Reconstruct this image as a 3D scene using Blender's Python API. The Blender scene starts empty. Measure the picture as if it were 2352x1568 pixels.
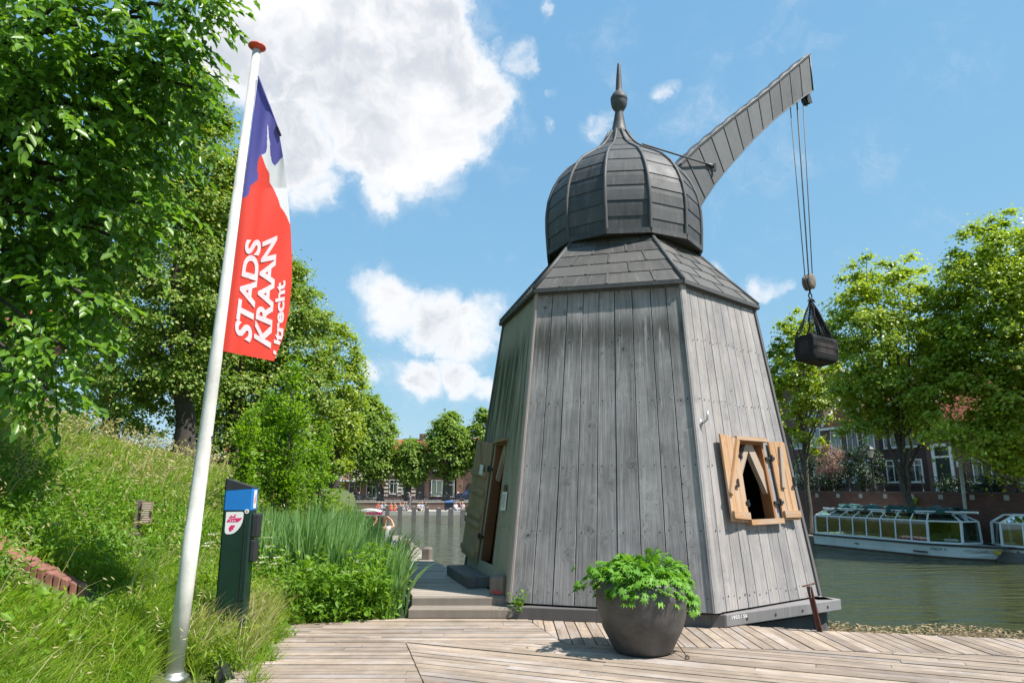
import bpy, bmesh, math, random
import numpy as np
from mathutils import Vector, Matrix
random.seed(7); RNG = np.random.default_rng(11)
SC = bpy.context.scene
COL = SC.collection
R = math.radians
# ---------------------------------------------------------------- camera
PITCH, CAMH, FPX = 0.212, 1.6, 1568.0
cam_d = bpy.data.cameras.new('camera'); cam = bpy.data.objects.new('camera', cam_d); COL.objects.link(cam)
cam_d.sensor_width = 36; cam_d.lens = 24.0; cam_d.clip_end = 6000; cam_d.clip_start = 0.05
cam.location = (0, 0, CAMH); cam.rotation_euler = (math.pi/2 + PITCH, 0, 0)
SC.camera = cam
# ---------------------------------------------------------------- exposure
SC.view_settings.view_transform = 'Standard'; SC.view_settings.look = 'None'
SC.view_settings.exposure = 0.92; SC.view_settings.gamma = 1
SC.cycles.diffuse_bounces = 7; SC.cycles.transparent_max_bounces = 12; SC.cycles.max_bounces = 14
# ---------------------------------------------------------------- sun
SUN_AZ, SUN_EL = R(-25), R(57)
SUN = Vector((math.cos(SUN_EL)*math.cos(SUN_AZ), math.cos(SUN_EL)*math.sin(SUN_AZ), math.sin(SUN_EL)))
ld = bpy.data.lights.new('sun', 'SUN'); ld.energy = 4.35; ld.angle = R(0.53); ld.color = (1.0, 0.955, 0.89)
lo = bpy.data.objects.new('sun', ld); COL.objects.link(lo); lo.rotation_euler = SUN.to_track_quat('Z', 'Y').to_euler()
# pixel (in the photograph at 2352 wide) -> point in the place
_c, _s = math.cos(PITCH), math.sin(PITCH)
def ray(x, y):
    u = (x-1176)/FPX; v = (784-y)/FPX
    return np.array([u, _c-v*_s, _s+v*_c])
def onz(x, y, z):
    d = ray(x, y); k = (z-CAMH)/d[2]; return np.array([d[0]*k, d[1]*k, z])
def ont(x, y, t): return ray(x, y)*t + np.array([0, 0, CAMH])
def onY(x, y, Y):
    d = ray(x, y); return d*(Y/d[1]) + np.array([0, 0, CAMH])
def onpl(x, y, p0, n):
    d = ray(x, y); o = np.array([0, 0, CAMH]); return o + d*(np.dot(np.array(p0)-o, n)/np.dot(d, n))
# ---------------------------------------------------------------- node helpers
class NT:
    def __init__(s, tree): s.t = tree; s.n = tree.nodes; s.l = tree.links
    def __call__(s, typ, ins=None, out=0, **props):
        nd = s.n.new(typ)
        for k, v in props.items(): setattr(nd, k, v)
        for k, v in (ins or {}).items():
            sk = nd.inputs[k]
            if isinstance(v, bpy.types.NodeSocket): s.l.new(v, sk)
            elif v is not None: sk.default_value = v
        return nd.outputs[out]
    def math(s, op, a, b=None, clamp=False, c=None):
        ins = {0: a}
        if b is not None: ins[1] = b
        if c is not None: ins[2] = c
        return s('ShaderNodeMath', ins, operation=op, use_clamp=clamp)
    def mix(s, f, a, b, mode='MIX'):
        nd = s.n.new('ShaderNodeMix'); nd.data_type = 'RGBA'; nd.blend_type = mode
        for sk, v in ((nd.inputs[0], f), (nd.inputs[6], a), (nd.inputs[7], b)):
            if isinstance(v, bpy.types.NodeSocket): s.l.new(v, sk)
            elif isinstance(v, (int, float)): sk.default_value = v
            else: sk.default_value = (*v, 1) if len(v) == 3 else v
        return nd.outputs[2]
    def mr(s, v, a, b, c=0.0, d=1.0, interp='LINEAR'):
        return s('ShaderNodeMapRange', {0: v, 1: a, 2: b, 3: c, 4: d}, interpolation_type=interp)
    def noise(s, vec, scale, detail=3, rough=0.55, dist=0.0, out=0, dims='3D'):
        return s('ShaderNodeTexNoise', {'Vector': vec, 'Scale': scale, 'Detail': detail, 'Roughness': rough, 'Distortion': dist}, out=out, noise_dimensions=dims)
# ---------------------------------------------------------------- sky
world = bpy.data.worlds.new('World'); SC.world = world; world.use_nodes = True
W = NT(world.node_tree); W.n.clear()
SKY_STRENGTH = 0.10
sky = W.n.new('ShaderNodeTexSky'); sky.sky_type = 'NISHITA'; sky.sun_disc = False
sky.sun_elevation = SUN_EL; sky.sun_rotation = math.atan2(SUN.x, SUN.y); sky.air_density = 1.0; sky.dust_density = 0.0; sky.ozone_density = 3.5; sky.altitude = 0
skyc = W('ShaderNodeHueSaturation', {'Hue': 0.488, 'Saturation': 1.1, 'Value': 1.45, 'Color': sky.outputs[0]})
# even out the clear sky's brightness from zenith to horizon (per channel response)
_sc = W.n.new('ShaderNodeSeparateColor'); W.l.new(skyc, _sc.inputs[0])
def _resp(k, a, p): return W.math('MULTIPLY', W.math('POWER', W.math('MULTIPLY', _sc.outputs[k], SKY_STRENGTH), p), a/SKY_STRENGTH)
skyc = W('ShaderNodeCombineColor', {0: _resp(0, .305, .425), 1: _resp(1, .388, .31), 2: _resp(2, .462, .17)})
dirv = W('ShaderNodeTexCoord', out=0)
wn1 = W.noise(dirv, 6.0, 7, 0.62, 0.2, out=1)
warp = W('ShaderNodeVectorMath', {0: wn1, 1: (0.5, 0.5, 0.5)}, operation='SUBTRACT')
warp = W('ShaderNodeVectorMath', {0: warp, 'Scale': 0.12}, operation='SCALE')
dw = W('ShaderNodeVectorMath', {0: dirv, 1: warp}, operation='ADD')
dw = W('ShaderNodeVectorMath', {0: dw}, operation='NORMALIZE')
CLOUDS = [(560,120,105),(640,70,155),(800,110,200),(950,110,150),(1030,170,130),(1090,200,80),(880,300,110),(690,330,95),(720,400,70),(970,320,110),(900,430,52),(690,440,36),(820,400,24),
 (900,690,74),(985,715,70),(1075,755,70),(855,655,42),(1110,700,40),(975,858,46),(1060,870,50),(1110,895,36),(1040,830,30),
 (1200,118,36),(1225,140,24),(1385,290,36),(1410,270,26),(1530,190,24),(1555,180,16),(1268,285,20),(1285,210,14),(1655,625,34),(1640,605,20),(1760,672,32),(1800,665,18),(857,852,22),(750,710,22),(1260,15,18)]
field = None
for (x, y, r) in CLOUDS:
    c = Vector(ray(x, y)).normalized(); ang = r/FPX*0.97
    dt = W('ShaderNodeVectorMath', {0: dw, 1: tuple(c)}, out=1, operation='DOT_PRODUCT')
    g = W.mr(dt, math.cos(ang), 1.0, 0.0, 1.0); W.n[-1].clamp = False
    k = min(1.0, 0.36 + r/170.0)
    g = W.mr(dt, math.cos(ang*1.5), math.cos(ang*0.25), 0.0, k, 'SMOOTHSTEP')
    field = g if field is None else W.math('MAXIMUM', field, g)
fb = W.noise(dw, 9.0, 12, 0.66, 0.0)
dens = W.math('ADD', field, W.math('MULTIPLY', W.math('SUBTRACT', fb, 0.5), 1.6))
alpha = W.mr(dens, 0.20, 0.82, 0.0, 1.0, 'SMOOTHSTEP')
veil = W.math('MULTIPLY', W.mr(dens, -0.05, 0.55, 0.0, 1.0, 'SMOOTHSTEP'), W.mr(W.noise(dw, 16.0, 8, 0.7), 0.42, 0.72, 0.0, 0.55))
alpha = W.math('MAXIMUM', alpha, veil)
shn = W.noise(dw, 4.5, 5, 0.55)
shade = W.math('MULTIPLY', W.mr(shn, 0.36, 0.60, 0.0, 1.0, 'SMOOTHSTEP'), W.mr(dens, 0.55, 1.1, 0.0, 1.0, 'SMOOTHSTEP'))
ck = 1.0/SKY_STRENGTH
ccol = W.mix(shade, (0.56*ck, 0.56*ck, 0.565*ck), (0.345*ck, 0.37*ck, 0.41*ck))
final = W.mix(alpha, skyc, ccol)
bg = W('ShaderNodeBackground', {'Color': final, 'Strength': SKY_STRENGTH})
wo = W.n.new('ShaderNodeOutputWorld'); W.l.new(bg, wo.inputs[0])
# ---------------------------------------------------------------- materials
def mat(name):
    m = bpy.data.materials.new(name); m.use_nodes = True; t = NT(m.node_tree); t.n.clear()
    return m, t
def finish(m, t, shader):
    o = t.n.new('ShaderNodeOutputMaterial'); t.l.new(shader, o.inputs[0]); return m
def pbsdf(t, color, rough=0.6, metal=0.0, spec=0.5, bump=None, bstr=0.3, bdist=0.01, **kw):
    ins = {'Base Color': color if isinstance(color, bpy.types.NodeSocket) else (*color, 1), 'Roughness': rough, 'Metallic': metal, 'Specular IOR Level': spec}
    if bump is not None:
        ins['Normal'] = t('ShaderNodeBump', {'Height': bump, 'Strength': bstr, 'Distance': bdist})
    ins.update(kw)
    return t('ShaderNodeBsdfPrincipled', ins)
def paint(name, col, rough=0.45, metal=0.0, var=0.18, scale=6.0, spec=0.5, bstr=0.1):
    m, t = mat(name); co = t('ShaderNodeTexCoord', out=3)
    n = t.noise(co, scale, 5, 0.6); n2 = t.noise(co, scale*9, 3, 0.6)
    f = t.math('ADD', t.math('MULTIPLY', n, 0.7), t.math('MULTIPLY', n2, 0.3))
    c = t.mix(t.mr(f, 0.35, 0.65), tuple(x*(1-var) for x in col), tuple(min(1, x*(1+var)) for x in col))
    return finish(m, t, pbsdf(t, c, t.mr(n, 0.3, 0.7, max(0.02, rough-0.08), rough+0.1), metal, spec, n2, bstr, 0.004))
def wood(name, dark, light, knots=0.7, mould=None, algae=None, tone=0.30, grain=1.0, rough=0.82, warm=None, wpatch=0.0, knsize=1.0, stain=0.0):
    m, t = mat(name)
    uv = t('ShaderNodeUVMap'); sep = t.n.new('ShaderNodeSeparateXYZ'); t.l.new(uv, sep.inputs[0]); u, v = sep.outputs[0], sep.outputs[1]
    rnd = t('ShaderNodeNewGeometry', out=8)
    # knots: sparse cells along the boards, grain flows round them
    kv = t('ShaderNodeCombineXYZ', {0: t.math('MULTIPLY', u, 4.6), 1: t.math('MULTIPLY', v, 4.6), 2: t.math('MULTIPLY', rnd, 37.0)})
    vor = t.n.new('ShaderNodeTexVoronoi'); vor.inputs['Scale'].default_value = 1.0; vor.inputs['Randomness'].default_value = 0.9
    wob = t.noise(t('ShaderNodeCombineXYZ', {0: u, 1: v, 2: 0.0}), 11.0, 4, 0.65, out=1)
    kv2 = t('ShaderNodeVectorMath', {0: kv, 1: t('ShaderNodeVectorMath', {0: wob, 'Scale': 0.55}, operation='SCALE')}, operation='ADD')
    t.l.new(kv2, vor.inputs['Vector']); kd = vor.outputs['Distance']
    kpick = t('ShaderNodeTexWhiteNoise', {'Vector': vor.outputs['Position']}, out=0)
    ksel = t.math('GREATER_THAN', kpick, 0.60)
    infl = t.math('MULTIPLY', t.mr(kd, 0.0, 0.55*knsize, 1.0, 0.0, 'SMOOTHSTEP'), ksel)
    uu = t.math('ADD', t.math('MULTIPLY', u, 46.0*grain), t.math('MULTIPLY', infl, 9.0))
    gv = t('ShaderNodeCombineXYZ', {0: uu, 1: t.math('ADD', t.math('MULTIPLY', v, 1.1), t.math('MULTIPLY', infl, 1.5)), 2: t.math('MULTIPLY', rnd, 91.0)})
    g1 = t.noise(gv, 1.0, 4, 0.62, 0.5)
    fv = t('ShaderNodeCombineXYZ', {0: t.math('MULTIPLY', u, 190.0*grain), 1: t.math('MULTIPLY', v, 5.0), 2: rnd})
    g2 = t.noise(fv, 1.0, 3, 0.6)
    bv = t('ShaderNodeCombineXYZ', {0: t.math('MULTIPLY', u, 3.0), 1: t.math('MULTIPLY', v, 0.8), 2: t.math('MULTIPLY', rnd, 17.0)})
    g3 = t.noise(bv, 1.0, 4, 0.6)
    f = t.math('ADD', t.math('MULTIPLY', g1, 0.5), t.math('ADD', t.math('MULTIPLY', g2, 0.22), t.math('MULTIPLY', g3, 0.28)))
    c = t.mix(t.mr(f, 0.36, 0.64), dark, light)
    if warm: c = t.mix(t.math('MULTIPLY', t.mr(g3, 0.5, 0.68), wpatch), c, warm)
    ring = t.math('MULTIPLY', t.math('ADD', t.mr(kd, 0.05*knsize, 0.11*knsize, 1.0, 0.0, 'SMOOTHSTEP'), t.math('MULTIPLY', t.mr(t.math('ABSOLUTE', t.math('SUBTRACT', kd, 0.21*knsize)), 0.0, 0.035*knsize, 0.75, 0.0, 'SMOOTHSTEP'), t.mr(g2, 0.45, 0.6))), ksel)
    halo = t.math('MULTIPLY', t.mr(kd, 0.05*knsize, 0.42*knsize, 1.0, 0.0, 'SMOOTHSTEP'), t.math('MULTIPLY', ksel, t.mr(g1, 0.42, 0.62)))
    c = t.mix(t.math('MULTIPLY', halo, 0.48*knots), c, tuple(x*0.5 for x in dark))
    c = t.mix(t.math('MULTIPLY', ring, 0.85*knots), c, tuple(x*0.28 for x in dark))
    c = t.mix(1.0, c, t('ShaderNodeCombineColor', {0: t.mr(rnd, 0, 1, 1-tone, 1+tone*0.5), 1: t.mr(rnd, 0, 1, 1-tone, 1+tone*0.5), 2: t.mr(rnd, 0, 1, 1-tone*0.9, 1+tone*0.55)}), 'MULTIPLY')
    if stain:   # worn and dirty patches that run over several boards
        ps = t('ShaderNodeNewGeometry', out=0); s1 = t.noise(ps, 0.9, 6, 0.68); s2 = t.noise(ps, 5.0, 5, 0.7)
        k = t.math('ADD', t.math('MULTIPLY', t.mr(s1, 0.38, 0.62), 0.65), t.math('MULTIPLY', t.mr(s2, 0.35, 0.65), 0.35)); lo_, hi_ = 1-stain, 1+stain*0.45
        c = t.mix(1.0, c, t('ShaderNodeCombineColor', {0: t.mr(k, 0, 1, lo_, hi_), 1: t.mr(k, 0, 1, lo_, hi_*.99), 2: t.mr(k, 0, 1, lo_*.98, hi_*.97)}), 'MULTIPLY')
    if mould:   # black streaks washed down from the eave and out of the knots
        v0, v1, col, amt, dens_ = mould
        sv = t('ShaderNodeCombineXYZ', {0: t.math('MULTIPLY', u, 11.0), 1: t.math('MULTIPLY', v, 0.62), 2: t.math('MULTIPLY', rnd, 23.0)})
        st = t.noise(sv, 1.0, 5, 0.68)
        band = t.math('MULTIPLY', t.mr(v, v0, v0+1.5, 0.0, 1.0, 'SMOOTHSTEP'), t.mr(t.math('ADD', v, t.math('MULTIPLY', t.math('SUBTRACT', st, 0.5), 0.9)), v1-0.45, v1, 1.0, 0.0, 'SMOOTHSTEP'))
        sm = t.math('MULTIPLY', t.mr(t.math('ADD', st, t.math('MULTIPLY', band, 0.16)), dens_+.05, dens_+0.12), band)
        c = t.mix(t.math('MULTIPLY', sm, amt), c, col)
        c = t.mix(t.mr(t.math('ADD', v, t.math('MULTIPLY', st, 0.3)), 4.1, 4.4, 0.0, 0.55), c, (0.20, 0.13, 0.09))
    if algae:
        v0, v1, col, amt = algae
        sv = t('ShaderNodeCombineXYZ', {0: t.math('MULTIPLY', u, 9.0), 1: t.math('MULTIPLY', v, 0.45), 2: 0.0})
        st = t.noise(sv, 1.0, 5, 0.65); st2 = t.noise(t('ShaderNodeCombineXYZ', {0: u, 1: v, 2: 0.0}), 0.9, 4, 0.6)
        vv = t.math('ADD', v, t.math('MULTIPLY', t.math('SUBTRACT', st, 0.5), 1.5))
        band = t.math('MULTIPLY', t.mr(vv, v0, v0+1.6, 0.0, 1.0, 'SMOOTHSTEP'), t.mr(vv, v1-0.5, v1, 1.0, 0.0, 'SMOOTHSTEP'))
        sm = t.math('MULTIPLY', band, t.mr(st, 0.42, 0.56, 0.08, 1.0))
        c = t.mix(t.math('MULTIPLY', t.mr(st2, 0.3, 0.6, 0.35, 0.7), 0.75), c, (0.215, 0.21, 0.15))
        c = t.mix(t.math('MULTIPLY', sm, amt), c, col)
    h = t.math('SUBTRACT', t.math('ADD', t.math('MULTIPLY', g1, 0.6), t.math('MULTIPLY', g2, 0.4)), t.math('MULTIPLY', ring, 0.35))
    return finish(m, t, pbsdf(t, c, rough, 0, 0.3, h, 0.45, 0.006))
def brick(name, c1, c2, mortar, bw=0.21, bh=0.062, var=0.25):
    m, t = mat(name); uv = t('ShaderNodeUVMap')
    b = t('ShaderNodeTexBrick', {'Vector': uv, 'Color1': (*c1, 1), 'Color2': (*c2, 1), 'Mortar': (*mortar, 1), 'Scale': 1.0, 'Mortar Size': 0.006, 'Brick Width': bw, 'Row Height': bh, 'Bias': 0.0})
    bn = t.n[-1]
    n = t.noise(uv, 0.8, 5, 0.65)
    c = t.mix(1.0, b, t('ShaderNodeCombineColor', {0: t.mr(n, 0.3, 0.7, 1-var, 1+var), 1: t.mr(n, 0.3, 0.7, 1-var, 1+var), 2: t.mr(n, 0.3, 0.7, 1-var, 1+var)}), 'MULTIPLY')
    return finish(m, t, pbsdf(t, c, 0.85, 0, 0.25, bn.outputs['Fac'], -0.4, 0.01))
def leafmat(name, dark, light, trans=0.35, tip=None, rough=0.45, pscale=0.55, spec=0.4):
    m, t = mat(name); g = t.n.new('ShaderNodeNewGeometry'); rnd = g.outputs['Random Per Island']
    n = t.noise(g.outputs['Position'], pscale, 4, 0.6)
    f = t.math('ADD', t.math('MULTIPLY', rnd, 0.55), t.math('MULTIPLY', t.mr(n, 0.32, 0.68), 0.45))
    c = t.mix(f, dark, light)
    if tip: c = t.mix(t.mr(rnd, 0.80, 0.97), c, tip)
    tc = t.mix(1.0, c, (1.5, 1.45, 0.55), 'MULTIPLY')
    a = pbsdf(t, c, rough, 0, spec)
    b = t('ShaderNodeBsdfTranslucent', {'Color': tc})
    return finish(m, t, t('ShaderNodeMixShader', {0: trans, 1: a, 2: b}))
M = {}
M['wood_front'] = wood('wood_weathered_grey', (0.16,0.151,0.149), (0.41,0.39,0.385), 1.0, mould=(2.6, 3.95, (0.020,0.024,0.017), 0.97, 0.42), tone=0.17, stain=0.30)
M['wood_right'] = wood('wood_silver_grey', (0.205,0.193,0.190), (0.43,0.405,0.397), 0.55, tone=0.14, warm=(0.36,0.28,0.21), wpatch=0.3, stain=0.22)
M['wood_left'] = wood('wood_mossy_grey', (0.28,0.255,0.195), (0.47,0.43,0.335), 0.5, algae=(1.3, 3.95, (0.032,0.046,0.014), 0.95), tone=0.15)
M['wood_corner'] = wood('wood_corner_board', (0.24,0.20,0.18), (0.46,0.39,0.35), 0.2, tone=0.1)
M['wood_dark'] = wood('wood_dark_weathered', (0.085,0.078,0.075), (0.17,0.16,0.155), 0.3, tone=0.15)
M['wood_beam'] = wood('wood_base_beam', (0.15,0.14,0.135), (0.30,0.285,0.28), 0.4, tone=0.15)
M['wood_tan'] = wood('wood_honey_shutter', (0.30,0.160,0.075), (0.53,0.33,0.18), 0.8, tone=0.2, warm=(0.36,0.30,0.25), wpatch=0.7)
M['wood_pale'] = wood('wood_pale_brace', (0.27,0.20,0.145), (0.45,0.36,0.28), 0.25, tone=0.1)
M['wood_orange'] = wood('wood_door_post', (0.22,0.085,0.03), (0.36,0.16,0.06), 0.2, tone=0.1)
M['wood_jamb'] = wood('wood_door_jamb', (0.11,0.050,0.020), (0.20,0.095,0.04), 0.2, tone=0.1)
M['wood_door'] = wood('wood_door_leaf', (0.20,0.135,0.075), (0.37,0.265,0.16), 0.5, tone=0.2, warm=(0.42,0.27,0.14), wpatch=0.4)
M['wood_deck'] = wood('wood_decking', (0.225,0.175,0.132), (0.45,0.355,0.275), 0.15, tone=0.30, grain=0.8, warm=(0.40,0.37,0.36), wpatch=0.6, rough=0.85, stain=0.30)
M['wood_pier'] = wood('wood_pier_boards', (0.25,0.21,0.17), (0.42,0.36,0.30), 0.1, tone=0.15, grain=0.8)
M['wood_post'] = wood('wood_mooring_post', (0.13,0.105,0.085), (0.27,0.225,0.185), 0.2, tone=0.2)
M['wood_step'] = wood('wood_step_timber', (0.18,0.145,0.115), (0.34,0.29,0.24), 0.2, tone=0.15)
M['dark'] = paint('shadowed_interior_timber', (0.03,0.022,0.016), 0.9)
def leadmat(name, a, b):
    m, t = mat(name); uv = t('ShaderNodeUVMap'); sep = t.n.new('ShaderNodeSeparateXYZ'); t.l.new(uv, sep.inputs[0])
    rnd = t('ShaderNodeNewGeometry', out=8)
    st = t.noise(t('ShaderNodeCombineXYZ', {0: t.math('MULTIPLY', sep.outputs[0], 14.0), 1: t.math('MULTIPLY', sep.outputs[1], 1.6), 2: t.math('MULTIPLY', rnd, 31.0)}), 1.0, 5, 0.62)
    n = t.noise(uv, 2.5, 5, 0.6)
    f = t.math('ADD', t.math('MULTIPLY', st, 0.5), t.math('ADD', t.math('MULTIPLY', n, 0.3), t.math('MULTIPLY', rnd, 0.34)))
    c = t.mix(t.mr(f, 0.32, 0.66), a, b)
    c = t.mix(t.math('MULTIPLY', t.mr(st, 0.60, 0.72), 0.35), c, (0.16,0.11,0.075))
    s3 = t.noise(t('ShaderNodeCombineXYZ', {0: t.math('MULTIPLY', sep.outputs[0], 16.0), 1: t.math('MULTIPLY', sep.outputs[1], 2.2), 2: t.math('MULTIPLY', rnd, 77.0)}), 1.0, 4, 0.6)
    c = t.mix(t.math('MULTIPLY', t.mr(s3, 0.58, 0.74), 0.40), c, (0.19,0.19,0.185))
    return finish(m, t, pbsdf(t, c, t.mr(n, 0.3, 0.7, 0.48, 0.74), 0.0, 0.45, n, 0.25, 0.02))
M['lead'] = leadmat('lead_sheet', (0.026,0.026,0.027), (0.080,0.079,0.078))
M['lead_roof'] = leadmat('lead_skirt', (0.042,0.039,0.035), (0.098,0.091,0.082))
M['lead_boom'] = leadmat('lead_boom', (0.080,0.080,0.081), (0.125,0.125,0.127))
M['seam'] = paint('lead_seam', (0.045,0.045,0.046), 0.5)
M['iron'] = paint('black_iron', (0.018,0.018,0.018), 0.5)
M['rust'] = paint('rusty_iron', (0.12,0.045,0.03), 0.85, scale=20, var=0.4)
M['rope'] = paint('hoist_rope', (0.17,0.165,0.16), 0.8)
M['net'] = paint('tarred_net', (0.022,0.022,0.025), 0.8)
M['bundle'] = paint('bundle_cloth', (0.035,0.026,0.022), 0.9, scale=25, var=0.5)
M['white'] = paint('white_paint', (0.78,0.77,0.74), 0.35, var=0.04)
M['pole'] = paint('flagpole_white', (0.58,0.555,0.51), 0.45, var=0.17, scale=3.5)
M['red'] = paint('red_knob', (0.62,0.07,0.035), 0.35, var=0.08)
M['steel'] = paint('galvanised_steel', (0.5,0.5,0.5), 0.4, 0.9)
def cloth(name, col, tr=0.35):
    m, t = mat(name); a = pbsdf(t, col, 0.6, 0, 0.3); b = t('ShaderNodeBsdfTranslucent', {'Color': (*col, 1)})
    return finish(m, t, t('ShaderNodeMixShader', {0: tr, 1: a, 2: b}))
M['f_blue'] = cloth('flag_blue', (0.12,0.11,0.40)); M['f_white'] = cloth('flag_white', (0.82,0.81,0.84)); M['f_red'] = cloth('flag_red', (0.90,0.075,0.050))
M['meter_green'] = paint('dark_green_enamel', (0.006,0.026,0.018), 0.32, var=0.12)
M['meter_black'] = paint('black_plastic', (0.022,0.022,0.024), 0.5)
M['meter_blue'] = paint('blue_band', (0.012,0.16,0.48), 0.35, var=0.05)
M['sticker'] = paint('white_sticker', (0.72,0.70,0.68), 0.5, var=0.03)
M['magenta'] = paint('magenta_ink', (0.62,0.015,0.14), 0.5, var=0.03)
M['ink'] = paint('dark_ink', (0.03,0.035,0.045), 0.5)
M['pot'] = paint('grey_ceramic', (0.075,0.069,0.066), 0.5, scale=9, var=0.35, bstr=0.25)
M['soil'] = paint('soil', (0.05,0.035,0.025), 0.95, scale=15, var=0.4)
M['brick_wall'] = brick('quay_brick', (0.20,0.085,0.060), (0.135,0.064,0.05), (0.12,0.10,0.09))
M['brick_far'] = brick('far_brick', (0.20,0.115,0.085), (0.15,0.090,0.07), (0.19,0.16,0.14))
M['brick_house'] = brick('house_brick', (0.17,0.092,0.074), (0.12,0.07,0.060), (0.15,0.125,0.115))
M['brick_dark'] = brick('house_brick_dark', (0.075,0.042,0.038), (0.05,0.034,0.032), (0.07,0.06,0.058))
M['brick_orange'] = brick('house_brick_orange', (0.27,0.15,0.095), (0.20,0.11,0.075), (0.24,0.2,0.17))
M['brick_edge'] = brick('edging_brick', (0.30,0.13,0.10), (0.22,0.10,0.08), (0.22,0.18,0.15), 0.10, 0.30)
M['tiles'] = brick('roof_tiles', (0.34,0.115,0.06), (0.25,0.08,0.045), (0.10,0.04,0.03), 0.22, 0.30)
M['stone'] = paint('pale_stone', (0.42,0.40,0.36), 0.8, scale=3)
M['plaster'] = paint('cream_plaster', (0.62,0.58,0.50), 0.8, scale=2, var=0.08)
M['glass_dark'] = paint('window_glass', (0.02,0.026,0.028), 0.05, spec=0.9)
M['curtain'] = paint('window_curtain', (0.16,0.21,0.18), 0.12, spec=0.8)
M['asphalt'] = paint('street_paving', (0.16,0.145,0.13), 0.9, scale=2)
M['bark'] = paint('bark', (0.10,0.085,0.068), 0.9, scale=7, var=0.45, bstr=0.8)
M['bark_dark'] = paint('bark_dark', (0.045,0.036,0.028), 0.9, scale=7, var=0.4, bstr=0.8)
M['l_near'] = leafmat('leaf_elm', (0.065,0.165,0.016), (0.21,0.38,0.045), 0.45, rough=0.34, spec=0.55)
M['l_linden'] = leafmat('leaf_linden', (0.085,0.170,0.020), (0.25,0.37,0.055), 0.42, tip=(0.56,0.55,0.18))
M['l_plane'] = leafmat('leaf_plane', (0.135,0.24,0.020), (0.45,0.53,0.065), 0.5, rough=0.34, spec=0.6)
M['l_far'] = leafmat('leaf_far_plane', (0.11,0.20,0.028), (0.30,0.42,0.07), 0.44)
M['l_sapling'] = leafmat('leaf_sapling', (0.094,0.209,0.011), (0.275,0.451,0.033), 0.5)
M['l_hedge'] = leafmat('leaf_hedge', (0.012,0.034,0.010), (0.035,0.075,0.018), 0.2)
M['l_smoke'] = leafmat('leaf_smoke_bush', (0.26,0.15,0.15), (0.40,0.27,0.25), 0.3)
M['l_pot'] = leafmat('leaf_pot_plant', (0.081,0.230,0.025), (0.218,0.437,0.057), 0.36, rough=0.5, pscale=3, spec=0.25)
M['l_reed'] = leafmat('leaf_reed', (0.114,0.240,0.078), (0.300,0.456,0.180), 0.45, rough=0.4, pscale=0.8)
M['l_nettle'] = leafmat('leaf_nettle', (0.077,0.193,0.015), (0.220,0.374,0.039), 0.42, pscale=1.2)
M['grass'] = leafmat('grass_blade', (0.116,0.226,0.018), (0.330,0.440,0.050), 0.45, pscale=0.7)
M['grass_dry'] = leafmat('grass_dry', (0.33,0.30,0.12), (0.56,0.48,0.26), 0.35)
M['flower_white'] = leafmat('flower_white', (0.55,0.55,0.45), (0.75,0.74,0.66), 0.3)
M['flower_pink'] = leafmat('flower_pink', (0.25,0.02,0.20), (0.45,0.05,0.33), 0.3)
M['earth'] = paint('bank_earth', (0.085,0.105,0.028), 0.95, scale=2.5, var=0.4)
def watermat():
    m, t = mat('canal_water'); co = t('ShaderNodeNewGeometry', out=0)
    sep = t.n.new('ShaderNodeSeparateXYZ'); t.l.new(co, sep.inputs[0])
    a = t('ShaderNodeCombineXYZ', {0: t.math('MULTIPLY', sep.outputs[0], 1.0), 1: t.math('MULTIPLY', sep.outputs[1], 1.7), 2: 0.0})
    n1 = t.noise(a, 1.25, 3, 0.62, 0.6); n2 = t.noise(a, 4.5, 4, 0.65, 0.3); n3 = t.noise(a, 0.50, 3, 0.5, 0.8)
    h = t.math('ADD', t.math('MULTIPLY', n1, 0.42), t.math('ADD', t.math('MULTIPLY', n2, 0.09), t.math('MULTIPLY', n3, 1.0)))
    n4 = t.noise(co, 0.25, 4)
    c = t.mix(n4, (0.036,0.044,0.016), (0.056,0.064,0.024))
    return finish(m, t, pbsdf(t, c, 0.04, 0, 0.5, h, 0.95, 0.34, IOR=1.33))
M['water'] = watermat()
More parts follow.
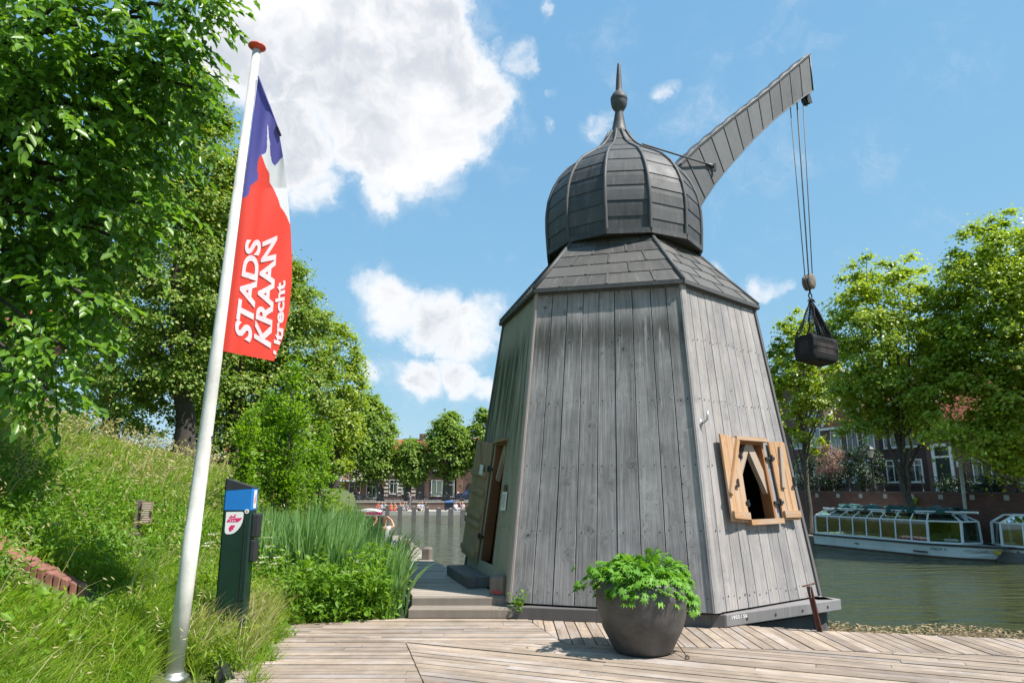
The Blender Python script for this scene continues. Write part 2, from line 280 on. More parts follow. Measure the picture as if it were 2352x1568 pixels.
# ---------------------------------------------------------------- mesh helpers
def tag(o, label=None, cat=None, group=None, kind=None):
    if label: o['label'] = label
    if cat: o['category'] = cat
    if group: o['group'] = group
    if kind: o['kind'] = kind
    return o
def thing(name, label, cat, loc=(0, 0, 0), rz=0, group=None):
    o = bpy.data.objects.new(name, None); COL.objects.link(o); o.empty_display_size = 0.2
    o.location = loc; o.rotation_euler = (0, 0, rz); return tag(o, label, cat, group)
def link(name, me, m, parent=None):
    ms = m if isinstance(m, (list, tuple)) else [m]
    for x in ms: me.materials.append(x)
    o = bpy.data.objects.new(name, me); COL.objects.link(o)
    if parent is not None: o.parent = parent
    return o
def copy_tree(o, parent=None):
    c = o.copy(); COL.objects.link(c)
    if parent is not None: c.parent = parent
    for ch in list(o.children): copy_tree(ch, c)
    return c
class MB:
    def __init__(s): s.v = []; s.f = []; s.uv = []; s.mi = []
    def face(s, pts, uv=None, mi=0):
        i = len(s.v); s.v += [tuple(map(float, p)) for p in pts]; s.f.append(tuple(range(i, i+len(pts)))); s.uv.append(uv); s.mi.append(mi)
    def poly(s, verts, faces, mi=0):
        i = len(s.v); s.v += [tuple(map(float, p)) for p in verts]
        for f in faces: s.f.append(tuple(a+i for a in f)); s.uv.append(None); s.mi.append(mi)
    def box(s, c, size, rot=None, mi=0):
        hx, hy, hz = size[0]/2, size[1]/2, size[2]/2
        P = [Vector((a*hx, b*hy, d*hz)) for d in (-1, 1) for b in (-1, 1) for a in (-1, 1)]
        if rot is not None: P = [rot @ p for p in P]
        P = [p + Vector(c) for p in P]
        s.poly(P, [(0,2,3,1), (4,5,7,6), (0,1,5,4), (2,6,7,3), (0,4,6,2), (1,3,7,5)], mi); return s
    def beam(s, a, b, w, h, up=(0, 0, 1), mi=0):   # square bar from a to b
        a, b = Vector(a), Vector(b); d = (b-a).normalized(); sd = d.cross(Vector(up))
        if sd.length < 1e-4: sd = d.cross(Vector((1, 0, 0)))
        sd.normalize(); u = sd.cross(d)
        i = len(s.v); P = []
        for e in (a, b):
            for (p, q) in ((-1,-1), (1,-1), (1,1), (-1,1)): P.append(e + sd*(p*w/2) + u*(q*h/2))
        s.poly(P, [(0,1,2,3), (7,6,5,4), (0,4,5,1), (1,5,6,2), (2,6,7,3), (3,7,4,0)], mi); return s
    def prism(s, poly, off, mi=0, uv=None):        # polygon (3-D points) extruded by a vector
        n = len(poly); off = np.array(off, float); A = [np.array(p, float) for p in poly]
        i = len(s.v); s.v += [tuple(p) for p in A] + [tuple(p+off) for p in A]
        def add(f, u):
            s.f.append(f); s.uv.append(u); s.mi.append(mi)
        add(tuple(range(i, i+n))[::-1], uv[::-1] if uv else None); add(tuple(range(i+n, i+2*n)), uv)
        for k in range(n):
            k2 = (k+1) % n; add((i+k, i+k2, i+n+k2, i+n+k), [uv[k], uv[k2], uv[k2], uv[k]] if uv else None)
        return s
    def tube(s, pts, rad, n=8, caps=True, mi=0):
        pts = [Vector(p) for p in pts]; rad = rad if isinstance(rad, (list, tuple)) else [rad]*len(pts)
        i0 = len(s.v); prev = None
        for k, p in enumerate(pts):
            d = (pts[min(k+1, len(pts)-1)] - pts[max(k-1, 0)]).normalized()
            if prev is None:
                a = d.cross(Vector((0, 0, 1)));  a = a if a.length > 1e-3 else d.cross(Vector((1, 0, 0)))
            else: a = prev - d*prev.dot(d)
            a.normalize(); prev = a; b = d.cross(a)
            for j in range(n):
                th = 2*math.pi*j/n; s.v.append(tuple(p + a*(rad[k]*math.cos(th)) + b*(rad[k]*math.sin(th))))
        for k in range(len(pts)-1):
            for j in range(n):
                s.f.append((i0+k*n+j, i0+k*n+(j+1) % n, i0+(k+1)*n+(j+1) % n, i0+(k+1)*n+j)); s.uv.append(None); s.mi.append(mi)
        if caps:
            s.f.append(tuple(range(i0, i0+n))[::-1]); s.uv.append(None); s.mi.append(mi)
            e = i0+(len(pts)-1)*n; s.f.append(tuple(range(e, e+n))); s.uv.append(None); s.mi.append(mi)
        return s
    def lathe(s, prof, n=24, c=(0, 0, 0), rot=None, mi=0):
        i0 = len(s.v); c = Vector(c)
        for (r, z) in prof:
            for j in range(n):
                th = 2*math.pi*j/n; p = Vector((r*math.cos(th), r*math.sin(th), z))
                s.v.append(tuple((rot @ p if rot is not None else p) + c))
        for k in range(len(prof)-1):
            for j in range(n):
                s.f.append((i0+k*n+j, i0+k*n+(j+1) % n, i0+(k+1)*n+(j+1) % n, i0+(k+1)*n+j)); s.uv.append(None); s.mi.append(mi)
        if prof[0][0] > 1e-4: s.f.append(tuple(range(i0, i0+n))[::-1]); s.uv.append(None); s.mi.append(mi)
        e = i0+(len(prof)-1)*n
        if prof[-1][0] > 1e-4: s.f.append(tuple(range(e, e+n))); s.uv.append(None); s.mi.append(mi)
        return s
    def mesh(s, name, smooth=False):
        me = bpy.data.meshes.new(name); me.from_pydata(s.v, [], s.f); 
        ul = me.uv_layers.new(name='UVMap'); data = np.zeros((len(me.loops), 2), np.float32); li = 0
        for f, u in zip(s.f, s.uv):
            if u is None:
                P = [Vector(s.v[i]) for i in f[:4]]; nn = (P[1]-P[0]).cross(P[2]-P[0]) if len(P) > 2 else Vector((0, 0, 1))
                if nn.length < 1e-12 and len(P) > 3: nn = (P[2]-P[1]).cross(P[3]-P[1])
                nn = nn.normalized() if nn.length > 0 else Vector((0, 0, 1))
                if abs(nn.z) > 0.75:
                    ax = Vector((1, 0, 0)); ay = Vector((0, 1, 0))
                    e = max(((Vector(s.v[f[(k+1) % len(f)]])-Vector(s.v[f[k]])) for k in range(len(f))), key=lambda w: w.length)
                    e.z = 0
                    if e.length > 1e-6: ay = e.normalized(); ax = Vector((ay.y, -ay.x, 0))
                else:
                    ax = Vector((-nn.y, nn.x, 0)).normalized(); ay = nn.cross(ax)
                for i in f: p = Vector(s.v[i]); data[li] = (p.dot(ax), p.dot(ay)); li += 1
            else:
                for q in u: data[li] = q; li += 1
        ul.data.foreach_set('uv', data.ravel())
        if any(s.mi): me.polygons.foreach_set('material_index', s.mi)
        if smooth: me.polygons.foreach_set('use_smooth', [True]*len(me.polygons))
        me.update(); return me
    def build(s, name, m, parent=None, smooth=False): return link(name, s.mesh(name, smooth), m, parent)
def bevel(o, w=0.006, seg=2):
    b = o.modifiers.new('bevel', 'BEVEL'); b.width = w; b.segments = seg; b.limit_method = 'ANGLE'; b.angle_limit = R(40); return o
def np_mesh(name, V, F):       # V (n,3), F list of (m,k) index arrays
    me = bpy.data.meshes.new(name); me.vertices.add(len(V)); me.vertices.foreach_set('co', np.asarray(V, np.float32).ravel())
    loops = np.concatenate([f.ravel() for f in F]).astype(np.int32)
    tot = np.concatenate([np.full(len(f), f.shape[1]) for f in F]); start = np.concatenate([[0], np.cumsum(tot)[:-1]]).astype(np.int32)
    me.loops.add(len(loops)); me.loops.foreach_set('vertex_index', loops)
    me.polygons.add(len(tot)); me.polygons.foreach_set('loop_start', start)
    me.update(calc_edges=True); me.validate(); return me
def unit(a): return a/np.maximum(np.linalg.norm(a, axis=-1, keepdims=True), 1e-9)
def leaves_vf(C, L, Wd, axis, nrm, fold=0.25):
    """leaf-shaped blades: pointed ends, folded along the midrib. C (n,3)"""
    n = len(C); axis = unit(axis); side = unit(np.cross(axis, nrm)); nn = np.cross(side, axis)
    L = np.broadcast_to(np.asarray(L, float), (n,))[:, None]; Wd = np.broadcast_to(np.asarray(Wd, float), (n,))[:, None]
    a = C - axis*L*0.5; b = C + axis*L*0.5 - nn*L*0.12; m1 = C - axis*L*0.06
    l = m1 + side*Wd*0.5 + nn*Wd*fold; r = m1 - side*Wd*0.5 + nn*Wd*fold
    V = np.stack([a, l, b, r], 1).reshape(-1, 3); i = np.arange(n)*4
    F = np.concatenate([np.stack([i, i+1, i+2], 1), np.stack([i, i+2, i+3], 1)]); return V, F
def leaves6_vf(C, L, Wd, axis, nrm, fold=0.2):
    """pointed oval leaves with a curved tip"""
    n = len(C); axis = unit(axis); side = unit(np.cross(axis, nrm)); nn = np.cross(side, axis); L = L[:, None]; Wd = Wd[:, None]; P = []
    for t, w, dz in ((-.5, 0, 0), (-.22, .42, .02), (.12, .46, .0), (.5, 0, -.16), (.12, -.46, .0), (-.22, -.42, .02)): P.append(C + axis*L*t + side*Wd*w + nn*(Wd*fold*abs(w)*2 + L*dz))
    V = np.stack(P, 1).reshape(-1, 3); i = np.arange(n)*6
    return V, np.concatenate([np.stack([i, i+1, i+2, i+3], 1), np.stack([i, i+3, i+4, i+5], 1)])
def leaf_mesh(name, C, L, Wd, axis, nrm, fold=0.25):
    V, F = leaves_vf(C, L, Wd, axis, nrm, fold); return np_mesh(name, V, [F])
def blades_vf(P, h, w, lean, az, saz=None, drop=0.0, bend=2.0):
    """grass or reed blades, 3 segments, lean as a share of the height"""
    n = len(P); h = np.broadcast_to(h, (n,)); w = np.broadcast_to(w, (n,)); lean = np.broadcast_to(lean, (n,))
    ld_ = np.stack([np.cos(az), np.sin(az), 0*az], 1); saz = az+np.pi/2 if saz is None else saz
    sd = np.stack([np.cos(saz), np.sin(saz), 0*saz], 1); out = []
    for s_, ww in ((0, 0.8), (0.4, 1.0), (0.75, 0.7), (1, 0)):
        c = P + ld_*(lean*h*s_**bend)[:, None] + np.array([0, 0, 1.0])*(h*(s_ - 0.35*lean*s_**2.5 - drop*max(0, s_-0.7)))[:, None]
        if ww > 0: out += [c - sd*(w*ww/2)[:, None], c + sd*(w*ww/2)[:, None]]
        else: out += [c]
    V = np.stack(out, 1).reshape(-1, 3); i = np.arange(n)*7
    Q = np.concatenate([np.stack([i, i+1, i+3, i+2], 1), np.stack([i+2, i+3, i+5, i+4], 1)]); T = np.stack([i+4, i+5, i+6], 1)
    return V, [Q, T]
_tc = {}
def text_vf(body, bold=0.0, cuts=0):
    """letters as flat triangles: cap height about 0.7, returned in x, y"""
    cu = bpy.data.curves.new('letters', 'FONT'); cu.body = body; cu.size = 1.0; cu.offset = bold; cu.fill_mode = 'FRONT'; cu.resolution_u = 4
    o = bpy.data.objects.new('letters', cu); COL.objects.link(o); bpy.context.view_layer.update()
    me = bpy.data.meshes.new_from_object(o.evaluated_get(bpy.context.evaluated_depsgraph_get()))
    bpy.data.objects.remove(o); bpy.data.curves.remove(cu)
    bm = bmesh.new(); bm.from_mesh(me); bpy.data.meshes.remove(me)
    bmesh.ops.triangulate(bm, faces=bm.faces)
    for _ in range(cuts):
        ee = [e for e in bm.edges if e.calc_length() > 0.12]
        if ee: bmesh.ops.subdivide_edges(bm, edges=ee, cuts=1); bmesh.ops.triangulate(bm, faces=bm.faces)
    bm.verts.ensure_lookup_table(); bm.verts.index_update()
    V = np.array([v.co[:2] for v in bm.verts]); F = [tuple(v.index for v in f.verts) for f in bm.faces]; bm.free(); return V, F
def text_on(name, body, origin, ex, ey, width, height, m, parent, bold=0.01, lift=None):
    """letters lying on a plane: stretched to width x height (metres), ex/ey unit vectors"""
    V, F = text_vf(body, bold); V = V - V.min(0); V = V/np.maximum(V.max(0), 1e-6)
    o = np.array(origin, float); ex = np.array(ex, float); ey = np.array(ey, float); nn = np.cross(ex, ey)
    P = o + V[:, :1]*width*ex + V[:, 1:]*height*ey + nn*(lift or 0.0)
    b = MB(); b.poly(P, F); return b.build(name, m, parent)
def clip(poly, n, d):           # keep the side n.p <= d   (2-D)
    out = []
    for i in range(len(poly)):
        a, b = poly[i], poly[(i+1) % len(poly)]; da = n[0]*a[0]+n[1]*a[1]-d; db = n[0]*b[0]+n[1]*b[1]-d
        if da <= 0: out.append(a)
        if da*db < 0: k = da/(da-db); out.append((a[0]+(b[0]-a[0])*k, a[1]+(b[1]-a[1])*k))
    return out
def area(p): return abs(sum(p[i][0]*p[(i+1) % len(p)][1]-p[(i+1) % len(p)][0]*p[i][1] for i in range(len(p))))/2
# ---------------------------------------------------------------- setting: terrain, water, decks, streets
WATER_Z = -1.1
def sstep(a, b, x):
    t = np.clip((x-a)/(b-a), 0, 1); return t*t*(3-2*t)
XS_Y = [-50, 9.2, 12, 18, 24, 40, 60, 78, 200]; XS_X = [-1.35, -1.35, -2.05, -3.4, -5.3, -9, -15, -22, -80]
YE_X = [-60, -1.5, 0.3, 2.5, 3.5, 5.55, 9, 40]; YE_Y = [8.8, 8.8, 8.3, 7.6, 7.2, 6.8, 5.9, -2.0]
def terr(x, y):
    x = np.asarray(x, float); y = np.asarray(y, float)
    d = -x-2.55-0.25*np.clip(y-9, 0, 6)/6*0.6
    h = 0.43*(np.sqrt(d*d+0.12)+d)/2*1.02
    f = np.clip(1-(y-13)*0.020, 0.5, 1.04); h = h*f
    top = 3.15*f; h = np.where(h > top*0.8, top*0.8+(top*0.26)*np.tanh((h-top*0.8)/(top*0.3)), h)
    bump = 0.05*np.sin(x*1.7+y*0.9)*np.cos(y*1.3-x*0.6) + 0.03*np.sin(x*3.9-y*2.7)
    land = h - 0.10 + bump*np.clip(h*2, 0, 1)
    sd = np.minimum(x-np.interp(y, XS_Y, XS_X), y-np.interp(x, YE_X, YE_Y))
    sd = np.where((y < np.interp(x, YE_X, YE_Y)), np.minimum(sd, y-np.interp(x, YE_X, YE_Y)), x-np.interp(y, XS_Y, XS_X))
    k = sstep(-0.1, 0.9, sd); return land*(1-k) + (-2.6)*k
xs = np.concatenate([np.linspace(-400, -45, 8), np.linspace(-40, -14, 27), np.linspace(-13.6, 6, 99), np.linspace(6.5, 40, 30)])
ys = np.concatenate([np.linspace(-300, -20, 6), np.linspace(-15, 2, 12), np.linspace(2.2, 20, 90), np.linspace(20.7, 78, 58), np.linspace(80, 200, 6)])
gx, gy = np.meshgrid(xs, ys); gz = terr(gx, gy); nx, ny = len(xs), len(ys)
V = np.stack([gx, gy, gz], -1).reshape(-1, 3); i = (np.arange(ny-1)[:, None]*nx + np.arange(nx-1)[None]).ravel()
me = np_mesh('ground', V, [np.stack([i, i+1, i+1+nx, i+nx], 1)]); me.polygons.foreach_set('use_smooth', [True]*len(me.polygons))
tag(link('ground', me, M['earth']), kind='structure')
b = MB(); b.face([(-400, -300, WATER_Z), (400, -300, WATER_Z), (400, 79, WATER_Z), (-400, 79, WATER_Z)]); tag(b.build('water', M['water']), kind='structure')
def hit(px, py, step=0.02):      # where the sight line meets the bank
    d = ray(px, py); k = 3.0
    while k < 60:
        p = d*k + np.array([0, 0, CAMH])
        if p[2] < terr(p[0], p[1]): return p
        k += step
    return p
def planks(b, poly, ang, w, gap, z=0.0, th=0.045, phase=0.0, maxlen=None):
    c, s = math.cos(ang), math.sin(ang); P = [(x*c+y*s, -x*s+y*c) for x, y in poly]     # boards run along local x
    lo = min(p[1] for p in P); hi = max(p[1] for p in P); k = math.floor((lo-phase)/w)
    while phase+k*w < hi:
        y0 = phase+k*w+gap/2+random.uniform(-.0015, .0015); y1 = phase+(k+1)*w-gap/2; k += 1
        Q = clip(clip(P, (0, -1), -y0), (0, 1), y1)
        if len(Q) < 3: continue
        x0 = min(q[0] for q in Q); x1 = max(q[0] for q in Q); segs = [(x0, x1)]
        if maxlen:
            segs = []; a = x0 - random.uniform(0, maxlen)
            while a < x1:
                e = a+maxlen*random.choice((0.75, 1, 1, 1.25)); segs.append((a+0.003, e-0.003)); a = e
        for (a, e) in segs:
            S = clip(clip(Q, (-1, 0), -a), (1, 0), e)
            if len(S) < 3 or area(S) < 2e-4: continue
            zz = z + random.uniform(-.004, .004); ru = random.uniform(0, 40)
            b.prism([(x*c-y*s, x*s+y*c, zz-th) for x, y in S], (0, 0, th), uv=[(y+ru, x+ru*0.7) for x, y in S])
b = MB()
planks(b, [(-2.85, 8.75), (-1.3, 9.18), (.15, 9.25), (.555, 7.715), (-1.135, 7.795)], 0, 0.118, 0.009, maxlen=2.6)
planks(b, [(-2.85, 8.75), (-1.14, 7.79), (-.75, 6.22), (.3, 1.5), (-1.4, 1.5), (-2.3, 5.5)], 0, 0.118, 0.009, maxlen=2.6)
planks(b, [(-1.125, 7.785), (.56, 7.705), (5.02, 7.185), (9, 6.72), (9, 1.5), (.31, 1.5), (-.74, 6.23)], math.atan2(-.67, 1.58), 0.118, 0.009, maxlen=3.4)
planks(b, [(.16, 9.25), (.565, 7.715), (5.02, 7.195), (9, 6.73), (9, 7.15), (5.55, 7.94), (3.54, 8.41), (2.51, 8.8)], math.pi/2, 0.128, 0.013, maxlen=None)
tag(b.build('boardwalk', M['wood_deck']), kind='structure')
b = MB(); b.box((1.2, 4.5, -0.30), (9, 8, 0.3)); b.beam((2.5, 8.72, -0.16), (9, 6.95, -0.16), 0.1, 0.28); tag(b.build('boardwalk_frame', M['wood_dark']), kind='structure')
# pier with its two steps
PZ = 0.22
b = MB()
planks(b, [(-1.3, 9.46), (-.10, 9.46), (-.30, 10.0), (-.93, 12.1), (-1.6, 14.2), (-2.6, 18.6), (-3.9, 18.6), (-2.3, 13.5)], 0, 0.14, 0.008, z=PZ)
tag(b.build('pier', M['wood_pier']), kind='structure')
b = MB()
for (a, c) in (((-1.32, 9.5), (-2.3, 13.5)), ((-2.3, 13.5), (-3.9, 18.6)), ((-.25, 9.9), (-.9, 12.0)), ((-.9, 12.0), (-1.55, 14.2)), ((-1.55, 14.2), (-2.58, 18.6))): b.beam((*a, PZ-.17), (*c, PZ-.17), .08, .22)
for (x, y) in ((-1.5, 12.5), (-1.9, 13.8), (-2.2, 15.5), (-2.8, 17.8), (-3.6, 17.8), (-2.9, 16)): b.tube([(x, y, -2.6), (x, y, PZ-.1)], .1, 8)
tag(b.build('pier_frame', M['wood_dark']), kind='structure')
b = MB(); planks(b, [(-4.0, 18.6), (-2.9, 18.6), (-4.2, 27), (-6.4, 27)], 0, .14, .008, z=-.15); tag(b.build('jetty', M['wood_pier']), kind='structure')
b = MB()
for y in (19.5, 22, 25): b.tube([(-3.4-(y-19)*.2, y, -2.6), (-3.4-(y-19)*.2, y, -.2)], .1, 8)
tag(b.build('jetty_piles', M['wood_dark']), kind='structure')
for (y, z0, z1, lab, dp) in ((9.12, 0.004, .115, 'weathered grey timber step, the lower one in front of the reeds and pier', .34), (9.40, .008, .215, 'weathered grey timber step, the upper one leading onto the pier', .10)):
    b = MB(); b.prism([(-1.31, y, z0), (.08, y, z0), (.08, y+dp, z0), (-1.31, y+dp, z0)], (0, 0, z1-z0), uv=[(0, 0), (0, 1.4), (dp, 1.4), (dp, 0)])
    tag(bevel(b.build('timber_step', M['wood_step']), .012), lab, 'step', 'steps up to the pier')
# the quay on the far side and the quay on the right
W1 = np.array([18.1, 33.8]); DW = np.array([.351, -.936]); NWt = np.array([-.936, -.351])   # wall line, its direction, its side towards the water
def wl(a, off=0.0): return W1 + DW*a - NWt*off      # a metres along the wall, off metres behind its face
QZ, FZ = 1.42, 0.12
A0, A1 = -50.0, 60.0
b = MB(); P = [wl(A0, .35), wl(A1, .35), wl(A1, 400), wl(A0, 400)]
b.face([(*p, QZ-.02) for p in P]); tag(b.build('street', M['asphalt']), kind='structure')
b = MB(); P = [wl(A0), wl(A1), wl(A1, -1.9), wl(A0, -1.9)]; b.prism([(*p, -2.6) for p in P], (0, 0, 1.85)); tag(b.build('wharf', M['asphalt']), kind='structure')
b = MB(); b.face([(-400, 78.3, FZ), (3, 78.3, FZ), (3, 1500, FZ), (-400, 1500, FZ)]); b.face([(3.01, 90, FZ-.3), (1500, 90, FZ-.3), (1500, 1500, FZ-.3), (3.01, 1500, FZ-.3)]); tag(b.build('street', M['asphalt']), kind='structure')
b = MB(); b.box((-18, 75.6, -1.65), (50, 4.8, 1.9)); tag(b.build('wharf', M['stone']), kind='structure')
b = MB(); b.box((-18, 78.15, -.62), (50, .4, 1.46)); w = b.build('quay_wall', M['brick_far']); tag(w, 'long brown brick quay wall behind the people sitting across the water', 'wall')
b = MB(); b.box((-18, 78.12, .16), (50.02, .5, .10)); b.build('coping', M['stone'], w)
b = MB(); P = [wl(A0), wl(A1), wl(A1, .35), wl(A0, .35)]; b.prism([(*p, -.76) for p in P], (0, 0, QZ+.70))
w = b.build('quay_wall', M['brick_wall']); tag(w, 'tall red brick quay wall with coping behind the moored glass-roofed boats', 'wall')
b = MB(); P = [wl(A0, -.03), wl(A1, -.03), wl(A1, .38), wl(A0, .38)]; b.prism([(*p, QZ-.06) for p in P], (0, 0, .09)); b.build('coping', M['brick_house'], w)
b = MB()
for a in (1.6, 2.0): pass
P = [wl(7.3, -.18), wl(8.3, -.18), wl(8.3, 0), wl(7.3, 0)]; b.prism([(*p, -.76) for p in P], (0, 0, QZ+.69)); b.build('buttress', M['brick_wall'], w)
b = MB()
for a in np.arange(-6, 12, 1.45):
    P = [wl(a, -.012), wl(a+.22, -.012), wl(a+.22, .05), wl(a, .05)]; b.prism([(*p, QZ-.28) for p in P], (0, 0, .2))
b.build('stone_inset', M['stone'], w)
# ---------------------------------------------------------------- the old town crane
KC = 1.0515
def K2(p): return np.array([p[0]*KC, p[1]*KC])
def KZ(z): return CAMH+(z-CAMH)*KC
ZB, ZT = KZ(.24), KZ(4.313)
CB = [K2(p) for p in ((-.021,8.825), (2.267,8.08), (4.006,9.381), (3.56,12.19), (1.0,13.05), (-.764,11.533))]
CT = [K2(p) for p in ((.362,9.104), (2.225,8.661), (3.618,9.928), (3.15,11.81), (1.294,12.36), (-.115,10.934))]
AX = K2((1.783, 10.468)); A3 = np.array([AX[0], AX[1], 0])
crane = thing('treadwheel_crane', 'old hexagonal grey timber town crane with dark onion dome and long curved boom', 'crane', (AX[0], AX[1], ZB))
def C(o):                        # parent to the crane but keep world coordinates
    if o.parent == crane: o.matrix_parent_inverse = Matrix.Translation(-Vector((AX[0], AX[1], ZB)))
    return o
class Face:
    def __init__(s, i):
        j = (i+1) % 6; s.q = [np.array([*CB[i], ZB]), np.array([*CB[j], ZB]), np.array([*CT[i], ZT]), np.array([*CT[j], ZT])]
        s.w = (np.linalg.norm(s.q[1]-s.q[0])+np.linalg.norm(s.q[3]-s.q[2]))/2; s.h = np.linalg.norm((s.q[2]+s.q[3])/2-(s.q[0]+s.q[1])/2)
        s.ex = unit(s.q[1]-s.q[0]); up = (s.q[2]+s.q[3])/2-(s.q[0]+s.q[1])/2; s.n = unit(np.cross(s.ex, up)); s.ey = np.cross(s.n, s.ex)
    def __call__(s, a, t, off=0.0):
        q = s.q; return (q[0]*(1-a)+q[1]*a)*(1-t)+(q[2]*(1-a)+q[3]*a)*t + s.n*off
FC = [Face(i) for i in range(6)]
OPEN = {1: (.385, .70, .24, .482), 5: (.35, .63, .08, .497)}
for i, F in enumerate(FC):
    b = MB(); nb = 9 if i == 0 else 10
    e = [0]; 
    for k in range(nb): e.append(e[-1]+random.uniform(.85, 1.15))
    e = [x/e[-1] for x in e]
    for k in range(nb):
        g = .0022; P = [(e[k]+g, 0), (e[k+1]-g, 0), (e[k+1]-g, 1), (e[k]+g, 1)]; pieces = [P]
        if i in OPEN:
            s0, s1, t0, t1 = OPEN[i]; pieces = []
            if e[k+1] <= s0 or e[k] >= s1: pieces = [P]
            else:
                pieces += [clip(P, (0, 1), t0), clip(P, (0, -1), -t1)]; mid = clip(clip(P, (0, 1), t1), (0, -1), -t0)
                pieces += [clip(mid, (1, 0), s0), clip(mid, (-1, 0), -s1)]
        ru = random.uniform(0, 50); lift = random.uniform(0, .004); ta, tb = random.uniform(-.003, .003), random.uniform(-.003, .003)
        for S in pieces:
            if len(S) < 3 or area(S) < 1e-5: continue
            uv = [(a*F.w+ru, t*F.h) for a, t in S]
            P0 = [F(a, t, -.02) for a, t in S]; P1 = [F(a, t, .008+lift+(ta if a < (e[k]+e[k+1])/2 else tb)) for a, t in S]
            n = len(S); i0 = len(b.v); b.v += [tuple(p) for p in P0+P1]
            b.f.append(tuple(range(i0+n, i0+2*n))); b.uv.append(uv); b.mi.append(0)
            b.f.append(tuple(range(i0, i0+n))[::-1]); b.uv.append(uv[::-1]); b.mi.append(0)
            for q in range(n):
                r = (q+1) % n; b.f.append((i0+q, i0+r, i0+n+r, i0+n+q)); b.uv.append([uv[q], uv[r], uv[r], uv[q]]); b.mi.append(0)
    if i in (0, 1, 5):          # rows of nail heads on the boards
        for k in range(nb):
            for t_ in (.035, .21, .40, .60, .80, .97):
                for a_ in (.22, .78):
                    a = e[k]+(e[k+1]-e[k])*(a_+random.uniform(-.05, .05)); tt = t_+random.uniform(-.006, .006)
                    if i in OPEN and OPEN[i][0]-.01 < a < OPEN[i][1]+.01 and OPEN[i][2]-.01 < tt < OPEN[i][3]+.01: continue
                    cp = F(a, tt, .0165); r_ = random.uniform(.006, .010); b.face([cp+F.ex*(r_*math.cos(q))+F.ey*(r_*1.3*math.sin(q)) for q in np.linspace(0, 2*math.pi, 7)[:-1]], None, 1)
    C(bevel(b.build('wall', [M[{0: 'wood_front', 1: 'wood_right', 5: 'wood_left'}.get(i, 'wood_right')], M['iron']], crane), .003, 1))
# inner lining keeps the inside dark
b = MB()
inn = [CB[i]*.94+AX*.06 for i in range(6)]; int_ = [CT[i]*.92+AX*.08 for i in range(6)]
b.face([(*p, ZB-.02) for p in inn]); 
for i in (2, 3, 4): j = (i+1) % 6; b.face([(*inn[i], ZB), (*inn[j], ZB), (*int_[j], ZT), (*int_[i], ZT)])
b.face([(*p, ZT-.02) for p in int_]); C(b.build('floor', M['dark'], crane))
# corner boards
for i in range(6):
    F0, F1 = FC[i-1], FC[i]; b = MB()
    wl_, wr = (.085, .018) if i == 0 else ((.02, .075) if i == 1 else (.05, .05))
    for (F, a0, a1) in ((F0, 1-wl_/F0.w*1.0, 1.0), (F1, 0.0, wr/F1.w)):
        P = [F(a0, 0, .012), F(a1, 0, .012), F(a1, 1, .012), F(a0, 1, .012)]
        b.prism(P, F.n*.022, uv=[(0, 0), (.08, 0), (.08, 4), (0, 4)])
    ed = np.array([*CB[i], ZB]); et = np.array([*CT[i], ZT]); nn = unit(F0.n+F1.n)
    b.beam(ed+nn*.018, et+nn*.018, .03, .03, up=nn)
    C(b.build('corner_board', M[{0: 'wood_corner', 1: 'wood_right', 2: 'wood_dark', 5: 'wood_dark'}.get(i, 'wood_dark')], crane))
# base frame of heavy beams
BO = [np.array(p) for p in ((0.0, 9.12), (2.52, 8.545), (4.33, 9.66), (3.95, 13.0), (1.0, 13.95), (-.95, 12.2))]
for i in range(6):
    j = (i+1) % 6; a, c = BO[i], BO[j]; d = unit(c-a); nrm = np.array([d[1], -d[0]])
    e0, e1 = (0.0, -.005) if i == 0 else ((0.005, .12) if i == 1 else (0, 0))
    p = a+d*e0; q = c+d*e1; zz0 = -.004 if i == 0 else .0; b = MB(); L = np.linalg.norm(q-p)
    if i == 1: zz0 = .006
    b.prism([(*p, zz0), (*q, zz0), (*(q-nrm*.26), zz0), (*(p-nrm*.26), zz0)], (0, 0, ZB-.022-zz0), uv=[(0, 0), (0, L), (.26, L), (.26, 0)])
    o = C(bevel(b.build('base_beam', M['wood_dark'] if i == 0 else M['wood_beam'], crane), .012)); bb = o
    if i == 1:
        for k in range(4):
            hb = MB(); cpt = p+d*(L*(.16+.235*k)); hb.tube([(*(cpt+nrm*.004), .07), (*(cpt-nrm*.02), .07)], .018, 10)
            hb.build('bolt_hole', M['dark'], bb)
        for w_, a_, l_ in (('1955', .09, .14), ('/', .245, .022), ('56', .29, .07)): text_on('inscription', w_, (*(p+d*a_+nrm*.0035), .085), (*d, 0), (0, 0, 1), l_, .042, M['sticker'], bb, .02)
b = MB()
for p in (BO[1]*.9+AX*.1, BO[2]*.9+AX*.1, BO[3]*.9+AX*.1, BO[4]*.9+AX*.1, BO[5]*.9+AX*.1, AX): b.tube([(*p, -2.6), (*p, .0)], .16, 10)
b.prism([(*(q*.93+AX*.07), -.3) for q in BO], (0, 0, .25))
C(b.build('pile_footing', M['wood_dark'], crane))
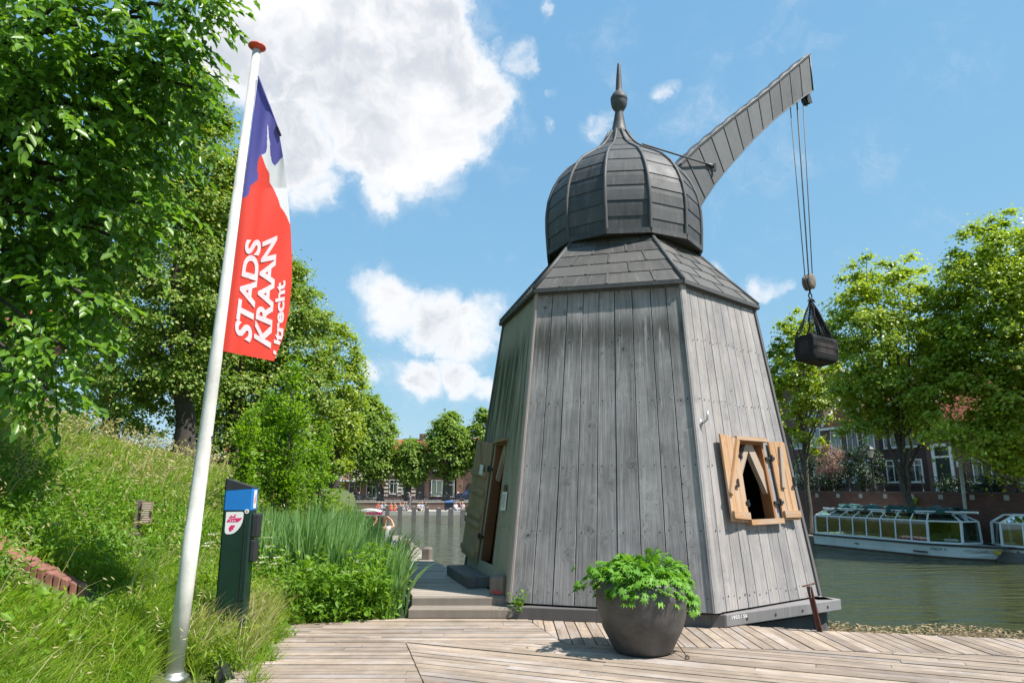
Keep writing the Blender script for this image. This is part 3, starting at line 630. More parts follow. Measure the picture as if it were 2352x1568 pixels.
# skirt roof
ZK, RK = KZ(5.27), 1.10*KC
a0 = R(-76.6)
KT = [AX*.0 + np.array([1.743*KC+RK*math.cos(a0+(i-1)*math.pi/3), 10.475*KC+RK*math.sin(a0+(i-1)*math.pi/3)]) for i in range(6)]
KE = [CT[i] + unit(CT[i]-AX)*.085 for i in range(6)]; ZE = ZT-.035
roof = MB(); nr = 5
for i in range(6):
    j = (i+1) % 6; e0, e1, t0, t1 = np.array([*KE[i], ZE]), np.array([*KE[j], ZE]), np.array([*KT[i], ZK]), np.array([*KT[j], ZK])
    n = unit(np.cross(e1-e0, t0-e0)); f = lambda a, t, o=0: (e0*(1-a)+e1*a)*(1-t)+(t0*(1-a)+t1*a)*t+n*o
    wd = np.linalg.norm(e1-e0)
    for r in range(nr):
        t_0, t_1 = r/nr, (r+1)/nr+.012; cols = [0, 1/3, 2/3, 1] if r % 2 else [0, .18, .5, .82, 1]
        for k in range(len(cols)-1):
            a, c_ = cols[k], cols[k+1]; P = [f(a, t_0, .012), f(c_, t_0, .012), f(c_, t_1, .002), f(a, t_1, .002)]; ru = random.uniform(0, 9)
            i0 = len(roof.v); roof.v += [tuple(p) for p in P] + [tuple(f(a, t_0, -.02)), tuple(f(c_, t_0, -.02))]
            for fc, uv in (((0,1,2,3), [(a*wd+ru, t_0*1.4), (c_*wd+ru, t_0*1.4), (c_*wd+ru, t_1*1.4), (a*wd+ru, t_1*1.4)]), ((4,5,1,0), None)):
                roof.f.append(tuple(i0+q for q in fc)); roof.uv.append(uv); roof.mi.append(0)
            if k > 0: roof.beam(f(a, t_0+.004, .014), f(a, t_1-.016, .006), .028, .014, up=n)
    roof.face([f(0, 0, -.02), f(0, 1, -.02), f(1, 1, -.02), f(1, 0, -.02)])
o = C(roof.build('skirt_roof', M['lead_roof'], crane)); sk = o
for i in range(6):
    b = MB(); p = np.array([*KE[i], ZE]); q = np.array([*KT[i], ZK]); b.tube([p+np.array([0, 0, .012]), q], .034, 8); C(b.build('roof_rib', M['lead'], sk, True))
b = MB()
for i in range(6): j = (i+1) % 6; b.beam((*KE[i], ZE-.03), (*KE[j], ZE-.03), .05, .05); b.beam((*(CT[i]+unit(CT[i]-AX)*.03), ZE-.055), (*(CT[j]+unit(CT[j]-AX)*.03), ZE-.055), .03, .06)
C(b.build('eave_trim', M['lead'], crane))
# onion dome
ND = 12; DA = R(-80)
prof = [(1.235,5.20),(1.245,5.33),(1.262,5.60),(1.262,5.85),(1.225,6.10),(1.145,6.33),(1.03,6.53),(.885,6.70),(.715,6.83),(.53,6.955),(.385,7.075),(.275,7.20),(.195,7.34),(.155,7.42)]
prof = [(r*KC*.978, KZ(z)) for r, z in prof]
def dp(k, r, z): th = DA+2*math.pi*k/ND; return np.array([AX[0]+r*math.cos(th), AX[1]+r*math.sin(th), z])
b = MB()
for k in range(ND):
    off = (k % 2)*.35
    lev = []
    # the panels lap over one another: each row stands a little proud at its lower edge
    zz = [p[1] for p in prof]; rr = [p[0] for p in prof]; zs = np.linspace(zz[0], zz[-1], 10); zs[1:-1] += off*.12-.03
    arc = 0
    for r in range(len(zs)-1):
        sub = np.linspace(zs[r], zs[r+1], 4); R_ = np.interp(sub, zz, rr); lap = np.linspace(.012, .0, 4); ru = random.uniform(0, 9)
        for m_ in range(3):
            P = [dp(k, R_[m_]+lap[m_], sub[m_]), dp(k+1, R_[m_]+lap[m_], sub[m_]), dp(k+1, R_[m_+1]+lap[m_+1], sub[m_+1]), dp(k, R_[m_+1]+lap[m_+1], sub[m_+1])]
            L = np.linalg.norm(P[0]-P[3]); wd = np.linalg.norm(P[0]-P[1])
            b.face(P, [(ru, arc), (ru+wd, arc), (ru+wd, arc+L), (ru, arc+L)]); arc += L
        P = [dp(k, R_[0]-.004, zs[r]), dp(k+1, R_[0]-.004, zs[r]), dp(k+1, R_[0]+.012, zs[r]), dp(k, R_[0]+.012, zs[r])]; b.face(P)
bm_ = b.mesh('dome'); bm = bmesh.new(); bm.from_mesh(bm_); bmesh.ops.remove_doubles(bm, verts=bm.verts, dist=1e-4); bm.to_mesh(bm_); bm.free()
dome = C(link('dome', bm_, M['lead'], crane))
for k in range(ND):
    b = MB(); zs = np.linspace(prof[0][1], prof[-1][1], 26); b.tube([dp(k, np.interp(z, [p[1] for p in prof], [p[0] for p in prof])+.012, z) for z in zs], [.034-.012*q/25 for q in range(26)], 8)
    C(b.build('dome_rib', M['lead'], dome, True))
b = MB(); zl = prof[0][1]
for k in range(ND): b.beam(dp(k, prof[0][0]+.02, zl+.03), dp(k+1, prof[0][0]+.02, zl+.03), .05, .085)
b.face([dp(k, prof[0][0], zl+.02) for k in range(ND)][::-1]); C(b.build('dome_hem', M['lead'], dome))
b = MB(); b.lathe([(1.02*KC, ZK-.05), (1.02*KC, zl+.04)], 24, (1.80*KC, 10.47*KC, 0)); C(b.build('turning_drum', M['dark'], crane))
# finial
fp = [(.165,7.38),(.175,7.41),(.135,7.47),(.105,7.62),(.078,7.78),(.072,7.83),(.10,7.86),(.135,7.92),(.15,7.985),(.15,8.03),(.155,8.035),(.155,8.06),(.145,8.10),(.11,8.16),(.07,8.19),(.062,8.22),(.05,8.45),(.03,8.70),(.022,8.735),(.001,8.745)]
b = MB(); b.lathe([(r*KC*.93, KZ(z)-KZ(7.38)) for r, z in fp], 16, (0, 0, 0), Matrix.Rotation(R(1.6), 3, 'Y')); o = b.build('finial', M['lead'], crane, True)
o.data.transform(Matrix.Translation((AX[0]+.015, AX[1], KZ(7.38)))); C(o)
# boom
BD = np.array([.903, .43, 0]); BN = np.array([.43, -.903, 0])
TT = 14*KC; tip = ont(1863, 165, TT); bp = A3*0 + np.array([tip[0], tip[1], 0])
p0 = bp + BN*0.0
UP = [(1490,452),(1556,383),(1596,341),(1642,303),(1693,261),(1758,211),(1806,169),(1858.6,124.7)]
LO = [(1560,560),(1604,479.7),(1646,417),(1676,381),(1734.7,316),(1789,265.5),(1842,225.6),(1867,208.8)]
def res_poly(P, n):
    P = [onpl(x, y, p0, BN) for x, y in P]; L = np.cumsum([0]+[np.linalg.norm(P[i+1]-P[i]) for i in range(len(P)-1)]); P = np.array(P)
    s = np.linspace(0, L[-1], n); 
    return np.stack([np.interp(s, L, P[:, k]) for k in range(3)], 1)
NSEG = 14; U_, L_ = res_poly(UP, NSEG+1), res_poly(LO, NSEG+1); TH = .34
b = MB()
for k in range(NSEG):
    u0, u1, l0, l1 = U_[k], U_[k+1], L_[k], L_[k+1]; bk = -BN*TH; ru = random.uniform(0, 9)
    h0 = np.linalg.norm(u0-l0); w0 = np.linalg.norm(u1-u0)
    uv = [(ru, 0), (ru+w0, 0), (ru+w0, h0), (ru, h0)]
    i0 = len(b.v); b.v += [tuple(p) for p in (l0, l1, u1, u0, l0+bk, l1+bk, u1+bk, u0+bk)]
    for fc, q in (((0,1,2,3), uv), ((5,4,7,6), uv), ((1,0,4,5), None)):
        b.f.append(tuple(i0+z for z in fc)); b.uv.append(q); b.mi.append(0)
    # bulging cover plate over the top edge
    um = (u0+u1)/2; nu = unit(np.cross(u1-u0, BN)); nu = nu if nu[2] > 0 else -nu
    rows = []
    for t_ in (0, .25, .5, .75, 1):
        p = u0*(1-t_)+u1*t_; bulge = .014+.026*math.sin(math.pi*t_)
        rows.append([p+BN*.022-nu*.03, p+BN*.022+nu*.012, p+BN*.0+nu*(bulge), p-BN*TH+nu*(bulge), p-BN*(TH+.022)+nu*.012, p-BN*(TH+.022)-nu*.03])
    for q in range(4):
        for z in range(5): b.face([rows[q][z], rows[q+1][z], rows[q+1][z+1], rows[q][z+1]])
    b.beam(l1+BN*.005, u1+BN*.005, .016, .016, up=BN)
b.face([L_[-1], L_[-1]-BN*TH, U_[-1]-BN*TH, U_[-1]])
boom = C(b.build('boom', M['lead_boom'], crane))
b = MB(); b.tube([p+BN*.02 for p in U_], .017, 6); b.tube([U_[-1]+BN*.01, L_[-1]+BN*.01], .012, 6); b.tube([p+BN*.004 for p in L_], .012, 6); C(b.build('edge_roll', M['seam'], boom, True))
b = MB(); cpt = (L_[-1]+L_[-2])/2-BN*TH/2
sh = onpl(1851, 232, p0-BN*TH/2, BN); 
rotb = Matrix(((BN[0], BD[0], 0), (BN[1], BD[1], 0), (0, 0, 1)))
b.lathe([(.05, -.04), (.105, -.035), (.085, -.012), (.085, .012), (.105, .035), (.05, .04)], 18, tuple(sh), Matrix((( BD[0], 0, BN[0]), (BD[1], 0, BN[1]), (0, 1, 0))))
for e in (-.06, .06): b.beam(sh+BN*e+np.array([0, 0, -.07])+BD*.05, sh+BN*e+np.array([0, 0, .22])-BD*.02, .13, .02, up=BN)
C(b.build('sheave', M['iron'], boom))
# tie rod from the dome to the boom
b = MB(); r0 = onpl(1476, 331, A3, unit(A3)); r1 = onpl(1626, 377, p0+BN*.03, BN); r2 = onpl(1640, 383, p0+BN*.03, BN)
b.tube([r0, r1], .017, 8); b.tube([r1, r1*.5+r2*.5, r2], [.02, .032, .03], 8); b.beam(r2+BN*.02+np.array([0, 0, .05]), r2+BN*.02-np.array([0, 0, .10]), .05, .04); C(b.build('tie_rod', M['seam'], crane))
# hoisting ropes and block
blk = onpl(1858, 648, p0-BN*TH/2, BN)
for k, (x, y, xb) in enumerate(((1818, 246, 1851.5), (1829, 240, 1855), (1833, 238, 1860), (1842, 230, 1863))):
    pt = onpl(x, y, p0-BN*(TH/2), BN); pb = onpl(xb, 634, p0-BN*(TH/2), BN); off = BN*(.03 if k % 2 else -.03)
    b = MB(); b.tube([pt+off+np.array([0, 0, .1]), pb+off], .0105, 6); C(b.build('rope', M['rope'], crane, True))
b = MB(); rb = Matrix(((BN[0], BD[0], 0), (BN[1], BD[1], 0), (0, 0, 1)))
for off in (-.075, 0, .075):
    pr = [(.001, -.165), (.05, -.15), (.10, -.08), (.115, 0), (.10, .09), (.05, .15), (.001, .165)]
    i0 = len(b.v); b.lathe(pr, 14, (0, 0, 0))
    for q in range(i0, len(b.v)):
        x, y, z = b.v[q]; p = blk + BN*(x*.32+off) + BD*y*.95 + np.array([0, 0, z]); b.v[q] = tuple(p)
hb = C(b.build('hook_block', M['wood_post'], crane, True))
b = MB(); zt_ = blk[2]; 
b.tube([blk+np.array([0, 0, -.15]), blk+np.array([0, 0, -.235])], .02, 8)
ring = [blk+np.array([0, 0, -.285])+BD*(.045*math.cos(q))+np.array([0, 0, .055*math.sin(q)]) for q in np.linspace(0, 2*math.pi, 13)]
b.tube(ring, .014, 6, False); C(b.build('hook', M['iron'], hb, True))
NETTOP = blk+np.array([0, 0, -.36])
# window on the sunny side
FR_ = FC[1]; s0, s1, t0, t1 = OPEN[1]
def fbox(b, F, a0, t0, a1, t1, d0, d1, uvv=True):
    P = [F(a0, t0, d0), F(a1, t0, d0), F(a1, t1, d0), F(a0, t1, d0)]; ru = random.uniform(0, 20)
    w = abs(a1-a0)*F.w; h = abs(t1-t0)*F.h
    uv = [(ru, 0), (ru+w, 0), (ru+w, h), (ru, h)] if h >= w else [(ru, 0), (ru, w), (ru+h, w), (ru+h, 0)]
    b.prism(P, F.n*(d1-d0), uv=uv)
b = MB()
for (x0, y0, x1, y1) in ((s0-.004, t0, s0+.016, t1), (s1-.016, t0, s1+.004, t1), (s0, t1-.008, s1, t1+.001)): fbox(b, FR_, x0, y0, x1, y1, -.14, .012)
win = C(b.build('window_frame', M['wood_orange'], crane))
b = MB(); fbox(b, FR_, s0-.02, t1-.001, s1+.02, t1+.011, .012, .085); C(b.build('lintel', M['wood_tan'], win))
b = MB(); fbox(b, FR_, s0-.01, t0-.016, s1+.02, t0, .012, .10); C(b.build('sill', M['wood_tan'], win))
for (x0, y0, x1, y1, wdt) in ((s0+.195, t1+.01, s0-.005, t0+.115, .085), (s0+.165, t1+.01, s1+.005, t0+.085, .14)):
    b = MB(); p, q = FR_(x0, y0, -.09), FR_(x1, y1, -.09)
    sd = unit(np.cross(q-p, FR_.n))*wdt/2; L = np.linalg.norm(q-p)
    b.prism([p-sd, p+sd, q+sd, q-sd], FR_.n*.07, uv=[(0, 0), (wdt, 0), (wdt, L), (0, L)]); C(b.build('brace', M['wood_pale'], win))
def shutter(F, hs, t0, t1, w, ang, flip, pname, mboard, battens, brace):
    """a ledged shutter hung at hs, opened by ang from the wall"""
    H0 = F(hs, t0, .03); H1 = F(hs, t1, .03); up = H1-H0; L = np.linalg.norm(up); uy = unit(up)
    sx = -1 if flip else 1; ux0 = unit(F.ex - uy*np.dot(F.ex, uy)); nz0 = F.n
    ux = ux0*sx*math.cos(ang) + nz0*math.sin(ang); nz = nz0*math.cos(ang) - ux0*sx*math.sin(ang)
    def pt(x, y, d): return H0 + ux*x + uy*y + nz*d
    b = MB(); n = 3
    for k in range(n):
        x0, x1 = w*k/n+.003, w*(k+1)/n-.002; ru = random.uniform(0, 9)
        b.prism([pt(x0, 0, 0), pt(x1, 0, 0), pt(x1, L, 0), pt(x0, L, 0)], nz*.028, uv=[(ru, 0), (ru+x1-x0, 0), (ru+x1-x0, L), (ru, L)])
    o = C(bevel(b.build(pname, mboard, crane), .003, 1))
    for y in battens:
        b = MB(); b.prism([pt(w*.04, y*L-.045, .029), pt(w*.98, y*L-.045, .029), pt(w*.98, y*L+.045, .029), pt(w*.04, y*L+.045, .029)], nz*.032, uv=[(0, 0), (0, w), (.09, w), (.09, 0)])
        for q in range(5): b.tube([pt(w*(.14+.18*q), y*L, .062), pt(w*(.14+.18*q), y*L, .064)], .008, 6)
        C(b.build('batten', mboard, o))
    for (x0, y0, x1, y1, mm) in brace:
        b = MB(); p, q = pt(x0*w, y0*L, .03), pt(x1*w, y1*L, .03); sd = unit(np.cross(q-p, nz))*.035; LL = np.linalg.norm(q-p)
        b.prism([p-sd, p+sd, q+sd, q-sd], nz*.032, uv=[(0, 0), (.07, 0), (.07, LL), (0, LL)]); C(b.build('brace', mm, o))
    for y in (.22, .78):
        b = MB(); b.beam(pt(-.10, y*L, .005), pt(.05, y*L, .032), .035, .03, up=nz); b.tube([pt(-.005, y*L-.045, .04), pt(-.005, y*L+.045, .04)], .016, 8); C(b.build('hinge', M['iron'], o))
    return o, pt, w, L
o, pt, w_, L_s = shutter(FR_, s0-.002, t0-.008, t1+.006, .46, R(9), True, 'shutter', M['wood_tan'], (.07,), ((.96, .30, .06, .97, M['wood_tan']),))
b = MB(); b.beam(pt(w_*.45, L_s*.40, .05), pt(w_*.62, L_s*.40, .05), .02, .02); b.beam(pt(w_*.45, L_s*.40, .05), pt(w_*.45, L_s*.49, .05), .02, .02); C(b.build('latch', M['iron'], o))
o, pt, w_, L_s = shutter(FR_, .748, t0-.006, t1+.002, .34, R(7), False, 'shutter', M['wood_tan'], (.07,), ((.30, .40, .62, .93, M['wood_pale']),))
b = MB(); b.beam(pt(w_*.85, L_s*.42, .05), pt(w_*1.04, L_s*.42, .05), .02, .02); b.beam(pt(w_*1.04, L_s*.42, .05), pt(w_*1.04, L_s*.54, .05), .02, .02); C(b.build('latch', M['iron'], o))
# iron pipe bracket near the corner
b = MB(); pb = FR_(.047, .532, .02); b.beam(pb+FR_.ey*.03, pb-FR_.ey*.05, .05, .012, up=FR_.n); b.tube([pb-FR_.ey*.03, pb+FR_.n*.05-FR_.ey*.02, pb+FR_.n*.10+FR_.ey*.0, pb+FR_.n*.13+FR_.ey*.10], .014, 10); C(b.build('pipe_bracket', M['steel'], crane, True))
# doorway on the mossy side
FL_ = FC[5]; s0, s1, t0, t1 = OPEN[5]
b = MB()
for (x0, y0, x1, y1) in ((s0-.002, t0, s0+.022, t1), (s1-.022, t0, s1+.002, t1), (s0, t1-.010, s1, t1)): fbox(b, FL_, x0, y0, x1, y1, -.13, .01)
dfr = C(b.build('door_frame', M['wood_jamb'], crane))
b = MB(); fbox(b, FL_, s0-.02, t1, s1+.02, t1+.007, .012, .07); C(b.build('lintel', M['wood_door'], dfr))
for (x0, y0, x1, y1) in ((s0+.04, t1-.13, s0+.14, t1-.01), (s1-.04, t1-.13, s1-.14, t1-.01)):
    b = MB(); p, q = FL_(x0, y0, -.10), FL_(x1, y1, -.10); sd = unit(np.cross(q-p, FL_.n))*.05; b.prism([p-sd, p+sd, q+sd, q-sd], FL_.n*.06); C(b.build('brace', M['wood_pale'], dfr))
o, pt, w_, L_s = shutter(FL_, s0-.03, t0-.012, t1+.002, .82, R(6), True, 'door', M['wood_door'], (.06, .30, .375, .57, .72), ((.5, .76, .72, .97, M['wood_door']),))
b = MB(); b.prism([pt(w_*.22, L_s*.715, .062), pt(w_*.42, L_s*.715, .062), pt(w_*.42, L_s*.80, .062), pt(w_*.22, L_s*.80, .062)], unit(pt(0, 0, 1)-pt(0, 0, 0))*.006); C(b.build('notice', M['sticker'], o))
b = MB(); fbox(b, FL_, .69, .262, .79, .322, .03, .036); nt = C(b.build('notice', M['sticker'], crane))
b = MB(); fbox(b, FL_, .71, .326, .77, .345, .03, .036); C(b.build('notice_picture', M['rust'], nt))
for tx, yy in (('crane open', .312), ('please ask', .300), ('inside', .288)): pass
b = MB()
for q in range(8): fbox(b, FL_, .70, .312-.0055*q, .70+random.uniform(.05, .08), .3135-.0055*q, .036, .0375)
C(b.build('printed_text', M['ink'], nt))
# door step block
b = MB(); p = FL_(.10, 0, .02); q = FL_(.66, 0, .02); nn = np.array([FL_.n[0], FL_.n[1], 0]); nn = unit(nn)
p[2] = q[2] = PZ+.003; b.prism([p, q, q+nn*.34, p+nn*.34], (0, 0, .15), uv=[(0, 0), (0, 1.4), (.34, 1.4), (.34, 0)])
tag(bevel(b.build('door_step', M['wood_dark']), .012), 'dark timber block step below the crane doorway on the pier', 'step')
# cargo net with its bundle
g = thing('cargo_net', 'black cargo net holding a dark bundle, hanging from the crane hook', 'net', tuple(NETTOP))
sc = TT/FPX
bc = onpl(1875, 803, p0-BN*TH/2, BN); tilt = R(-5)
bx = BD*math.cos(tilt)+np.array([0, 0, math.sin(tilt)]); bz = np.cross(bx, BN); bz = bz if bz[2] > 0 else -bz
SX = 90*sc/2*.80; SZ = 66*sc/2*.86
def loc(o): o.matrix_parent_inverse = Matrix.Translation(-Vector(NETTOP)); return o
b = MB(); nu_, nv_ = 40, 22; vid = {}
def sup(u, v, k=1.0):    # rounded sack: wide, flat ended
    x = math.copysign(abs(math.cos(v))**.28, math.cos(v)); 
    cz = math.copysign(abs(math.sin(u))**.40, math.sin(u)); cy = math.copysign(abs(math.cos(u))**.40, math.cos(u)); rr = 0.0 if abs(math.sin(v)) < 1e-4 else abs(math.sin(v))**.13
    lump = 1+.05*math.sin(3*u+2*v)+.03*math.sin(7*v)
    zz = cz*rr*SZ*lump*k
    if cz > 0: zz *= .86+.16*math.cos(v)**2
    return bc + bx*(x*SX*k) + BN*(cy*rr*.25*k) + bz*zz
for a in range(nu_):
    for c_ in range(nv_):
        u0, u1 = 2*math.pi*a/nu_, 2*math.pi*(a+1)/nu_; v0, v1 = math.pi*c_/nv_, math.pi*(c_+1)/nv_
        b.face([sup(u0, v0), sup(u0, v1), sup(u1, v1), sup(u1, v0)])
loc(b.build('bundle', M['bundle'], g, True))
b = MB()
for a in range(44): b.tube([sup(2*math.pi*a/44, v, 1.015) for v in np.linspace(.05, math.pi-.05, 14)], .0052, 4, False)
for c_ in np.concatenate([[.004, .02, .06], np.linspace(.12, math.pi-.12, 27), [math.pi-.06, math.pi-.02, math.pi-.004]]): b.tube([sup(u, c_, 1.015) for u in np.linspace(0, 2*math.pi, 17)], .0052, 4, False)
loc(b.build('net_bag', M['net'], g))
def sling(x0, x1, x0b, x1b, name):   # a gathered sheet of netting from the hook to the top of the bundle
    b = MB(); n, m_ = 9, 16; G = []
    for r in range(m_+1):
        t = r/m_; row = []
        for k in range(n):
            s_ = k/(n-1); xb = x0+(x1-x0)*s_; e = bc + bx*(xb*SX) + bz*(SZ*(.88 if abs(xb) < .9 else .7)) + BN*(.24*math.sin((s_-.5)*3.0+xb))
            wob = BN*(.05*math.sin(s_*9+t*4)*t) + bx*(.02*math.sin(t*11+s_*7)*t*(1-t)*4); row.append(NETTOP*(1-t)+e*t+wob+np.array([0, 0, -.10*t*(1-t)]) + bx*(s_-.5)*.05*(1-t))
        G.append(row)
    for r in range(m_):
        for k in range(n):
            if k < n-1: b.tube([G[r][k], G[r+1][k+1]], .0062, 4, False)
            if k > 0: b.tube([G[r][k], G[r+1][k-1]], .0062, 4, False)
    b.tube([G[r][0] for r in range(m_+1)], .012, 5); b.tube([G[r][-1] for r in range(m_+1)], .012, 5); loc(b.build(name, M['net'], g))
sling(-.98, -.22, 0, 0, 'sling'); sling(.05, 1.0, 0, 0, 'sling')
b = MB()
for k in range(5): b.tube([NETTOP+np.array([0, 0, .03]), NETTOP+BD*(.05*(k-2))+BN*.03*(k % 2)+np.array([0, 0, .0-.02*abs(k-2)])+BD*.02], .013, 5)
for k in range(6):
    b.tube([NETTOP, NETTOP*.5+(bc+bx*SX*(.75+.05*k)+bz*SZ*.8)*.5+BN*.03*(k-2.5)-np.array([0, 0, .03]), bc+bx*SX*(.72+.05*k)+bz*SZ*.82+BN*.05*(k-2.5)], .017, 5)
loc(b.build('lashing', M['net'], g))
# ---------------------------------------------------------------- flagpole and banner
base = hit(398, 1553); pb_ = np.array([base[0], base[1], base[2]-.05])
PY = base[1]; ptop = onY(590, 112, PY+.02)
pole = thing('flagpole', 'tall leaning white flagpole with red disc cap in the grass', 'flagpole', tuple(pb_))
pb0 = Vector(pb_)
def PP(o):
    if o.parent == pole: o.matrix_parent_inverse = Matrix.Translation(-pb0)
    return o
dv = unit(ptop-pb_); Lp = np.linalg.norm(ptop-pb_)
b = MB(); b.tube([pb_, pb_+dv*1.28, pb_+dv*1.285, pb_+dv*2.4, ptop], [.072, .0695, .066, .058, .038], 24); PP(b.build('pole', M['pole'], pole, True))
rotp = Vector((0, 0, 1)).rotation_difference(Vector(dv)).to_matrix()
b = MB(); b.lathe([(.03, -.025), (.075, .004), (.088, .016), (.085, .028), (.055, .042), (.001, .048)], 24, tuple(ptop), rotp); PP(b.build('cap', M['red'], pole, True))
b = MB(); b.lathe([(.12, -.02), (.12, .03), (.085, .035), (.08, .06)], 20, tuple(pb_+np.array([0, 0, .03])), rotp); PP(b.build('base_collar', M['steel'], pole, True))
for k, e in enumerate((-1, 1)):
    b = MB(); p = pb_+dv*2.05; b.tube([p+np.array([e*.05, 0, 0]), p+np.array([e*.085, -.01, 0])], .011, 8); PP(b.build('cleat', M['iron'], pole))
# banner: outline in the plane of the pole, then blown into folds
HO = [(593, 176), (512, 806)]
FL = [(593.5, 176), (604, 205), (622, 252), (640, 300), (651, 365), (661, 450), (668, 530), (671, 600), (670, 650), (664, 715), (650, 775), (629, 829)]
HOa = np.array(HO, float); FLa = np.array(FL, float)
fl_s = np.concatenate([[0], np.cumsum(np.linalg.norm(np.diff(FLa, axis=0), axis=1))]); fl_s /= fl_s[-1]
def fpx(u, v):
    h = HOa[0]*(1-v)+HOa[1]*v; f = np.array([np.interp(v, fl_s, FLa[:, 0]), np.interp(v, fl_s, FLa[:, 1])])
    return h*(1-u)+f*u
def fold(x, y):
    h0 = 593-(y-176)*81/630.; a = (x-h0)/130.; v = (y-176)/640.
    ramp = np.clip(a*3, 0, 1)
    return ramp*(0.016*np.sin(a*15+v*3.0)*(1-.8*v)+0.007*np.sin(a*26-v*6+1.0)*(1-.7*v) + (.42*np.clip(a, 0, 1.2)+.10*a*a)*np.clip(v*2.5, .25, 1) + .006*np.sin(v*17+a*5))
def F3(x, y, off=0.0):
    return onY(x, y, PY+.01+fold(x, y)+off)
def inpoly(x, y, P):
    c = False; j = len(P)-1
    for i in range(len(P)):
        if (P[i][1] > y) != (P[j][1] > y) and x < (P[j][0]-P[i][0])*(y-P[i][1])/(P[j][1]-P[i][1])+P[i][0]: c = not c
        j = i
    return c
zc = lambda L: [(451.6+a*.3599, q*.3599) for a, q in L]
REDTOP = zc([(288,1270),(330,1245),(345,1185),(390,1150),(395,1105),(385,1095),(388,1040),(400,1005),(415,990)])
WHTOP = zc([(415,990),(443,975),(450,940),(450,880),(452,795),(455,800),(462,880),(468,910),(470,980),(480,1035),(500,1060),(545,1005)])
WHRED = zc([(415,990),(440,1060),(465,1110),(465,1165),(490,1200),(525,1280),(535,1320),(570,1370),(606,1455)])
bluepoly = [(400, 100), (400, REDTOP[0][1]+12)] + REDTOP + WHTOP[1:] + [(700, WHTOP[-1][1]-8), (700, 100)]
redpoly = [(400, 900), (400, REDTOP[0][1]+12)] + REDTOP + WHRED[1:] + [(700, 560), (700, 900)]
NU, NV = 70, 300; V = []; px = []
for j in range(NV+1):
    for i in range(NU+1):
        x, y = fpx(i/NU, j/NV); px.append((x, y)); V.append(F3(x, y))
fac = []; mi = []
for j in range(NV):
    for i in range(NU):
        a = j*(NU+1)+i; fac.append((a, a+NU+1, a+NU+2, a+1)); cx = (px[a][0]+px[a+NU+2][0])/2; cy = (px[a][1]+px[a+NU+2][1])/2
        mi.append(0 if inpoly(cx, cy, bluepoly) else (2 if inpoly(cx, cy, redpoly) else 1))
me = bpy.data.meshes.new('banner'); me.from_pydata([tuple(v) for v in V], [], fac); me.polygons.foreach_set('material_index', mi); me.polygons.foreach_set('use_smooth', [True]*len(fac)); me.update()
ban = thing('banner', 'long blue, white and red banner lettered STADS KRAAN, hanging on the flagpole', 'flag', tuple(F3(593, 176)))
bo = Vector(F3(593, 176))
def BB(o): o.matrix_parent_inverse = Matrix.Translation(-bo); return o
BB(link('cloth', me, [M['f_blue'], M['f_white'], M['f_red']], ban))
def flagtext(body, a, b_, c, xh, name):
    """text runs from a (start of baseline) to b_ (end); xh = where the tops of the first letters lie; clipped to the cloth"""
    V, F = text_vf(body, .035, 2); V = V-V.min(0); V = V/V.max(0)
    A, B_, Cc, D = (np.array(q, float) for q in (a, b_, c, xh)); out = []
    for s_, t_ in V:
        base_ = A*(1-s_)+B_*s_; top_ = D*(1-s_)+Cc*s_; out.append(base_*(1-t_)+top_*t_)
    keep = []
    for f in F:
        if all(np.interp((out[i][1]-176)/650., fl_s, FLa[:, 0])-out[i][0] > -1.0 for i in f): keep.append(f)
    b = MB(); b.poly([F3(x, y, -.009) for x, y in out], keep); BB(b.build('lettering', M['f_white'], ban))
    b = MB(); 
flagtext('STADS', (577, 789), (601, 551), (565, 548), (538, 764), 'a')
flagtext('KRAAN', (622, 800), (637, 541), (603, 556), (583, 776), 'b')
flagtext('Utrecht', (648, 822), (656, 643), (634, 652), (628, 812), 'c')
b = MB(); b.tube([F3(593, 176, -.01), F3(618, 241, -.012), F3(641, 303, -.012)], .009, 6); BB(b.build('top_rod', M['f_blue'], ban))
b = MB(); b.tube([F3(636, 291, -.013), F3(645, 313, -.012)], .012, 6); BB(b.build('rod_end', M['meter_black'], ban))
# ---------------------------------------------------------------- mooring payment post
mb_ = hit(519, 1492); MT = (784-0)/1.0
mY = mb_[1]; mX = mb_[0]; rzm = R(6)
t_c = mb_[1]*_c + (mb_[2]-CAMH)*_s
meter = thing('payment_post', 'dark green payment post with black cap, blue band and boat sticker, in the grass', 'payment post', (mX, mY, mb_[2]-.15), rzm)
zt_l, zt_r = onY(515, 1098, mY)[2]-(mb_[2]-.15), onY(586, 1117, mY)[2]-(mb_[2]-.15)
wM = (580-513)/FPX*t_c*1.0; dM = .20; hw = wM/2
def mprism(b, z0, z1l, z1r, inset=0.0, z0r=None):
    z0r = z0 if z0r is None else z0r; x0, x1 = -hw-inset, hw+inset; y0, y1 = -inset, dM+inset; c = .018
    ring = [(x0+c, y0), (x1-c, y0), (x1, y0+c), (x1, y1-c), (x1-c, y1), (x0+c, y1), (x0, y1-c), (x0, y0+c)]
    zz = lambda x, a, d: a+(d-a)*(x-x0)/(x1-x0)
    i = len(b.v); n = 8; b.v += [(x, y, zz(x, z0, z0r)) for x, y in ring]+[(x, y, zz(x, z1l, z1r)) for x, y in ring]
    fs = [tuple(range(n))[::-1], tuple(range(n, 2*n))]+[(k, (k+1) % n, n+(k+1) % n, n+k) for k in range(n)]
    for f in fs: b.f.append(tuple(i+q for q in f)); b.uv.append(None); b.mi.append(0)
z_b0 = onY(513, 1171, mY)[2]-(mb_[2]-.15); z_b1l = onY(514, 1126, mY)[2]-(mb_[2]-.15); z_b1r = onY(586, 1121, mY)[2]-(mb_[2]-.15)
b = MB(); mprism(b, 0, z_b0, z_b0); mbody = b.build('body', M['meter_green'], meter)
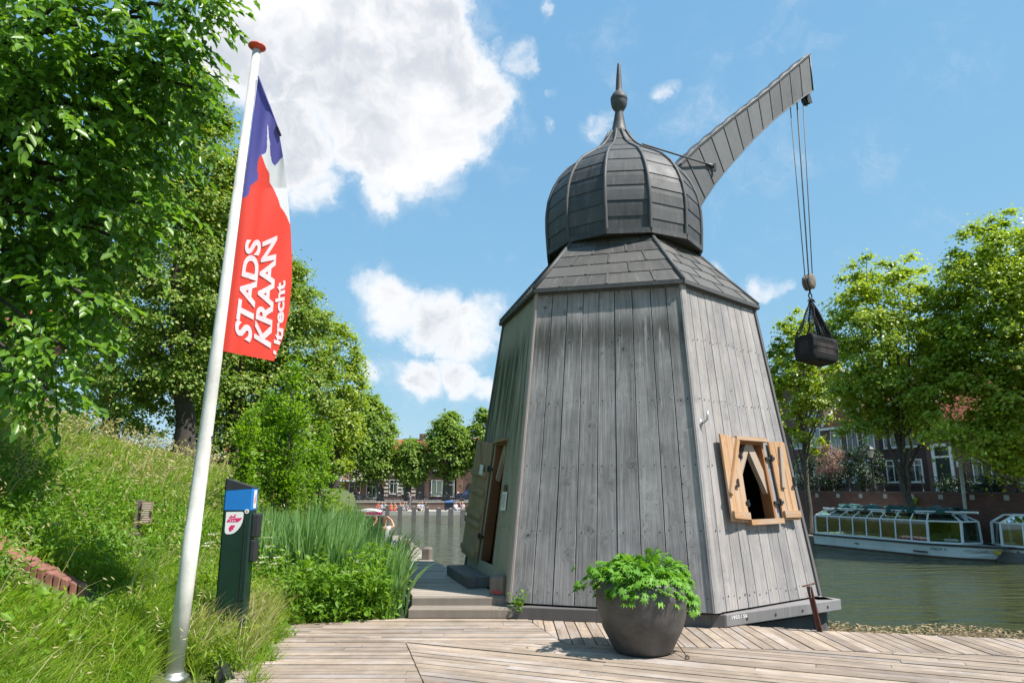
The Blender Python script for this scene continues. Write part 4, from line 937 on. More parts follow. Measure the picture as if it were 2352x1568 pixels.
b = MB(); mprism(b, z_b0+.001, z_b1l, z_b1r, .001); bl = b.build('blue_band', M['meter_blue'], meter)
b = MB(); mprism(b, z_b1l+.001, zt_l, zt_r-.01, .003, z_b1r+.001); b.build('cap', M['meter_black'], meter)
b = MB(); b.box((hw+.0035, dM*.4, (z_b0+z_b1r)/2), (.003, dM*.5, (z_b1r-z_b0)*.85)); sl = b.build('side_label', M['white'], meter)
b = MB(); b.box((hw+.006, dM*.35, (z_b0+z_b1r)/2-.015), (.003, dM*.16, .05)); b.box((hw+.006, dM*.45, (z_b0+z_b1r)/2+.03), (.003, dM*.10, .03)); b.build('printed_text', M['red'], sl)
for (zc_, h_, d_) in ((z_b0-.155, .24, .075), (z_b0-.40, .22, .060)):
    b = MB(); b.box((hw+d_/2, dM*.42, zc_), (d_, dM*.7, h_)); o = bevel(b.build('card_reader', M['meter_black'], meter), .015, 2)
b = MB(); b.box((hw*.62, -.004, z_b0*.52), (.006, .006, z_b0*.85)); b.build('door_seam', M['meter_black'], meter)
b = MB(); b.box((hw*.75, -.003, .62), (hw*.4, .005, .006)); b.build('door_seam', M['meter_black'], meter)
# sticker with boat and hand
zs1 = z_b0-.015; ws = wM*.60; xs0 = -hw+.035; hs = .22
pts = []
for (x, z) in ((0, -.01), (.9, 0), (1.0, -.05), (1.0, -.30), (.97, -.48), (.88, -.66), (.74, -.82), (.55, -.95), (.35, -1.0), (.12, -1.0), (.02, -.93), (0, -.8)): pts.append((xs0+x*ws, -.003, zs1+z*hs))
b = MB(); b.prism(pts, (0, .002, 0)); st = b.build('sticker', M['sticker'], meter)
def ink(P, name, y=-.0045):
    b = MB(); b.prism([(xs0+x*ws, y, zs1+z*hs) for x, z in P], (0, .0012, 0)); b.build(name, M['magenta'], st)
ink([(.06, -.46), (.14, -.34), (.42, -.30), (.92, -.27), (.95, -.29), (.78, -.43), (.70, -.46)], 'boat_pictogram')
ink([(.22, -.30), (.42, -.26), (.62, -.26), (.52, -.23), (.60, -.12), (.52, -.12), (.44, -.20), (.34, -.21), (.36, -.16), (.26, -.16), (.30, -.22), (.18, -.24)], 'cabin_pictogram')
ink([(.22, -.72), (.34, -.60), (.55, -.60), (.58, -.66), (.48, -.72), (.50, -.80), (.40, -.80), (.38, -.88), (.26, -.86)], 'hand_pictogram')
b = MB()
for q in range(3): b.tube([(xs0+ws*(.28+.13*q), -.0046, zs1-hs*.40), (xs0+ws*(.28+.13*q), -.0055, zs1-hs*.40)], .006, 8)
b.build('porthole', M['sticker'], st)
b = MB(); b.tube([(hw*.66, -.001, z_b0-.012), (hw*.66, -.004, z_b0-.012)], .022, 16); ba = b.build('badge', M['sticker'], meter)
V, F = text_vf('C', .05); V = (V-V.min(0))/V.max(0); b = MB(); b.poly([(hw*.66-.009+x*.018, -.0055, z_b0-.022+y*.02) for x, y in V], F); b.build('lettering', M['meter_black'], ba)
# ---------------------------------------------------------------- small signpost, lamp, edging in the grass
sp = hit(316, 1232); tt = sp[1]*_c+(sp[2]-CAMH)*_s
sg = thing('information_stake', 'short weathered wooden stake with a small brown text plate, on the bank', 'signpost', tuple(sp), R(12)); u_ = tt/FPX
b = MB(); b.prism([(-15*u_, 0, -.15), (-1*u_, 0, -.15), (-1*u_, .07, -.15), (-15*u_, .07, -.15)], (4*u_, 0, 82*u_+.15)); bevel(b.build('stake', M['wood_post'], sg), .006)
b = MB(); b.box((15*u_, -.02, 54*u_), (23*u_, .03, 50*u_)); pl = b.build('plate', paint('brown_plate', (0.30, .19, .14), .6), sg)
b = MB()
for q in range(9): b.box((15*u_-random.uniform(0, 2)*u_, -.0365, (74-5*q)*u_), (18*u_, .002, 1.6*u_))
b.build('printed_text', M['plaster'], pl)
lp = hit(510, 1568); fl = thing('floodlight', 'black metal floodlight tilted in the grass by the flagpole', 'lamp', tuple(lp), R(-35))
b = MB(); rt = Matrix.Rotation(R(-38), 3, 'X')@Matrix.Rotation(R(30), 3, 'Y')
b.box((0, 0, .075), (.22, .13, .10), rt); o = bevel(b.build('housing', M['meter_black'], fl), .012)
b = MB(); b.box(tuple(rt@Vector((0, .05, .055))+Vector((0, 0, .075))), (.20, .02, .012), rt); b.build('visor', M['meter_black'], fl)
b = MB(); b.box(tuple(rt@Vector((0, 0, .052))+Vector((0, 0, .075))), (.19, .10, .004), rt); b.build('lens', M['glass_dark'], fl)
b = MB(); b.beam((0, .0, -.1), (0, 0, .05), .03, .03); b.build('stem', M['iron'], fl)
# brick edging that climbs the bank
P = [hit(x, y) for x, y in ((-60, 1222), (0, 1268), (60, 1305), (120, 1335), (170, 1358), (205, 1372))]
ed = MB(); n_ = 0
L = np.cumsum([0]+[np.linalg.norm(P[i+1]-P[i]) for i in range(len(P)-1)]); P = np.array(P); P[:, 2] -= .035; P_EDGE = P.copy(); bw = .072
def along(s): return np.array([np.interp(s, L, P[:, k]) for k in range(3)])
s_ = 0
while s_ < L[-1]-bw:
    a, c = along(s_+.004), along(s_+bw-.004); d = unit((c-a)*np.array([1, 1, 0])); nn = np.array([-d[1], d[0], 0]); j = random.uniform(-.008, .008)
    ed.prism([a-nn*.12+np.array([0, 0, -.12]), c-nn*.12+np.array([0, 0, -.12]), c+nn*.10+np.array([0, 0, -.12]), a+nn*.10+np.array([0, 0, -.12])], (0, 0, .26+j)); s_ += bw
tag(bevel(ed.build('brick_edging', paint('edging_brick_red', (.23, .095, .07), .85, scale=12, var=.35)), .008), 'row of upright red bricks edging the grassy bank', 'edging')
# ---------------------------------------------------------------- planter
pf = onz(1478, 1511, 0); Rb = .29; pc = pf*(1+Rb/pf[1]); tcn = pc[1]*_c+(0.45-CAMH)*_s
Rm = 104/FPX*tcn
prof_ = [(.001, .0), (Rb*.96, .0), (Rb, .012), (Rb*1.14, .10), (Rm*.86, .22), (Rm*.955, .35), (Rm, .50), (Rm*.995, .56), (Rm*.955, .63), (Rm*.90, .68), (Rm*.84, .705), (Rm*.80, .70), (Rm*.78, .66), (Rm*.78, .60)]
zz_ = np.array([p[1] for p in prof_]); 
from_ = [(r, z) for r, z in prof_]
import bisect
def smooth_prof(P, n=46):
    P = np.array(P); s = np.concatenate([[0], np.cumsum(np.linalg.norm(np.diff(P, axis=0), axis=1))]); t = np.linspace(0, s[-1], n)
    q = np.stack([np.interp(t, s, P[:, 0]), np.interp(t, s, P[:, 1])], 1)
    for _ in range(2): q[1:-1] = (q[:-2]+2*q[1:-1]+q[2:])/4
    return [tuple(x) for x in q]
pot = thing('planter', 'big round dark grey ceramic planter on the boardwalk before the crane', 'planter', tuple(pc))
b = MB(); b.lathe(smooth_prof(prof_), 64); b.build('pot', M['pot'], pot, True)
b = MB(); b.lathe([(.001, .655), (Rm*.78, .64)], 32); b.build('soil', M['soil'], pot)
plant = thing('pot_plant', 'leafy bright green plant spilling out of the grey planter', 'plant', tuple(pc+np.array([0, 0, .6])))
def lobed_leaf(C_, ax, nr, size, rng):
    """deeply cut leaf as a fan of pointed lobes that droop towards the tip"""
    ax = unit(ax); sd = unit(np.cross(ax, nr)); nn = np.cross(sd, ax); n = 17; pts = [C_]
    for k in range(n):
        th = -2.6+5.2*k/(n-1); tooth = 1.0 if k % 2 == 0 else .58; rr = size*tooth*(.55+.45*math.cos(th*.55))*rng.uniform(.88, 1.1)
        p = C_ + ax*(rr*math.cos(th)) + sd*(rr*.85*math.sin(th)); droop = (rr*1.0)**2/size*.42
        pts.append(p - nn*droop + nn*(.06*size if k % 2 else 0))
    return pts
rng = np.random.default_rng(5); V = []; F = []; ST = MB()
for k in range(900):
    th = rng.uniform(0, 2*math.pi); q = rng.uniform(0, 1)**.55; el = (1-q)*1.45+rng.uniform(-.12, .12)
    if el < -.05: el = 0
    rad = (.47+.05*math.sin(3*th+1)+.035*math.sin(5*th))*rng.uniform(.80, 1.05)
    p = np.array([rad*math.cos(el)*math.cos(th)*1.02, rad*math.cos(el)*math.sin(th), .02+(.30)*math.sin(el)*rad/.5*(1+.10*math.sin(2*th+.5))])
    if q > .82: p[2] -= rng.uniform(0, .14)*(1 if rng.random() < .6 else .4)
    out = unit(np.array([math.cos(th)*math.cos(el), math.sin(th)*math.cos(el), .55*math.sin(el)+.1])); 
    ax = out+np.array([0, 0, -.55*math.cos(el)])+rng.normal(0, .35, 3); nr = np.array([0, 0, 1.0])+out*.8+rng.normal(0, .3, 3)
    P = lobed_leaf(p, ax, nr, rng.uniform(.042, .078), rng); i = len(V); V += P
    F += [(i, i+1+m_, i+2+m_) for m_ in range(16)]
    if k % 5 == 0: ST.tube([(p[0]*.15, p[1]*.15, .0), (p[0]*.6, p[1]*.6, p[2]*.75+.1), tuple(p)], .004, 4, False)
for k in range(46):      # the sprig that leans out to one side
    s = rng.uniform(0, 1); p = np.array([-.42-.20*s, -.10-.05*s, .20+.10*s-.30*s*s])+rng.normal(0, .055, 3)
    P = lobed_leaf(p, np.array([-1, 0, -.5])+rng.normal(0, .4, 3), np.array([-.2, -.3, 1])+rng.normal(0, .3, 3), rng.uniform(.045, .075), rng); i = len(V); V += P; F += [(i, i+1+m_, i+2+m_) for m_ in range(16)]
for k in range(60):      # and the tuft that hangs over the rim on the other
    s = rng.uniform(0, 1); p = np.array([.40+.10*s, -.12-.02*s, .06-.22*s])+rng.normal(0, .05, 3)
    P = lobed_leaf(p, np.array([.5, -.3, -.9])+rng.normal(0, .4, 3), np.array([.6, -.6, .6])+rng.normal(0, .3, 3), rng.uniform(.045, .08), rng); i = len(V); V += P; F += [(i, i+1+m_, i+2+m_) for m_ in range(16)]
me = np_mesh('foliage', np.array(V), [np.array(F)]); link('foliage', me, M['l_pot'], plant); ST.build('stem', M['l_pot'], plant)
b = MB(); q0 = onz(1548, 1488, 0); q0[2] = .10; q1 = onz(1579, 1514, 0); q1[2] = .02; b.tube([q0, q1], .005, 5)
q2 = q1+np.array([.0, 0, .0]); b.tube([q1+np.array([.018*math.cos(a), .0, .018*math.sin(a)]) for a in np.linspace(0, 6.28, 9)], .005, 5, False); tag(b.build('ground_anchor', M['iron']), 'thin iron eye rod leaning on the foot of the planter', 'rod')
# ---------------------------------------------------------------- weeds at the crane foot
def weed(loc, h, n, label, seed):
    rg = np.random.default_rng(seed); g = thing('weed', label, 'weed', tuple(loc)); V = []; F = []; b = MB()
    for k in range(n):
        th = rg.uniform(0, 6.28); ln = rg.uniform(.1, .5)*h; tip_ = np.array([ln*math.cos(th), ln*math.sin(th)*.7, h*rg.uniform(.45, 1)]); b.tube([(0, 0, 0), tuple(tip_*np.array([.4, .4, .6])), tuple(tip_)], .003, 4, False)
        for m_ in range(7):
            s = rg.uniform(.35, 1.05); p = tip_*np.array([s*s, s*s, s])+rg.normal(0, .02, 3); P = lobed_leaf(p, np.array([math.cos(th), math.sin(th), rg.uniform(-.5, .6)])+rg.normal(0, .5, 3), rg.normal(0, .4, 3)+np.array([0, 0, 1]), rg.uniform(.02, .042), rg); i = len(V); V += P; F += [(i, i+1+q, i+2+q) for q in range(16)]
    link('foliage', np_mesh('foliage', np.array(V), [np.array(F)]), M['l_nettle'], g); b.build('stem', M['l_nettle'], g)
weed(onz(1192, 1418, 0)+np.array([0, -.04, 0]), .32, 15, 'tall green weed beside the timber steps at the crane corner', 1)
weed(onz(1320, 1420, 0)+np.array([0, -.05, 0]), .14, 10, 'low green weed growing under the front beam of the crane', 2)
# ---------------------------------------------------------------- iron post, bollards
rp = onz(1880, 1449, 0)+np.array([0, -.02, 0]); rtp = onY(1857, 1346, rp[1]+.02)
g = thing('iron_post', 'rusty leaning iron post at the boardwalk edge by the water', 'post', tuple(rp-np.array([0, 0, .2])))
def RR(o): o.matrix_parent_inverse = Matrix.Translation(-Vector(rp-np.array([0, 0, .2]))); return o
b = MB(); d_ = unit(rtp-rp); b.beam(rp-d_*.2, rtp, .05, .012, up=(0, 1, 0)); b.beam(rp-d_*.2+np.array([.018, -.02, 0]), rtp+np.array([.018, -.02, 0]), .012, .045, up=(0, 1, 0)); RR(b.build('angle_bar', M['rust'], g))
b = MB(); b.beam(rtp+np.array([-.07, 0, .0]), rtp+np.array([.09, .01, .035]), .03, .012); RR(b.build('cross_plate', M['rust'], g))
b = MB(); b.tube([rtp+np.array([.02, -.02, .03]), rtp+np.array([.0, -.04, -.05]), rtp+np.array([.015, -.03, -.12])], .006, 5); RR(b.build('wire', M['steel'], g))
def bollard(loc, w, h, label, rz, name='bollard'):
    g = thing(name, label, 'bollard', tuple(loc), rz); b = MB(); c = w*.14; hw_ = w/2
    ring = [(-hw_+c, -hw_), (hw_-c, -hw_), (hw_, -hw_+c), (hw_, hw_-c), (hw_-c, hw_), (-hw_+c, hw_), (-hw_, hw_-c), (-hw_, -hw_+c)]
    def lvl(z, k): return [(x*k, y*k, z) for x, y in ring]
    V = lvl(0, 1)+lvl(h*.86, 1.0)+lvl(h*.97, .82)+lvl(h, .4); F = []
    for r in range(3): F += [(r*8+k, r*8+(k+1) % 8, r*8+8+(k+1) % 8, r*8+8+k) for k in range(8)]
    F.append(tuple(range(24, 32))); b.poly(V, F); b.build('post', M['wood_post'], g); return g
g = bollard((-.175, 9.62, PZ), .215, .25, 'squat weathered timber bollard with red cord at the top of the steps', R(-12))
b = MB(); 
for q in range(3): b.tube([(.125*math.cos(a), .125*math.sin(a), .03+.014*q+.006*math.sin(a*2)) for a in np.linspace(0, 6.28, 17)], .008, 5, False)
b.build('cord', paint('red_cord', (.5, .08, .07), .8), g)
b = MB(); b.tube([(.12, -.02, .03), (.15, -.03, .10), (.14, -.06, .14), (.16, -.03, .06), (.13, -.08, .01)], .006, 5); b.build('wire', M['steel'], g)
bollard(onz(981, 1284, PZ), .18, .235, 'squat timber bollard midway along the pier edge', R(-10))
bollard(onz(934, 1261, PZ), .17, .24, 'timber bollard at the far end of the pier, nearest the couple', R(-10))
sp2 = hit(683, 1372); bollard(np.array([sp2[0], sp2[1], sp2[2]-.1]), .125, .42, 'old grey timber stump among the nettles', R(10), 'timber_stump')
# ---------------------------------------------------------------- trees
def limb(b, a, c, r0, r1, rg, n=6, sag=0.0, wob=.06, sides=7):
    a, c = np.array(a, float), np.array(c, float); L = np.linalg.norm(c-a); P = []
    for k in range(n+1):
        t = k/n; p = a*(1-t)+c*t + rg.normal(0, wob*L*.35, 3)*math.sin(math.pi*t) + np.array([0, 0, sag*L*math.sin(math.pi*t)]); P.append(p)
    b.tube(P, [r0*(1-k/n)+r1*k/n for k in range(n+1)], sides, False)
def ball(rg, n):
    v = unit(rg.normal(0, 1, (n, 3))); return v
def crown_clumps(rg, c, rad, n, shell=.72, shape=None):
    """clump centres scattered in the outer part of an uneven crown"""
    out = []; k = 0
    while len(out) < n and k < n*60:
        k += 1; v = ball(rg, 1)[0]; r = rg.uniform(shell**3, 1)**(1/3) if rg.random() < .8 else rg.uniform(.25, .8)
        q = v*r
        if shape is not None:
            s = shape(q[2]); q[0] *= s; q[1] *= s
        out.append(q)
    out = np.array(out); return np.array(c)+out*np.array(rad), out
def clump_leaves(rg, cc, q, per, cr, leaf, droop=.3, flat=.6, rad=(1, 1, 1)):
    """leaves of many clumps at once; each clump is a shallow dome of leaves facing out and up"""
    n = len(cc); idx = np.repeat(np.arange(n), per); N = len(idx)
    crs = rg.uniform(.65, 1.3, n)*cr
    v = ball(rg, N); r = np.abs(rg.normal(0, .62, N))+.08
    off = v*r[:, None]*crs[idx][:, None]; off[:, 2] *= flat
    out = unit(q*np.array([1/rad[0], 1/rad[1], 1/rad[2]])+np.array([0, 0, .25]))[idx]
    C_ = cc[idx]+off
    C_[:, 2] -= droop*(np.linalg.norm(off[:, :2], axis=1)**2)/np.maximum(crs[idx], .01)
    nr = unit(out*1.15+v*.55+np.array([0, 0, .55])+rg.normal(0, .6, (N, 3)))
    ax = unit(v*.8+out*.5+np.array([0, 0, -.35])+rg.normal(0, .5, (N, 3)))
    ax = unit(ax - nr*np.sum(ax*nr, 1)[:, None]*.8)
    L = leaf*rg.uniform(.65, 1.3, N); return C_, L, ax, nr
def tree(name, label, base, crown_c, rad, nclump, per, cr, leaf, m, bark, trunk_r, group, seed, shape=None, shell=.70, lw=.75, flat=.6, trunk_top=None, limbs=9, lean=0.0, extra=None):
    rg = np.random.default_rng(seed); base = np.array(base, float); t = thing(name, label, 'tree', tuple(base), 0, group)
    cw = np.array(crown_c, float); cc, q = crown_clumps(rg, cw-base, rad, nclump, shell, shape)
    if extra is not None:
        ex = np.array([np.array(e[:3])-base for e in extra]); cc = np.concatenate([cc, ex]); q = np.concatenate([q, unit(ex-(cw-base))])
    C_, L, ax, nr = clump_leaves(rg, cc, q, per, cr, leaf, flat=flat, rad=rad)
    o = link('crown', leaf_mesh('crown', C_, L, L*lw, ax, nr), m, t)
    b = MB(); top = (cw-base)+np.array([0, 0, rad[2]*.45]); zb_ = (cw-base)[2]-rad[2]*.9
    P = [np.array([0, 0, -.3]), np.array([0, 0, .25])]; n = 9
    for k in range(1, n+1): s = k/n; P.append(top*s*np.array([1, 1, 1])+np.array([rg.normal(0, .05*trunk_r*6), rg.normal(0, .05*trunk_r*6), 0])*(1 if k < n else 0)+np.array([0, 0, .25*(1-s)]))
    b.tube(P, [trunk_r*1.5, trunk_r*1.12]+[trunk_r*(1-.86*k/n) for k in range(1, n+1)], 12, False)
    pick = rg.permutation(len(cc))[:limbs]
    for k in pick:
        hz = np.clip(rg.uniform(.30, .85), 0, 1); s = max(.12, min(.95, (cc[k][2]/top[2])*hz)); a = top*s
        limb(b, a, cc[k], trunk_r*(1-.8*s)*.55, trunk_r*.06, rg, 6, -.04)
    tr = b.build('trunk', bark, t, True); return t
# the elm close by, its trunk out of the picture on the left, its boughs hanging in
rg = np.random.default_rng(3); tb = np.array([-9.6, 7.6, float(terr(-9.6, 7.6))])
elm = thing('elm_tree', 'big leafy tree overhanging from the edge, its large pointed leaves near the flagpole', 'tree', tuple(tb))
BOUGH = [(40,60,8.2,1.3),(200,60,8.6,1.1),(330,40,8.5,.75),(430,25,8.2,.40),(120,260,8.3,1.2),(270,190,8.7,.85),(380,150,8.4,.50),(440,200,8.3,.30),(400,290,8.5,.36),(70,470,8.4,1.0),(200,400,8.7,.85),(310,390,8.6,.50),(350,470,8.3,.26),(250,520,8.3,.42),(60,640,8.2,.70),(160,610,8.4,.48),(140,720,7.9,.38),(215,690,7.8,.16),(60,790,7.7,.50),(150,800,7.5,.22),(40,880,7.5,.24),(110,895,7.4,.13),(-150,200,8.5,1.5),(-200,500,8.5,1.4),(-60,-120,9.2,1.2),(410,-70,8.6,.4),(480,-40,8.4,.25),(-160,760,8,.9),(310,560,8.3,.15),(60,330,9.6,1.3),(200,250,10,1.2),(60,560,9.4,1.0)]
Cs = []; As = []; Ns = []; Ls = []; b = MB(); tw = MB()
heart = np.array([-7.6, 8.2, 7.0])
limb(b, tb-tb+np.array([0, 0, -.3]), heart-tb, .34, .20, rg, 8, 0, .03, 10)
for (x, y, t_, r_) in BOUGH:
    c = ont(x, y, t_); s0_ = heart-tb; j = min(max((c[2]-tb[2])/(heart[2]-tb[2]), .35), 1.0); limb(b, s0_*j, c-tb, .085*min(1, r_+.2), .018, rg, 7, .10, .07, 6)
    nt = int(104*r_**2)+7
    for k in range(nt):      # twigs: each a drooping spray with leaves in two ranks
        v = ball(rg, 1)[0]; rr = rg.uniform(.2, 1)**.5; o = c + v*np.array([r_, r_, r_*.8])*rr
        d = unit(np.array([v[0]*.8+.35, v[1]*.5-.25, -.35+v[2]*.4])+rg.normal(0, .28, 3)); ln = rg.uniform(.28, .55)
        n = int(ln/.046); ts = np.linspace(0, 1, n); P = o+d*ts[:, None]*ln+np.array([0, 0, -1])*(ts[:, None]**2)*ln*.35
        sd = unit(np.cross(d, np.array([0, 0, 1]))+rg.normal(0, .15, 3)); sgn = np.where(np.arange(n) % 2, 1.0, -1.0)[:, None]
        ax = unit(d*.75+sd*sgn*.75+np.array([0, 0, -.40])+rg.normal(0, .22, (n, 3))); nr = unit(np.array([.28, -.32, 1.0])+rg.normal(0, .42, (n, 3)))
        L = rg.uniform(.095, .165, n); Cs.append(P+ax*L[:, None]*.5-tb); As.append(ax); Ns.append(nr); Ls.append(L)
        if k % 2 == 0: tw.tube([P[0]-tb, P[n//2]-tb, P[-1]-tb], [.006, .004, .002], 4, False)
C_ = np.concatenate(Cs); L = np.concatenate(Ls); V6, F6 = leaves6_vf(C_, L, L*.56, np.concatenate(As), np.concatenate(Ns)); link('crown', np_mesh('crown', V6, [F6]), M['l_near'], elm)
b.build('trunk', M['bark_dark'], elm, True); tw.build('twigs', M['bark_dark'], elm)
# lindens along the bank
LG = 'lindens along the bank'
def onbank(x, Y): X = (x-1176)/FPX*(Y*_c); return np.array([X, Y, float(terr(X, Y))])
dome_shape = lambda z: (1-.36*max(0, z)**1.8) if z > 0 else 1.0
def linden(px_, t_, px_c, y_top, y_bot, rpx, label, seed, n, per, leaf=.115, m='l_linden', bark='bark_dark', name='linden_tree', depth=1.0, cr=.62, flat=.55, shape=dome_shape):
    bs = onbank(px_, t_); tt = bs[1]*_c; c0 = onY(px_c, (y_top+y_bot)/2, bs[1]); zt_ = onY(px_c, y_top, bs[1])[2]; zb_ = onY(px_c, y_bot, bs[1])[2]
    r = rpx/FPX*(bs[1]*_c+(c0[2]-CAMH)*_s); return tree(name, label, bs, (c0[0], c0[1], (zt_+zb_)/2), (r, r*depth, (zt_-zb_)/2), n, per, cr, leaf, M[m], M[bark], .30, LG, seed, shape, flat=flat)
linden(415, 21, 388, 140, 1035, 196, 'tall dark linden with yellowish flower tufts, nearest behind the flagpole', 21, 520, 165)
linden(250, 26, 215, 250, 1040, 190, 'linden behind the overhanging elm, mostly hidden', 22, 210, 130, leaf=.15)
linden(545, 27, 520, 330, 1080, 120, 'linden standing right behind the banner, shaded below', 23, 260, 150, leaf=.13)
linden(655, 30, 640, 590, 1120, 140, 'broad linden with pale flower tufts, seen below and beside the banner', 24, 360, 165, leaf=.135)
linden(770, 52, 775, 735, 1100, 62, 'lighter green tree showing behind the lindens, next to open sky', 25, 150, 120, leaf=.22, m='l_plane', name='ash_tree', cr=.9)
linden(470, 36, 455, 420, 1080, 120, 'linden further back, seen between the others', 26, 150, 110, leaf=.17)
# light green saplings between the reeds and the lindens
def sapling(px_, t_, y_top, rpx, label, seed, n, per):
    rg = np.random.default_rng(seed); bs = onbank(px_, t_); zt_ = onY(px_, y_top, bs[1])[2]; H = zt_-bs[2]; r = rpx/FPX*t_; t = thing('young_alder', label, 'tree', tuple(bs), 0, 'young alders on the bank')
    b = MB(); Cs, Ls, As, Ns = [], [], [], []
    stems = 4
    for s in range(stems):
        th = rg.uniform(0, 6.28); tip_ = np.array([r*.55*math.cos(th), r*.55*math.sin(th), H*rg.uniform(.72, 1)]) if s else np.array([0, 0, H]); limb(b, (0, 0, -.1), tip_, .035, .006, rg, 7, 0, .05, 6)
        for k in range(n//stems):
            z = rg.uniform(.12, 1); a = tip_*z; L_ = r*rg.uniform(.25, .95)*(1.1-.75*z); th2 = rg.uniform(0, 6.28); e = a+np.array([L_*math.cos(th2), L_*math.sin(th2), L_*.55]); limb(b, a, e, .009, .003, rg, 3, .05, .08, 4)
            m_ = per; q = rg.uniform(.15, 1.05, m_); P = a+(e-a)*q[:, None]+rg.normal(0, .09, (m_, 3)); Cs.append(P); Ls.append(rg.uniform(.05, .095, m_)); As.append(unit((e-a)+rg.normal(0, .5, (m_, 3))*L_)); Ns.append(unit(np.array([0, 0, .8])+rg.normal(0, .6, (m_, 3))))
    L = np.concatenate(Ls); link('crown', leaf_mesh('crown', np.concatenate(Cs), L, L*.72, np.concatenate(As), np.concatenate(Ns)), M['l_sapling'], t); b.build('trunk', M['bark'], t, True)
sapling(655, 14.0, 840, 120, 'bright green young alder bush rising above the reeds', 31, 170, 46)
sapling(735, 15.5, 985, 75, 'small bright green alder leaning over the reeds', 32, 70, 40)
sapling(560, 13.0, 945, 45, 'slim bright green young alder next to the payment post', 33, 60, 34)
# ---------------------------------------------------------------- far plane trees across the water
def far_tree(px_c, y_top, y_bot, w, label, seed, Y=84.0, trunk_y=1147, px_t=None, n=230, per=74, leaf=.32):
    px_t = px_t or px_c; X = (px_t-1176)/FPX*(Y*_c+1); bs = np.array([X, Y, FZ]); tt = Y*_c+1; zt_ = onY(px_c, y_top, Y)[2]; zb_ = onY(px_c, y_bot, Y)[2]; Xc = onY(px_c, (y_top+y_bot)/2, Y)[0]
    r = w/2/FPX*tt; return tree('plane_tree', label, bs, (Xc, Y, (zt_+zb_)/2), (r*1.02, r, (zt_-zb_)/2), n, per, r*.30, leaf, M['l_far'], M['bark'], .42, 'plane trees across the water', seed, lambda z: (1-.40*max(0, z)**1.6), .74, .8, .6)
far_tree(850, 905, 1112, 128, 'tallest rounded plane tree across the water, over the pale cafe front', 41, n=290, px_t=878)
far_tree(946, 1003, 1118, 82, 'smaller plane tree in front of the banded house across the water', 42, px_t=940, n=160)
far_tree(1032, 943, 1098, 104, 'second tall plane tree across the water, left of its neighbour at the crane', 43, px_t=1027)
far_tree(1112, 936, 1100, 84, 'plane tree across the water, half hidden by the crane wall', 44, px_t=1105, n=170)
far_tree(752, 985, 1110, 90, 'plane tree across the water, behind the alder bush', 45, n=150)
# plane trees on the right quay
def wharf_tree(px_t, t_, px_c, y_top, y_bot, w, label, seed, n, per, leaf, z0, extra=None, depth=1.0, yb=None, tr=.2):
    X = (px_t-1176)/FPX*t_; Y = t_/_c*0.985; bs = np.array([X, Y, z0]); c = onY(px_c, (y_top+y_bot)/2, Y); zt_, zb_ = onY(px_c, y_top, Y)[2], onY(px_c, y_bot, Y)[2]; r = w/2/FPX*(t_+(c[2]-CAMH)*_s)
    ex = [onY(x, y, Y+dy) for x, y, dy in extra] if extra else None
    return tree('plane_tree', label, bs, c, (r, r*depth, (zt_-zb_)/2), n, int(per*.85), r*.22, leaf, M['l_plane'], M['bark'], tr, 'plane trees on the right quay', seed, lambda z: (1-.28*max(0, z)**2), .5, .85, .5, extra=ex, limbs=16)
wharf_tree(2072, 30.0, 2040, 600, 1010, 300, 'tall plane tree rising through the quay wall line behind the first boat', 51, 310, 140, .15, -.75, [(1935, 640, 0), (1960, 610, .5), (1990, 590, 0), (1925, 690, 0), (1900, 760, 0), (1905, 830, -.5), (1920, 880, 0), (1950, 930, 0), (2090, 590, 0), (2120, 620, 0), (1985, 985, -.5), (1935, 990, 0)]+[(x_, y_, d_) for x_, y_, d_ in zip(np.linspace(1930, 2140, 16), 930+45*np.abs(np.sin(np.arange(16)*1.9)), .7*np.cos(np.arange(16)*2.3))])
wharf_tree(2400, 27.0, 2330, 500, 1085, 350, 'largest plane tree at the edge, its crown hanging low over the quay railing', 52, 560, 150, .145, -.75, [(2210, 540, 0), (2235, 520, 0), (2190, 580, .4), (2170, 660, 0), (2150, 745, 0), (2125, 830, 0), (2140, 900, 0), (2190, 985, 0), (2240, 1030, 0), (2290, 1060, 0), (2330, 1090, 0), (2350, 1080, 0), (2160, 950, .5), (2280, 505, 0), (2320, 485, 0)]+[(x_, y_, d_) for x_, y_, d_ in zip(np.linspace(2120, 2360, 26), 960+70*np.abs(np.sin(np.arange(26)*1.7))+np.linspace(-30, 40, 26), .8*np.cos(np.arange(26)*2.3))])
wharf_tree(1842, 37.0, 1835, 720, 1010, 170, 'slim plane tree half hidden behind the sunny crane wall', 53, 170, 115, .16, -.75, [(1790, 745, 0), (1830, 715, 0), (1860, 745, 0), (1885, 1010, 0), (1870, 1035, 0)], tr=.17)
wharf_tree(1700, 47, 1730, 850, 1040, 120, 'plane tree further along the quay, behind the crane', 54, 60, 70, .25, -.75)
